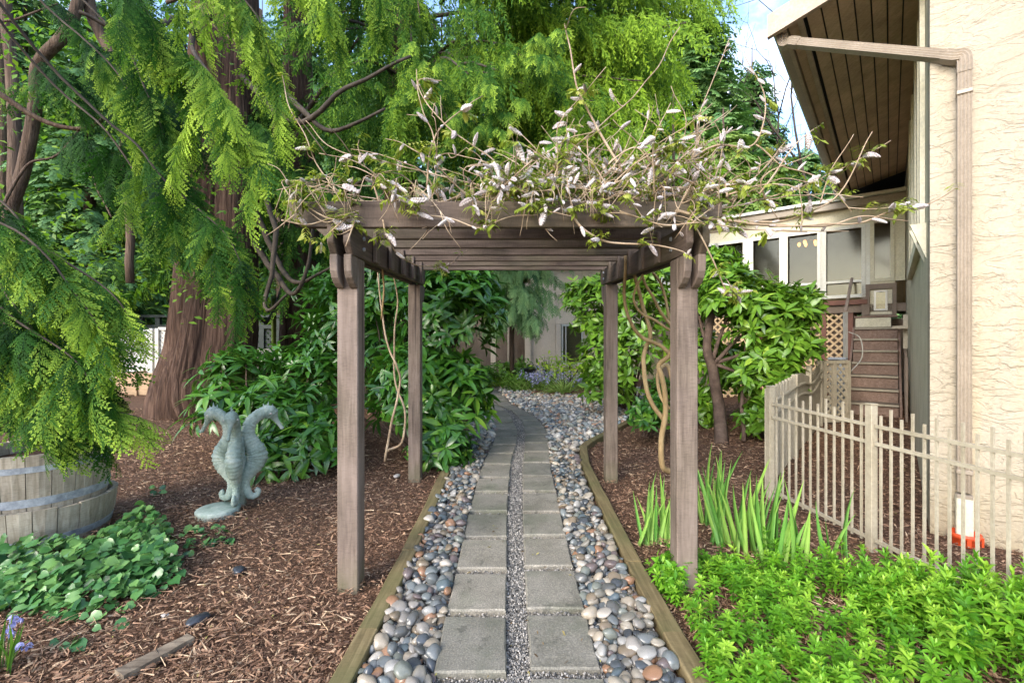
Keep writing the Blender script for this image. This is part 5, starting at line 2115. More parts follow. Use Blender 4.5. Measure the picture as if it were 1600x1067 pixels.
def fbox(name, px0, px1, z0, z1, y0, y1, mat, par=fb, bevel=0.0):
    x0, x1 = (px0 - CXP) / F * Yb, (px1 - CXP) / F * Yb
    mb = MB()
    mb.box(((x0 + x1) / 2, (y0 + y1) / 2, (z0 + z1) / 2), (abs(x1 - x0), abs(y1 - y0), z1 - z0))
    return mb.build(name, mat, par, bevel=bevel)


fbox('wall', 829, 868, -.1, 3.7, Yb, Yb + 4, M['wall_tan'])
fbox('wall', 877, 1140, -.1, .68, Yb + .02, Yb + 4, M['wall_tan'])
fbox('wall', 910, 1140, .685, 3.7, Yb + .02, Yb + 4, M['wall_tan'])
fbox('wall', 868.3, 909.5, 1.95, 3.7, Yb + .02, Yb + 4, M['wall_tan'])
fbox('pilaster', 868.5, 876.5, -.1, 1.94, Yb - .04, Yb + .2, M['wall_tan'], bevel=.01)
w = fbox('window', 880, 909, .70, 1.90, Yb + .10, Yb + .12, M['glass'])
fbox('pale_backing', 880.2, 908.8, .745, 1.875, Yb + .14, Yb + .155, M['whiteframe'])  # pale sheet added behind the glass to lighten the dark pane
for (a, b, z0, z1) in ((877.5, 880, .69, 1.94), (909, 910.5, .69, 1.94), (880, 909, .69, .74), (880, 909, 1.88, 1.94), (883.5, 885, .74, 1.88)):
    fbox('frame', a, b, z0, z1, Yb + .0, Yb + .09, M['whiteframe'], w)
fbox('sill', 876, 912, .58, .68, Yb - .08, Yb + .01, M['wall_tan'], bevel=.01)
for a, b in ((767, 775), (793, 795), (820, 829)):
    fbox('column', a, b, -.1, 3.2, Yb - .15, Yb + .0, M['wall_tan'], bevel=.01)
fbox('recess_wall', 700, 829, -.1, 3.2, Yb + .9, Yb + 1.1, M['wall_brown'])
for x_ in (780, 786, 801, 806, 811, 816):
    fbox('slat', x_, x_ + 2.2, .0, 2.2, Yb + .5, Yb + .54, M['wall_brown'])
mb = MB()
mb.box((3.0, Yb + 2.2, 3.85), (10, 5.0, .25))
mb.build('roof', M['wall_brown'], fb)

# ================================================================== BACK LEFT: LATTICE FENCE, RAISED BED, BENCH
lf = thing('lattice_fence', 'pale lattice fence panels between posts deep at the left', 'fence', P(200, 580, 11.4))
YL = 11.4
zg = float(gz(-8, YL))
for (a, b, top, yy) in ((96, 176, 1.58, YL + .5), (181, 236, 1.66, YL), (251, 300, 1.72, YL)):
    x0, x1 = (a - CXP) / F * yy, (b - CXP) / F * yy
    lattice('lattice', (x0, yy, zg + .05), (1, 0, 0), x1 - x0, top - zg - .08, .115, .056, .012, (0, -1, 0), M['lattice_white'], lf)
    for z in (zg + .06, top):
        mb = MB()
        mb.box(((x0 + x1) / 2, yy - .02, z), (x1 - x0 + .05, .06, .07))
        mb.build('rail', M['lattice_white'], lf)
for px in (178, 239, 248):
    mb = MB()
    mb.box(((px - CXP) / F * YL, YL - .03, .95), (.09, .09, 1.55))
    mb.build('post', M['lattice_white'], lf, bevel=.005)
mb = MB()
mb.box(((200 - CXP) / F * (YL + 1), YL + 1.0, .8), (5.0, .03, 1.3))
rb = thing('raised_bed', 'raised garden bed of fresh pale planks left of the big trunk', 'planter', P(220, 610, 10.6))
YB2 = 10.55
zg = float(gz(-8, YB2))
for z0 in (0, .26):
    mb = MB()
    x0, x1 = (181 - CXP) / F * YB2, (345 - CXP) / F * YB2
    mb.box(((x0 + x1) / 2, YB2, zg + z0 + .125), (x1 - x0, .045, .25))
    mb.build('plank', M['new_board'], rb, bevel=.004)
    mb = MB()
    mb.box((x0 + .02, YB2 + .6, zg + z0 + .125), (.045, 1.15, .25))
    mb.build('plank', M['new_board'], rb, bevel=.004)
mb = MB()
mb.box(((215 - CXP) / F * YB2, YB2 - .04, zg + .2), (.05, .04, .66))
mb.build('stake', M['new_board'], rb)
mb = MB()
mb.box(((240 - CXP) / F * YB2, YB2 + .7, zg + .40), (1.9, 1.1, .1))
mb.build('soil', M['ground'], rb)
lb = tag(MB().box(tuple(G(165, 622) + Vector((0, 0, .06))), (.75, .09, .09), Matrix.Rotation(.5, 3, 'Z')).build('loose_board', M['new_board'], None, bevel=.005), 'loose pale board on the ground in front of the raised bed', 'board')

df = thing('rail_fence', 'dark green rail fence behind the lattice fence and trunk', 'fence', P(300, 560, 13))
YD = 13.0
for px in range(140, 470, 27):
    mb = MB()
    mb.box(((px - CXP) / F * YD, YD, 1.15), (.13, .1, 1.9))
    mb.build('post', M['darkgreen'], df)
for z in (2.12, 1.82):
    mb = MB()
    mb.box(((300 - CXP) / F * YD, YD - .03, z), (6.6, .14 if z > 2 else .06, .07 if z > 2 else .10))
    mb.build('rail', M['darkgreen'], df)
lattice('lattice', ((135 - CXP) / F * YD, YD + .03, .45), (1, 0, 0), 6.2, 1.3, .17, .07, .012, (0, -1, 0), M['darkgreen'], df)

bn = thing('garden_bench', 'pale slatted garden bench behind the big cedar trunk', 'bench', P(422, 590, 9.6))
YN = 9.6
xl, xr = (388 - CXP) / F * YN, (456 - CXP) / F * YN
zg = float(gz(-5, YN))
for x in (xl, xr):
    mb = MB(); mb.box((x, YN, zg + .55), (.07, .07, 1.15)); mb.build('leg', M['lattice_white'], bn, bevel=.004)
    mb = MB(); mb.box((x, YN - .5, zg + .3), (.07, .07, .6)); mb.build('leg', M['lattice_white'], bn, bevel=.004)
    mb = MB(); mb.box((x, YN - .27, zg + .63), (.06, .6, .05)); mb.build('armrest', M['lattice_white'], bn, bevel=.004)
for z in (1.06, .62):
    mb = MB(); mb.box(((xl + xr) / 2, YN, zg + z), (xr - xl - .07, .045, .09)); mb.build('rail', M['lattice_white'], bn)
for i in range(9):
    mb = MB(); mb.box((xl + (xr - xl) * (i + 1) / 10, YN, zg + .84), (.045, .025, .34)); mb.build('slat', M['lattice_white'], bn)
for i in range(5):
    mb = MB(); mb.box(((xl + xr) / 2, YN - .08 - i * .1, zg + .45), (xr - xl, .085, .03)); mb.build('seat_slat', M['lattice_white'], bn)
pole = tag(MB().tube([G(428, 600), P(428, 465, 9.2)], .05, 10).build('green_pole', M['greenstem'], None, True), 'slim mossy green pole before the garden bench', 'pole')

# ================================================================== TREES
def fluted_trunk(name, parent, path, radii, lobes, mat, n=72, seed=0, flare=0.0):
    """trunk with vertical ridges; path: points, radii at the points"""
    pts = spline(path, 8)
    m = len(pts)
    rs = np.interp(np.linspace(0, len(radii) - 1, m), range(len(radii)), radii)
    V, Fc = [], []
    for i, p in enumerate(pts):
        f = i / (m - 1)
        for k in range(n):
            a = 2 * math.pi * k / n
            fl = flare * max(0, 1 - f * 6) ** 1.5
            rr = rs[i] * (1 + (0.05 + fl) * math.cos(lobes * a + seed + .5 * f) + .03 * math.cos(2 * lobes * a + 1.7 + seed))
            nz = mnoise.noise(Vector((math.cos(a) * 7 + seed, math.sin(a) * 7, f * 2.2)))
            n2 = mnoise.noise(Vector((math.cos(a) * 17 + seed, math.sin(a) * 17, f * 5)))
            n3_ = abs(mnoise.noise(Vector((math.cos(a) * 11 + seed * 2, math.sin(a) * 11, f * 1.1))))
            rr *= 1 + .045 * nz + .02 * n2 - .075 * max(0, .22 - n3_) / .22
            V.append(p + Vector((math.cos(a) * rr, math.sin(a) * rr, 0)))
    for i in range(m - 1):
        for k in range(n):
            Fc.append((i * n + k, i * n + (k + 1) % n, (i + 1) * n + (k + 1) % n, (i + 1) * n + k))
    return MB().add(V, Fc).build(name, mat, parent, True)


def spray_run(path, step, tmpl_scale, spread=.9, down=.75, jitter=.35, both=True):
    """sprays along a limb: positions, directions, ups, scales, tint"""
    pos, dr, up, sc, ti = [], [], [], [], []
    L = 0
    tot = sum((b - a).length for a, b in zip(path[:-1], path[1:]))
    acc = 0
    for a, b in zip(path[:-1], path[1:]):
        t = (b - a)
        l = t.length
        if l < 1e-5: continue
        t = t / l
        u = acc
        while u < l:
            p = a + t * u
            f = (L + u) / tot
            side = t.cross(Vector((0, 0, 1)))
            if side.length < .05: side = Vector((1, 0, 0))
            side.normalize()
            for sg in ((-1, 1) if both else (R.choice((-1, 1)),)):
                d = t * (.55 + .6 * f) + side * sg * spread * R.uniform(.5, 1.1) * (1 - .55 * f) + Vector((0, 0, -down * R.uniform(.6, 1.3)))
                d += Vector((R.gauss(0, jitter), R.gauss(0, jitter), R.gauss(0, jitter))) * .6
                pos.append(p); dr.append(d.normalized())
                up.append(Vector((0, -.35, 1)) + Vector((R.gauss(0, .3), R.gauss(0, .3), R.gauss(0, .3))))
                sc.append(tmpl_scale * R.uniform(.65, 1.15) * (1.1 - .35 * f))
                ti.append(.27 + .20 * f + R.gauss(0, .13))
            u += step * R.uniform(.7, 1.3)
        acc = u - l
        L += l
    return pos, dr, up, sc, ti


class Crown:
    def __init__(self): self.a = [[], [], [], [], []]

    def add(self, r, dt=0.0):
        for x, y in zip(self.a, r): x.extend(y)
        if dt:
            n = len(r[4])
            for i in range(len(self.a[4]) - n, len(self.a[4])): self.a[4][i] += dt

    def build(self, name, tm, mat, parent):
        p, d, u, s, t = self.a
        return scatter(name, tm, np.array([list(v) for v in p]), frames(np.array([list(v) for v in d]), np.array([list(v) for v in u])), np.array(s), np.array(t), mat, parent)


def limb_of(pts, r0, r1, mb, n=7, amp=.03):
    sp = spline(pts, 6)
    sp = wobble(sp, amp, R.random() * 20, 2.0)
    mb.tube(sp, taper(len(sp), r0, r1), n)
    return sp


def limb_part(parent, pts, r0, r1, n=7, amp=.03, mat='limb', name='limb'):
    mb = MB()
    sp = limb_of(pts, r0, r1, mb, n, amp)
    mb.build(name, M[mat], parent, True)
    return sp


# ---------------- big red cedar (left of the pergola)
TA = G(322, 650)
cedarA = thing('red_cedar', 'massive red cedar with twin fluted trunk and flared base', 'tree', TA, 'cedar trees')
pA = [TA + Vector((-.02, .6, -.25)), P(328, 610, 8.25), P(335, 540, 8.3), P(341, 450, 8.3), P(347, 300, 8.3), P(352, 150, 8.3), P(356, 0, 8.3), P(362, -330, 8.4)]
fluted_trunk('trunk', cedarA, pA, [1.0, .80, .68, .64, .60, .56, .50, .36], 3, M['bark'], 150, 1.0, .18)
pA2 = [TA + Vector((.48, .25, -.2)), P(354, 600, 8.0), P(362, 520, 8.0), P(366, 400, 8.05), P(366, 250, 8.1), P(364, 80, 8.2)]
fluted_trunk('trunk', cedarA, pA2, [.60, .46, .42, .38, .34, .30], 2, M['bark'], 110, 2.0, .2)
pA3 = [TA + Vector((-.55, .35, -.2)), P(300, 600, 7.9), P(318, 500, 8.0), P(330, 360, 8.1)]
fluted_trunk('trunk', cedarA, pA3, [.50, .36, .34, .28], 2, M['bark'], 96, 3.0, .2)
limbsA = [[P(400, 330, 8.1), P(440, 420, 7.6), P(470, 440, 7.2), P(520, 415, 7.0)], [P(395, 380, 8.0), P(440, 440, 7.4), P(470, 445, 7.0), P(500, 300, 6.8)],
          [P(380, 60, 8), P(450, 150, 6.6), P(520, 205, 6.4), P(600, 170, 6.2)], [P(380, 120, 8), P(460, 190, 6.6), P(540, 140, 6.2), P(640, 90, 6)],
          [P(330, 90, 8), P(280, 30, 6.5), P(210, 60, 5.4), P(120, 20, 5)], [P(340, 10, 8.2), P(300, 60, 7), P(330, 120, 6)],
          [P(395, 260, 8.1), P(430, 360, 7.4), P(415, 480, 7.2), P(450, 460, 7.1)]]
for l in limbsA: limb_part(cedarA, l, .055, .018, 7, .05)
crA = Crown()
for k in range(34):
    a = R.uniform(0, 6.28)
    h = R.uniform(3.2, 7.2)
    b = Vector((TA.x + .1, TA.y + .6, h))
    r = R.uniform(1.6, 3.4)
    e = b + Vector((math.cos(a) * r, math.sin(a) * r, -.4 * r * R.uniform(.6, 1.4)))
    if e.y < 4.8 and e.z < 3.2: continue
    pth = spline([b, b.lerp(e, .5) + Vector((0, 0, .15)), e], 6)
    crA.add(spray_run(pth[5:], .16, .52, .8, .9))
crA.build('crown', CEDAR_MID, M['cedar'], cedarA)

# ---------------- second dark trunk
TB = G(470, 640)
TB = P(468, 600, 9.6); TB.z = float(gz(TB.x, TB.y))
cedarB = thing('red_cedar', 'darker red cedar trunk standing right of the massive one', 'tree', TB, 'cedar trees')
fluted_trunk('trunk', cedarB, [TB + Vector((0, 0, -.2)), P(468, 560, 9.6), P(470, 420, 9.6), P(466, 250, 9.7), P(462, -200, 9.8)], [.55, .43, .38, .33, .22], 3, M['bark'], 96, 5.0, .15)
for l in ([P(455, 420, 9.5), P(420, 500, 8.9), P(395, 480, 8.6)], [P(480, 350, 9.4), P(540, 300, 8.6), P(600, 260, 8)], [P(460, 200, 9.4), P(520, 120, 8.8), P(560, 60, 8.4)]):
    limb_part(cedarB, l, .06, .02)
crB = Crown()
for k in range(46):
    a = R.uniform(0, 6.28)
    h = R.uniform(3.0, 7.6)
    b = Vector((TB.x, TB.y, h))
    r = R.uniform(1.4, 3.2)
    e = b + Vector((math.cos(a) * r, math.sin(a) * r, -.5 * r * R.uniform(.6, 1.4)))
    pth = spline([b, b.lerp(e, .5) + Vector((0, 0, .15)), e], 6)
    crB.add(spray_run(pth[4:], .15, .62, .6, 1.3))
crB.build('crown', WEEP, M['cedar'], cedarB)

# ---------------- weeping curtain above the pergola
TCt = Vector((-1.75, 9.3, float(gz(-1.75, 9.3))))
cedarC = thing('weeping_cedar', 'weeping cedar whose long curtains of fronds hang behind the pergola top', 'tree', TCt, 'cedar trees')
fluted_trunk('trunk', cedarC, [TCt + Vector((-.6, 0, -.2)), TCt + Vector((-.6, 0, 2)), TCt + Vector((-.5, .05, 6)), TCt + Vector((-.4, .1, 13))], [.42, .34, .28, .10], 3, M['bark'], 40, 7.0, .1)
crC, crC2 = Crown(), Crown()
mbC = MB()


def hang(path, step, L, crown, tint0, out):
    acc = 0
    tot = sum((b - a).length for a, b in zip(path[:-1], path[1:]))
    l0 = 0
    pos, dr, up, sc, ti = [], [], [], [], []
    for a, b in zip(path[:-1], path[1:]):
        t = b - a; l = t.length
        if l < 1e-5: continue
        u = acc
        while u < l:
            f = (l0 + u) / tot
            for _ in range(2):
                p = a + t * (u / l) + Vector((R.gauss(0, .09), R.gauss(0, .09), R.gauss(0, .05)))
                d = Vector((R.gauss(0, .16), R.gauss(0, .16), -1)) + out * (.15 + .25 * f)
                pos.append(p); dr.append(d.normalized()); up.append(Vector((R.gauss(0, .6), -1, R.gauss(0, .3))))
                sc.append(L * R.uniform(.55, 1.25)); ti.append(tint0 + .12 * f + R.gauss(0, .10))
            u += step * R.uniform(.6, 1.4)
        acc = u - l
        l0 += l
    crown.add((pos, dr, up, sc, ti))


NL = 0
while NL < 175:
    px, py, d = (R.uniform(430, 1150) if R.random() < .6 else R.uniform(820, 1160)), R.uniform(-110, 250), R.uniform(6.6, 9.6)
    if px > 1165 - max(0, py - 10) * .80: continue
    if d < 7 and px < 600: continue
    e = P(px, py, d)
    hb = e.z + R.uniform(.5, 1.7)
    b = Vector((TCt.x - .45 + max(0, px - 700) * .006, TCt.y + .5, hb))
    if (e - b).length < 1.0: continue
    mid = b.lerp(e, .55) + Vector((0, 0, .35))
    pth = spline([b, mid, e], 7)
    if NL % 2 == 0: mbC.tube(pth, taper(len(pth), .045, .010), 5)
    out = (e - b); out.z = 0; out.normalize()
    # colour: fronds get paler towards the right
    hang(pth[5:], .075, .74, crC, .42 + .20 * smooth(650, 1050, px) + R.gauss(0, .07), out)
    NL += 1
mbC.build('limbs', M['limb'], cedarC, True)['kind'] = 'stuff'
crC.build('crown', WEEP, M['cedar'], cedarC)
# a few flat bright sprays in front of the curtain
for k in range(40):
    px, py = R.uniform(640, 900), R.uniform(40, 250)
    if py > 150 and px < 700: continue
    e = P(px, py, R.uniform(5.6, 6.6))
    b = e + Vector((R.uniform(-.5, .2), R.uniform(.6, 1.2), R.uniform(.1, .5)))
    crC2.add(spray_run(spline([b, b.lerp(e, .6) + Vector((0, 0, .05)), e], 5), .13, .34, .9, .7), .08)
crC2.build('young_sprays', CEDAR_MID, M['cedar_bright'], cedarC)

# ---------------- near cedar: its trunk stands outside the picture at the left, the boughs reach in
TN = Vector((-4.1, 2.2, 0))
cedarN = thing('red_cedar', 'near cedar whose bright drooping boughs hang over the barrel tubs at left', 'tree', TN, 'cedar trees')
fluted_trunk('trunk', cedarN, [TN + Vector((0, 0, -.2)), TN + Vector((0, 0, 1)), TN + Vector((.1, .1, 4)), TN + Vector((.2, .3, 9))], [.42, .30, .25, .12], 3, M['bark'], 40, 9.0, .2)
crN, crT = Crown(), Crown()
lowb = [  # drooping boughs over the tubs
    [(-420, 250, 2.3), (-60, 330, 2.4), (70, 395, 2.45), (130, 470, 2.45), (165, 540, 2.45)],
    [(-420, 270, 2.4), (0, 365, 2.55), (120, 425, 2.6), (180, 470, 2.6), (215, 520, 2.62)],
    [(-420, 400, 2.4), (-20, 500, 2.5), (90, 575, 2.5), (165, 630, 2.5), (222, 652, 2.52)],
    [(-420, 430, 2.5), (-10, 540, 2.65), (70, 590, 2.7), (120, 640, 2.7), (150, 690, 2.7)],
    [(-420, 300, 2.6), (-60, 400, 2.7), (20, 470, 2.7), (70, 560, 2.65), (85, 650, 2.6)],
    [(-420, 360, 2.3), (-80, 440, 2.35), (30, 500, 2.4), (110, 560, 2.4), (150, 620, 2.4)],
    [(-420, 420, 2.4), (-70, 530, 2.55), (10, 585, 2.6), (70, 625, 2.6), (100, 665, 2.6)],
    [(-420, 330, 2.8), (-20, 420, 2.95), (90, 480, 3.0), (150, 560, 3.0), (180, 640, 2.95)],
    [(-420, 200, 2.5), (-80, 280, 2.6), (20, 330, 2.65), (60, 400, 2.65), (95, 480, 2.6)],
]
def pendulous(crown, sp, k0, step, length, sstep, size, dt, out=Vector((.25, -.1, 0)), spread=.8, down=.5):
    """hanging secondary branchlets along a bough, each with its own flat sprays"""
    acc = 0.0
    tot = max(1, len(sp) - k0)
    for i in range(k0, len(sp) - 1):
        acc += (sp[i + 1] - sp[i]).length
        while acc > step:
            acc -= step * R.uniform(.7, 1.3)
            f = (i - k0) / tot
            t = (sp[i + 1] - sp[i]).normalized()
            s = Vector((R.gauss(0, .35), R.gauss(0, .35), 0))
            L = length * R.uniform(.5, 1.2) * (1.1 - .4 * f)
            p0 = sp[i]
            p1 = p0 + (t * .5 + s + out) * L * .45 + Vector((0, 0, -.22 * L))
            p2 = p0 + (t * .6 + s * 1.2 + out) * L * .75 + Vector((0, 0, -1.0 * L))
            tint = dt + R.gauss(0, .05)
            crown.add(spray_run(spline([p0, p1, p2], 5), sstep, size, spread, down, .28), tint)


for i, l in enumerate(lowb):
    pts = [P(*q) for q in l]
    pts[0] = TN + Vector((.1, .05, pts[0].z))
    sp = limb_part(cedarN, pts, .010, .0025, 6, .04)
    k = int(len(sp) * .26)
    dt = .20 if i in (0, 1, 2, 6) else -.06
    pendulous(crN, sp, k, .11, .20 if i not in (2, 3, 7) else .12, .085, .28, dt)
    crN.add(spray_run(sp[int(len(sp) * .55):], .07, .30, .8, .5), dt + .08)
# inner darker growth
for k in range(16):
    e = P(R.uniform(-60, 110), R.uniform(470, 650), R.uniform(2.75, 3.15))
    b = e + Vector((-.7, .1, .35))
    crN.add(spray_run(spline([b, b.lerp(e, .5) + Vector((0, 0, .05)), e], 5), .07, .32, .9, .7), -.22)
topb = [  # boughs hanging in from above
    [(-300, -500, 3.0), (60, -200, 3.4), (210, 20, 3.5), (300, 110, 3.5), (360, 190, 3.45), (405, 275, 3.4)],
    [(-300, -520, 3.2), (150, -250, 3.6), (330, -60, 3.6), (410, 40, 3.6), (430, 130, 3.6)],
    [(-300, -450, 3.2), (40, -100, 3.6), (190, 60, 3.8), (240, 150, 3.8), (262, 240, 3.8), (275, 330, 3.75)],
    [(-300, -560, 3.2), (260, -240, 3.6), (440, -110, 3.5), (500, -30, 3.5), (515, 40, 3.5)],
    [(-300, -300, 3.0), (60, 80, 3.5), (210, 230, 3.6), (290, 310, 3.6), (350, 365, 3.55), (378, 410, 3.5)],
    [(-300, -400, 3.4), (0, -80, 3.9), (170, 100, 4.1), (225, 190, 4.1), (240, 300, 4.1)],
    [(-300, -280, 3.4), (20, 60, 3.9), (170, 210, 4.1), (230, 290, 4.1), (270, 340, 4.05), (290, 375, 4.0)],
    [(-300, -420, 3.0), (60, -190, 3.3), (170, -70, 3.3), (235, 20, 3.3), (255, 70, 3.3)],
    [(-300, -600, 3.3), (300, -300, 3.9), (460, -160, 3.9), (560, -60, 3.9), (590, 20, 3.9)],
]
for i, l in enumerate(topb):
    pts = [P(*q) for q in l]
    pts[0] = TN + Vector((.15, .12, min(7.5, max(1.5, pts[0].z))))
    # the bough arches over: lift its middle
    sp = limb_part(cedarN, pts, .013, .003, 6, .05)
    k = int(len(sp) * .40)
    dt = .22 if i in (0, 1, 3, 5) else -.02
    pendulous(crT, sp, k, .205, .46, .12, .37, dt, Vector((.18, -.1, 0)), .6, .8)
    crT.add(spray_run(sp[int(len(sp) * .6):], .10, .36, .7, .9), dt + .08)
# shaded growth further back between the boughs
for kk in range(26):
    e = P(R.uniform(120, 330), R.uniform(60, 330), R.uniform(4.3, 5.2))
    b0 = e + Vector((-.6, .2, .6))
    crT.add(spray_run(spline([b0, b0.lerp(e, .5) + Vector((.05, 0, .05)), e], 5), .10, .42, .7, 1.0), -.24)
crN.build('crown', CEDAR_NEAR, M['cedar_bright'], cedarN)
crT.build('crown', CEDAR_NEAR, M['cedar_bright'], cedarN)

# ---------------- vine maple with curved stems at the upper left
vm = thing('vine_maple', 'small tree with bent brown stems crossing at the upper left', 'tree', P(10, 640, 5.8))
limb_part(vm, [P(-10, 640, 6.0), P(8, 420, 6.0), P(18, 320, 6.0), P(52, 200, 6.0), P(56, 110, 5.9), P(100, 55, 5.9), P(122, 10, 5.9), P(128, -140, 5.9)], .085, .06, 9, .04, 'bark2', 'stem')
limb_part(vm, [P(205, 440, 6.2), P(198, 260, 6.2), P(185, 110, 6.1), P(160, 60, 6.1), P(138, 0, 6.0), P(130, -120, 6)], .05, .075, 9, .03, 'bark2', 'stem')
limb_part(vm, [P(-40, 130, 5.0), P(0, 148, 5.0), P(50, 180, 5.1), P(120, 200, 5.2), P(170, 178, 5.3), P(205, 150, 5.4)], .035, .016, 7, .03, 'bark2', 'stem')
limb_part(vm, [P(-30, 35, 5.2), P(30, 28, 5.2), P(90, 5, 5.3)], .016, .01, 6, .03, 'bark2', 'stem')
limb_part(vm, [P(0, 330, 5.6), P(40, 258, 5.7), P(90, 240, 5.8), P(140, 180, 5.9)], .018, .01, 6, .03, 'bark2', 'stem')
limb_part(vm, [P(130, 230, 5.8), P(150, 290, 5.7), P(175, 340, 5.6)], .02, .008, 6, .03, 'bark2', 'stem')
limb_part(vm, [P(262, 5, 5.0), P(300, -2, 5.0), P(330, 40, 5.0), P(370, 70, 5.0)], .022, .01, 6, .03, 'bark2', 'stem')
n = 2600
ctr = np.array([list(P(R.uniform(-80, 330), R.uniform(-60, 480), R.uniform(5.8, 8.5))) for _ in range(130)])
pp = ctr[NR.integers(0, len(ctr), n)] + NR.normal(0, .22, (n, 3))
dd = rnd_dirs(n); dd[:, 2] = dd[:, 2] * .35 - .2
scatter('leaves', [leaf_t(1, .62, 2, .18, .2)], pp, frames(dd, np.tile([[0, -.3, 1.]], (n, 1)) + rnd_dirs(n) * .5), NR.uniform(.07, .13, n), NR.normal(.42, .2, n), M['maple'], vm)


# ---------------- woodland trees
def broadleaf(name, label, base, h, r, nleaf, leaf, mat, group=None, z0=.25, trunk_r=.12, tint=.5, lean=(0, 0)):
    t = thing(name, label, 'tree', base, group)
    mb = MB()
    top = base + Vector((lean[0], lean[1], h * .85))
    sp = limb_of([base - Vector((0, 0, .2)), base.lerp(top, .4) + Vector((R.uniform(-.3, .3), 0, 0)), top], trunk_r, .03, mb, 8, .12)
    tips = []
    for k in range(16):
        f = R.uniform(z0, 1)
        p = sp[int(f * (len(sp) - 1))]
        a = R.uniform(0, 6.28)
        e = p + Vector((math.cos(a) * r * R.uniform(.5, 1), math.sin(a) * r * R.uniform(.5, 1), R.uniform(-.1, .35) * r))
        q = limb_of([p, p.lerp(e, .5) + Vector((0, 0, .15)), e], .035, .008, mb, 5, .08)
        tips += q[3:]
    mb.build('trunk', M['bark2'], t, True)
    tp = np.array([list(v) for v in tips])
    pp = tp[NR.integers(0, len(tp), nleaf)] + NR.normal(0, .13 * r, (nleaf, 3)) * np.array([1, 1, .7])
    pp[:, 2] = np.maximum(pp[:, 2], base.z + .2)
    dd = rnd_dirs(nleaf); dd[:, 2] = dd[:, 2] * .4 - .15
    scatter('crown', [leaf_t(1, .6, 2, .18, .2)], pp, frames(dd, np.tile([[0, 0, 1.]], (nleaf, 1)) + rnd_dirs(nleaf) * .6), leaf * NR.uniform(.6, 1.3, nleaf),
            NR.normal(tint, .2, nleaf), mat, t)
    return t


def conifer(name, label, base, h, r, nfr, mat, group=None, tint=.4, z0=.1, tm=None, trunk_r=.22):
    t = thing(name, label, 'tree', base, group)
    MB().tube([base - Vector((0, 0, .2)), base + Vector((0, 0, h * .5)), base + Vector((0, 0, h))], [trunk_r, trunk_r * .6, .02], 10).build('trunk', M['bark2'], t, True)
    f = z0 + (1 - z0) * (1 - (NR.random(nfr) * .98 + .02) ** .66)
    a = NR.uniform(0, 6.283, nfr)
    lay = np.round(f * h / .55) * .55 / h + NR.normal(0, .010, nfr)
    rad = r * (1 - lay) ** .85 * (NR.random(nfr) ** .6) * (.75 + .5 * np.abs(np.sin(a * 2.5 + lay * 37)))
    pos = np.stack([base.x + np.cos(a) * rad, base.y + np.sin(a) * rad, base.z + lay * h - rad * .28], 1)
    d = np.stack([np.cos(a) + NR.normal(0, .3, nfr), np.sin(a) + NR.normal(0, .3, nfr), -.45 + NR.normal(0, .25, nfr)], 1)
    up = np.stack([np.zeros(nfr), np.zeros(nfr), np.ones(nfr)], 1) + rnd_dirs(nfr) * .3
    sc = NR.uniform(.55, 1.1, nfr) * (.35 + .16 * r)
    scatter('crown', tm or FIRF, pos, frames(d, up), sc, tint + NR.normal(0, .13, nfr) + .1 * (rad / (r + .01)), mat, t)
    return t


def gp(px, d):
    x = (px - CXP) / F * d
    return Vector((x, d, float(gz(x, d))))


WL = 'light green woodland tree '
for (px, d, h, r, lf, mt, tn, lab) in (
        (60, 14, 7, 2.2, .15, 'maple', .6, 'above the left lattice panel'), (150, 16, 8, 2.4, .16, 'maple', .55, 'behind the middle lattice panel'), (235, 18, 8, 2.6, .17, 'maple', .65, 'behind the right lattice panel'),
        (-40, 13, 7, 2.2, .15, 'maple', .45, 'cut by the left picture edge'), (300, 22, 9, 2.8, .2, 'maple', .6, 'showing left of the massive cedar trunk'), (420, 17, 7, 2.2, .16, 'maple', .6, 'behind the garden bench'),
        (110, 24, 11, 3.2, .22, 'maple', .5, 'tallest and farthest at the left'), (10, 20, 10, 3, .2, 'maple', .5, 'far back near the left edge'), (520, 16, 6, 2.2, .16, 'maple', .45, 'behind the dark rhododendron'),
        (205, 13.8, 5, 1.6, .12, 'maple', .7, 'small and close behind the lattice fence')):
    broadleaf('woodland_tree', WL + lab, gp(px, d), h, r, 2300, lf, M[mt], 'light green woodland trees', .12, .11, tn)
for (px, d, h, r, lab) in ((30, 28, 22, 4.5, 'near the left edge'), (170, 30, 24, 4.6, 'behind the middle lattice panel'), (290, 27, 22, 4.2, 'left of the massive cedar'), (410, 30, 24, 4.5, 'between the two cedar trunks'),
                      (-90, 24, 20, 4, 'at the far left border'), (560, 26, 22, 4.6, 'behind the left pergola post'), (690, 24, 20, 4.5, 'behind the hanging curtain of fronds'), (80, 19, 17, 3.0, 'closest to the lattice fence'), (220, 22, 18, 3.2, 'over the raised bed'),
                      (480, 20, 19, 3.6, 'behind the darker cedar trunk'), (360, 21, 19, 3.4, 'hidden by the massive cedar trunk'), (800, 22, 19, 4.2, 'behind the pergola roof middle'), (620, 17, 16, 3.4, 'nearest behind the pergola roof'), (140, 13, 12, 2.2, 'slim, behind the crossing brown stems'), (40, 15, 14, 2.6, 'behind the bent maple stems')):
    conifer('conifer', 'tall dark conifer closing the woods ' + lab, gp(px, d), h, r, 2200, M['fir'], 'dark conifers behind the woods', .34, .05, None, .2)

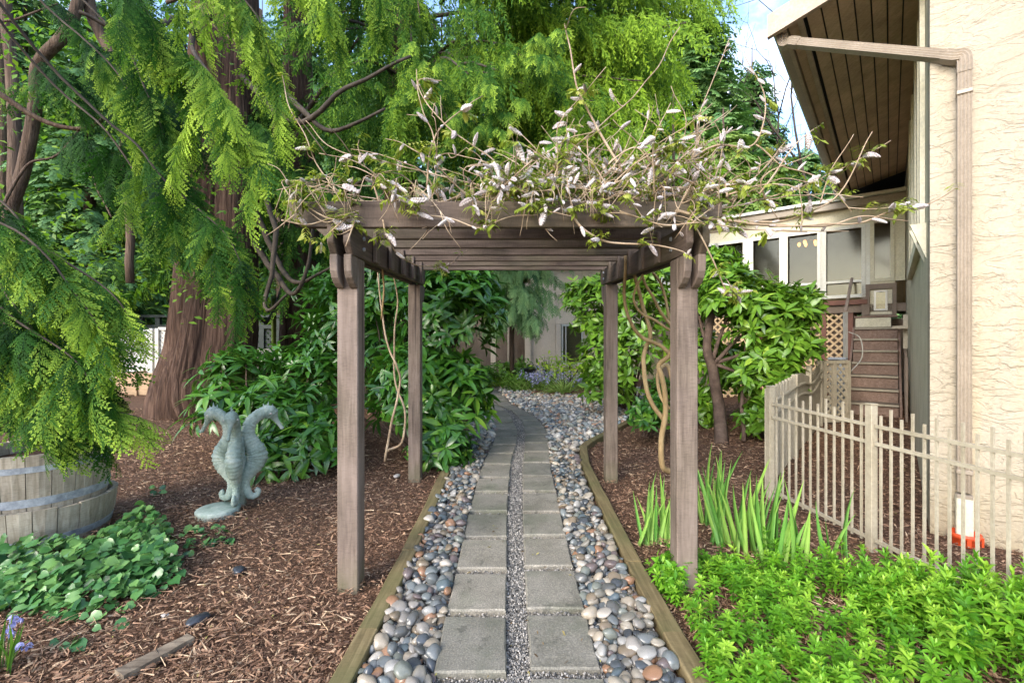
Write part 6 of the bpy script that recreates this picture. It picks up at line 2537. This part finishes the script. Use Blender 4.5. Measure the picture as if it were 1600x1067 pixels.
for px, d, lab in ((0, 12.5, 'thick brown trunk at the left picture edge'), (17, 10, 'dark trunk beside the thick one at the left edge'), (395, 13.5, 'slim trunk just right of the massive cedar'),
                   (262, 15, 'slim trunk left of the massive cedar'), (120, 15.5, 'slim trunk behind the left lattice panel'), (285, 19, 'distant trunk close to the massive cedar'), (440, 16, 'distant trunk between the two cedars')):
    b = gp(px, d)
    t = thing('bare_tree', lab, 'tree', b, 'bare trunks in the woods')
    MB().tube(wobble(spline([b - Vector((0, 0, .2)), b + Vector((R.uniform(-.2, .2), 0, 4)), b + Vector((R.uniform(-.3, .3), 0, 11))], 8), .06, px), taper(17, .17 if px else .24, .09), 9).build('trunk', M['bark2'], t, True)

# trees behind the pergola's right side
def c2(label, px, d, h, r, n, mat, tint):
    conifer('conifer', label, gp(px, d), h, r, n, M[mat], None, tint, .02, FIRF, .2)


c2('tall blue green conifer in the gap between the curtain of fronds and the roof', 1090, 17, 14.5, 3.3, 5200, 'fir', .58)
c2('olive tinted conifer just left of the tall one above the pergola', 985, 19, 16.5, 3.8, 5200, 'fir_olive', .58)
c2('slim dark conifer against the sky beside the eave', 1175, 22, 15.5, 2.9, 4200, 'fir', .48)
c2('shorter conifer below the eave corner over the sunroom roof', 1258, 24, 12.2, 3.0, 3600, 'fir', .52)
c2('pale green conifer low behind the wisteria tangle', 1130, 14.5, 8.6, 2.3, 3200, 'fir_olive', .72)
c2('dense green conifer behind the laurel right of the path', 905, 21, 15.5, 3.8, 3600, 'fir', .5)
c2('small bushy conifer rising over the sunroom roof edge', 1205, 17, 8.4, 2.2, 2600, 'fir_olive', .6)
c2('young conifer tucked under the soffit end', 1310, 20, 9.0, 2.1, 2200, 'fir', .45)
broadleaf('maple_tree', 'fresh yellow green maple glowing between the conifers above the pergola', gp(1052, 12.5), 9.6, 1.2, 2000, .15, M['lime'], None, .40, .08, .5)


# leafless tree against the sky
def bare_tree(label, base, h, seed):
    r = random.Random(seed)
    mb = MB()

    def grow(p, d, L, rad, depth):
        e = p + d * L
        pp = [p, p.lerp(e, .5) + Vector((r.gauss(0, .04), r.gauss(0, .04), 0)) * L, e]
        mb.tube(pp, taper(3, rad, rad * .7), 5 if depth < 2 else 4)
        if depth >= 6: return
        for k in range(2 if depth else 3):
            nd = (d + Vector((r.gauss(0, .42), r.gauss(0, .42), r.gauss(.08, .25)))).normalized()
            grow(e, nd, L * r.uniform(.62, .88), rad * .62, depth + 1)
    grow(base - Vector((0, 0, .1)), Vector((0, 0, 1)), h * .30, .11, 0)
    return tag(mb.build('bare_tree', M['limb'], None, True), label, 'tree')


bare_tree('leafless twiggy tree against the sky left of the eave', gp(1285, 16), 13, 4)
bare_tree('second leafless tree lower behind the conifers by the eave', gp(1235, 19), 12, 9)

# weeping cypress by the tan building
cy = thing('weeping_cypress', 'weeping blue green cypress hanging before the tan building', 'tree', gp(800, 11.2))
b = gp(800, 11.4)
MB().tube([b, b + Vector((0, 0, 3)), b + Vector((0, 0, 4.6))], [.06, .045, .015], 8).build('trunk', M['bark2'], cy, True)
cr = Crown()
for k in range(170):
    px, py = R.gauss(815, 38), R.uniform(330, 520)
    if px > 895 - max(0, py - 440) * .45 or px < 740: continue
    e = P(px, py, R.uniform(10.2, 11.8))
    bb_ = Vector((b.x, b.y, e.z + R.uniform(.2, .8)))
    cr.add(spray_run(spline([bb_, bb_.lerp(e, .6) + Vector((0, 0, .12)), e], 5)[4:], .16, .42, .8, 1.0))
cr.build('crown', CEDAR_MID, M['cedar_blue'], cy)
shrub('rhododendron', 'dark rhododendron mass behind the left rear pergola post and trunk', 'shrub', gp(540, 8.5), [C(540, 560, 8.5, .9, .7, .9, 2), C(600, 470, 8.6, .9, .7, .8, 2), C(500, 480, 8.0, .45, .5, .7, 1)], .19, 420, M['rhodo'], M['rhodo_part'], 0, [LEAF_L], per=7)

# the far wood that closes every view
def woods():
    n = 21000
    a = NR.uniform(-1.5, 1.0, n)
    d = NR.uniform(34, 60, n)
    x = a * d
    d = d + NR.normal(0, 2, n)
    hmax = np.where(a < .35, 22.0, np.where(a < .62, 7.0, 9.0)) * (0.75 + .25 * np.sin(x * .55) * np.sin(x * .23 + 1))
    z = hmax * NR.random(n) ** .8
    pos = np.stack([x, d, gz(x, d) + z], 1)
    scatter('woods', CLUMPS, pos, frames(rnd_dirs(n), rnd_dirs(n)), NR.uniform(1.2, 2.6, n), np.clip(NR.normal(.42, .16, n), 0, 1), M['fir'])
    n = 5200
    x = NR.uniform(-16, 1.5, n); y = NR.uniform(13.3, 21, n)
    k = ~((x > -1.6) & (y < 17.5))
    x, y = x[k], y[k]; n = len(x)
    z = NR.random(n) ** 1.3 * (0.9 + .4 * np.sin(x * 1.7) + .04 * (y - 13))
    pos = np.stack([x, y, gz(x, y) + z], 1)
    scatter('undergrowth', CLUMPS, pos, frames(rnd_dirs(n), rnd_dirs(n)), NR.uniform(.35, .75, n), NR.normal(.5, .18, n), M['maple'])


woods()

# ================================================================== WISTERIA
wv = thing('wisteria_vine', 'budding wisteria sprawling over the pergola roof with grey lilac buds', 'vine', (1.25, 3.6, 0))
# twisted stems at the right side
for k, l in enumerate((
        [(1046, 738, 3.95), (1034, 728, 3.9), (1033, 690, 3.85), (1040, 640, 3.8), (1034, 590, 3.75), (1030, 570, 3.75), (1046, 556, 3.7), (1052, 540, 3.7)],
        [(1040, 660, 3.85), (1016, 625, 3.8), (1006, 570, 3.75), (1008, 545, 3.75), (1016, 520, 3.7), (1004, 480, 3.7), (994, 440, 3.65), (985, 405, 3.6)],
        [(1050, 555, 3.7), (1030, 540, 3.7), (1000, 525, 3.65), (982, 500, 3.6), (976, 460, 3.6), (977, 400, 3.5)],
        [(1058, 520, 3.8), (1035, 490, 3.75), (1020, 465, 3.7), (1005, 440, 3.65), (996, 400, 3.6)],
        [(1052, 600, 3.8), (1042, 570, 3.85), (1028, 585, 3.85), (1033, 620, 3.8), (1046, 640, 3.8)],
        [(1046, 500, 3.9), (1040, 470, 3.9), (1030, 440, 3.85), (1014, 415, 3.8), (1015, 380, 3.8)],
        [(1055, 520, 3.6), (1022, 500, 3.6), (1000, 488, 3.6), (990, 465, 3.55), (1004, 430, 3.5), (1018, 400, 3.5)])):
    mb = MB()
    sp = wobble(spline([P(*q) for q in l], 7), .012, k * 3.1, 4)
    r0 = (.026, .020, .017, .014, .018, .013, .011)[k]
    mb.tube(sp, taper(len(sp), r0, r0 * .7), 9)
    mb.build('stem', M['vinestem'], wv, True)
for k, l in enumerate(([(602, 720, 4.3), (612, 660, 4.25), (625, 600, 4.2), (620, 570, 4.1), (606, 540, 4.1), (596, 480, 4.1), (590, 420, 4.0), (586, 380, 3.9)],
                       [(604, 705, 4.35), (628, 690, 4.3), (632, 640, 4.3), (618, 600, 4.3), (616, 540, 4.2), (620, 470, 4.2), (614, 420, 4.1)],
                       [(598, 500, 3.4), (600, 450, 3.3), (594, 400, 3.1), (588, 360, 2.9), (575, 345, 2.6)])):
    mb = MB()
    sp = wobble(spline([P(*q) for q in l], 6), .012, k * 5.1 + 2, 4)
    mb.tube(sp, taper(len(sp), .012 if k < 2 else .007, .006), 7)
    mb.build('stem', M['vinestem'] if k == 2 else M['twig'], wv, True)

# long shoots seen one by one
shoots = [
    [(1000, 318, 2.55), (968, 262, 2.5), (930, 195, 2.5), (905, 140, 2.5), (888, 70, 2.5), (884, 40, 2.5)],
    [(1010, 318, 2.6), (1062, 262, 2.6), (1120, 228, 2.6), (1180, 225, 2.6), (1196, 160, 2.6), (1165, 90, 2.6)],
    [(1055, 330, 2.45), (1120, 345, 2.42), (1200, 352, 2.4), (1290, 352, 2.4), (1350, 338, 2.4), (1420, 345, 2.4)],
    [(1060, 335, 2.5), (1150, 348, 2.5), (1240, 340, 2.5), (1310, 300, 2.5), (1362, 208, 2.5)],
    [(1120, 330, 2.7), (1230, 300, 2.7), (1320, 262, 2.7), (1392, 220, 2.7)],
    [(1200, 352, 2.4), (1330, 350, 2.35), (1400, 330, 2.3), (1450, 318, 2.3), (1500, 292, 2.3)],
    [(1080, 320, 2.7), (1090, 230, 2.7), (1096, 170, 2.7), (1140, 60, 2.75)],
    [(590, 328, 2.5), (530, 300, 2.5), (498, 262, 2.5), (478, 215, 2.5), (455, 170, 2.5), (440, 118, 2.5)],
    [(800, 322, 2.55), (790, 300, 2.5), (620, 258, 2.5), (520, 232, 2.5), (480, 190, 2.5)],
    [(800, 318, 2.6), (770, 250, 2.6), (690, 190, 2.6), (652, 128, 2.6), (690, 125, 2.6)],
    [(668, 330, 2.6), (682, 270, 2.6), (678, 215, 2.6), (660, 175, 2.6), (650, 110, 2.6)],
    [(690, 330, 2.6), (682, 260, 2.6), (700, 240, 2.6), (760, 255, 2.55)],
    [(870, 320, 2.55), (892, 335, 2.42), (915, 362, 2.4), (960, 380, 2.4), (1020, 382, 2.4), (1062, 392, 2.4), (1080, 402, 2.4)],
    [(560, 335, 2.45), (520, 345, 2.4), (490, 330, 2.4), (470, 310, 2.4), (448, 282, 2.4)],
    [(640, 335, 2.42), (700, 340, 2.4), (750, 356, 2.38), (790, 340, 2.38), (840, 335, 2.4)],
    [(545, 338, 2.42), (528, 352, 2.38), (506, 372, 2.38), (500, 385, 2.38)],
    [(555, 345, 2.42), (548, 365, 2.40), (540, 385, 2.40)],
    [(970, 330, 2.4), (1000, 340, 2.36), (1040, 352, 2.34), (1100, 348, 2.32), (1180, 358, 2.3), (1260, 362, 2.3)],
    [(860, 320, 2.5), (880, 250, 2.5), (1000, 140, 2.55), (1062, 45, 2.6)],
    [(1180, 225, 2.6), (1230, 262, 2.6), (1290, 285, 2.6), (1330, 330, 2.55)],
    [(950, 318, 2.5), (940, 270, 2.45), (990, 230, 2.4), (1025, 260, 2.4), (1100, 245, 2.4)],
    [(780, 320, 2.5), (830, 262, 2.5), (880, 222, 2.5), (930, 205, 2.5)],
    [(598, 345, 2.45), (610, 380, 2.5), (640, 410, 2.8), (700, 415, 3.2), (730, 390, 3.4)],
    [(1080, 340, 2.4), (1110, 400, 2.4), (1140, 460, 2.45), (1160, 450, 2.5)],
    [(440, 345, 2.45), (480, 352, 2.42), (520, 340, 2.42), (560, 330, 2.44)],
]
mb = MB()
nodes = []      # (point, direction, weight)
for i, l in enumerate(shoots):
    sp = wobble(spline([P(*q) for q in l], 8), .012, i * 1.9, 6)
    r0 = .009 if i in (0, 1, 2, 3, 12) else .0048
    mb.tube(sp, taper(len(sp), r0, .0025), 6)
    for a_, b_ in zip(sp[3:-1], sp[4:]):
        nodes.append((a_, (b_ - a_).normalized(), 1.0))
mb.build('shoots', M['twig'], wv, True)
# the tangle that lies on the rafters
mb = MB()
tang = []
for k in range(270):
    x = R.gauss(.35, .62); y = R.uniform(2.42, 4.3) if R.random() < .5 else R.uniform(2.40, 2.75)
    if x < -1.25 or x > 1.5: continue
    z0 = zbeam(y) + .295
    L = R.uniform(.15, .55)
    a = R.gauss(0, .9) + (math.pi if R.random() < .5 else 0)
    lift = abs(R.gauss(0, .14)) + (.14 if x > 0 else .03)
    p0 = Vector((x, y, z0 + R.uniform(0, .06)))
    p2 = p0 + Vector((math.cos(a) * L, math.sin(a) * L * .6, lift * R.uniform(-.2, 1.6)))
    if R.random() < .10: p2.z -= R.uniform(.1, .35); p2.y = min(p2.y, 2.44)
    p1 = p0.lerp(p2, .5) + Vector((R.gauss(0, .06), R.gauss(0, .06), R.uniform(0, .09)))
    p2.z = max(p2.z, z0 - (.02 if p2.y > 2.46 else .3))
    sp = wobble(spline([p0, p1, p2], 5), .015, k * .7, 7)
    mb.tube(sp, taper(len(sp), R.uniform(.003, .0065), .0018), 5)
    tang.append(sp)
    if x > -.35 or R.random() < .7:
        for a_, b_ in zip(sp[3:-1], sp[4:]): nodes.append((a_, (b_ - a_).normalized(), .8 if x > 0 else .55))
# upright twigs above the right half
for k in range(90):
    x = R.gauss(.55, .55); y = R.uniform(2.40, 3.2)
    if x < -.55 or x > 1.75: continue
    z0 = zbeam(y) + .30
    L = R.uniform(.10, .44) * (1 if x > .1 else .6)
    p0 = Vector((x, y, z0))
    p2 = p0 + Vector((R.gauss(.05, .22), R.gauss(-.05, .12), L))
    sp = wobble(spline([p0, p0.lerp(p2, .5) + Vector((R.gauss(0, .05), R.gauss(0, .03), 0)), p2], 5), .02, k * .9, 6)
    mb.tube(sp, taper(len(sp), R.uniform(.0035, .006), .0018), 5)
    for a_, b_ in zip(sp[3:-1], sp[4:]): nodes.append((a_, (b_ - a_).normalized(), 1.3))
# flowering twigs that droop over the front rafter
for k in range(64):
    px = R.choice((R.uniform(450, 640), R.uniform(740, 900), R.uniform(930, 1160), R.uniform(600, 1160)))
    p0 = P(px, R.uniform(292, 316), R.uniform(2.42, 2.5))
    L = R.uniform(.06, .22)
    p2 = p0 + Vector((R.gauss(.02, .10), -R.uniform(.04, .12), -L))
    p1 = p0.lerp(p2, .4) + Vector((R.gauss(0, .02), -.07, .07))
    sp = wobble(spline([p0, p1, p2], 5), .012, k * 1.3, 7)
    mb.tube(sp, taper(len(sp), R.uniform(.0028, .0042), .0016), 5)
    for a_, b_ in zip(sp[4:-1], sp[5:]): nodes.append((a_, (b_ - a_).normalized(), 1.6))
# small side twigs on the shoots
for k in range(210):
    p, d, w_ = R.choice(nodes)
    L = R.uniform(.06, .24)
    dd = (d * .5 + Vector((R.gauss(0, .6), R.gauss(0, .5), R.gauss(.25, .5)))).normalized()
    e = p + dd * L
    sp = spline([p, p.lerp(e, .5) + Vector((R.gauss(0, .015), R.gauss(0, .015), R.gauss(0, .015))), e], 4)
    mb.tube(sp, taper(len(sp), .0035, .0014), 4)
    nodes.append((e, dd, 1.2)); nodes.append((sp[3], dd, .8))
o = mb.build('twigs', M['twig'], wv, True)
o['kind'] = 'stuff'


def raceme_mesh(seed):
    r = random.Random(seed)
    V, Fc = [], []
    n, m = 9, 15
    L = 1.0
    for i in range(m):
        t = i / (m - 1)
        rad = .155 * (math.sin(math.pi * (t * .86 + .10)) ** .65)
        cx = (.15 + .4 * ((seed * 37) % 5) / 5) * t * t
        for k in range(n):
            a = 2 * math.pi * (k + .5 * (i % 2)) / n
            rr = rad * (1.0 + (.32 if (k + i) % 2 else -.12) + r.uniform(-.12, .12))
            V.append((cx + math.cos(a) * rr, t * L, math.sin(a) * rr))
    for i in range(m - 1):
        for k in range(n): Fc.append((i * n + k, i * n + (k + 1) % n, (i + 1) * n + (k + 1) % n, (i + 1) * n + k))
    V = np.array(V)
    V = V * np.array([1.0 + .25 * ((seed * 13) % 3 - 1), 1, 1.0 + .25 * ((seed * 13) % 3 - 1)])
    me = np_mesh('flower_cluster', V, np.array(Fc), .25 + .6 * V[:, 1] * 0 + np.array([r.uniform(.0, .5) for _ in V]), False)
    me.materials.append(M['bloom'])
    return me


rm = [raceme_mesh(s) for s in range(6)]
org = ORG[wv.name]
cand = [q for q in nodes]
R.shuffle(cand)
placed = 0
lp_, ld_ = [], []
for (p, d, w_) in cand:
    if placed >= 290: break
    px, py = proj(p.x, p.y, p.z)
    den = .55 if px < 560 else (.8 if px < 800 else (1.0 if px < 1180 else .6))
    if py < 150: den *= .6
    if p.y > 3.4: den *= .5
    if R.random() > den * w_: continue
    dd = (d * .3 + Vector((R.gauss(.15, .75), R.gauss(-.3, .45), R.gauss(-.25, .35)))).normalized()
    o = bpy.data.objects.new('flower_cluster', R.choice(rm))
    COL.objects.link(o)
    o.parent = wv
    L = R.uniform(.045, .098)
    f = frames(np.array([list(dd)]), rnd_dirs(1))[0]
    o.matrix_basis = Matrix.Translation(p - org) @ Matrix([list(r_) for r_ in f]).to_4x4() @ Matrix.Scale(L, 4)
    placed += 1
    for _ in range(3): lp_.append(p)
for (p, d, w_) in cand[:520]: lp_.append(p)
# the buds past the first three hundred
pz, dz_ = [], []
for (p, d, w_) in cand[::-1]:
    if len(pz) >= 420: break
    px, py = proj(p.x, p.y, p.z)
    if px < 560 or R.random() > (.9 if px < 1230 else .35): continue
    pz.append(list(p)); dz_.append(list((d * .4 + Vector((R.gauss(.1, .55), R.gauss(-.2, .4), R.gauss(-.05, .45)))).normalized()))
vv = np.array([v.co[:] for v in rm[0].vertices]); ff = np.array([list(f_.vertices) for f_ in rm[0].polygons])
scatter('flower_clusters', [(vv, ff, NR.uniform(-.2, .2, len(vv)))], np.array(pz), frames(np.array(dz_), rnd_dirs(len(pz))), NR.uniform(.035, .08, len(pz)), NR.normal(.5, .15, len(pz)), M['bloom'], wv, smooth=False)
# young pinnate leaves
leafs = ([], [], [], [], [])
for p in lp_:
    px, py = proj(p.x, p.y, p.z)
    if R.random() < .12: continue
    ax = Vector((R.gauss(0, .6), R.gauss(-.2, .5), R.gauss(.1, .6))).normalized()
    s = ax.cross(Vector((0, 0, 1)))
    if s.length < .1: continue
    s.normalize()
    L = R.uniform(.03, .085)
    tn = R.gauss(.45, .22)
    for k in range(4):
        for sg in (-1, 1):
            q = p + ax * L * (k + 1) / 4
            leafs[0].append(q); leafs[1].append(ax * .5 + s * sg - Vector((0, 0, .45))); leafs[2].append(Vector((R.gauss(0, .3), -.3, 1)))
            leafs[3].append(R.uniform(.022, .055)); leafs[4].append(tn + R.gauss(0, .06))
scatter('leaves', [leaf_t(1, .38, 2, .2, .25)], np.array([list(v) for v in leafs[0]]), frames(np.array([list(v) for v in leafs[1]]), np.array([list(v) for v in leafs[2]])),
        np.array(leafs[3]), np.array(leafs[4]), M['wleaf'], wv)
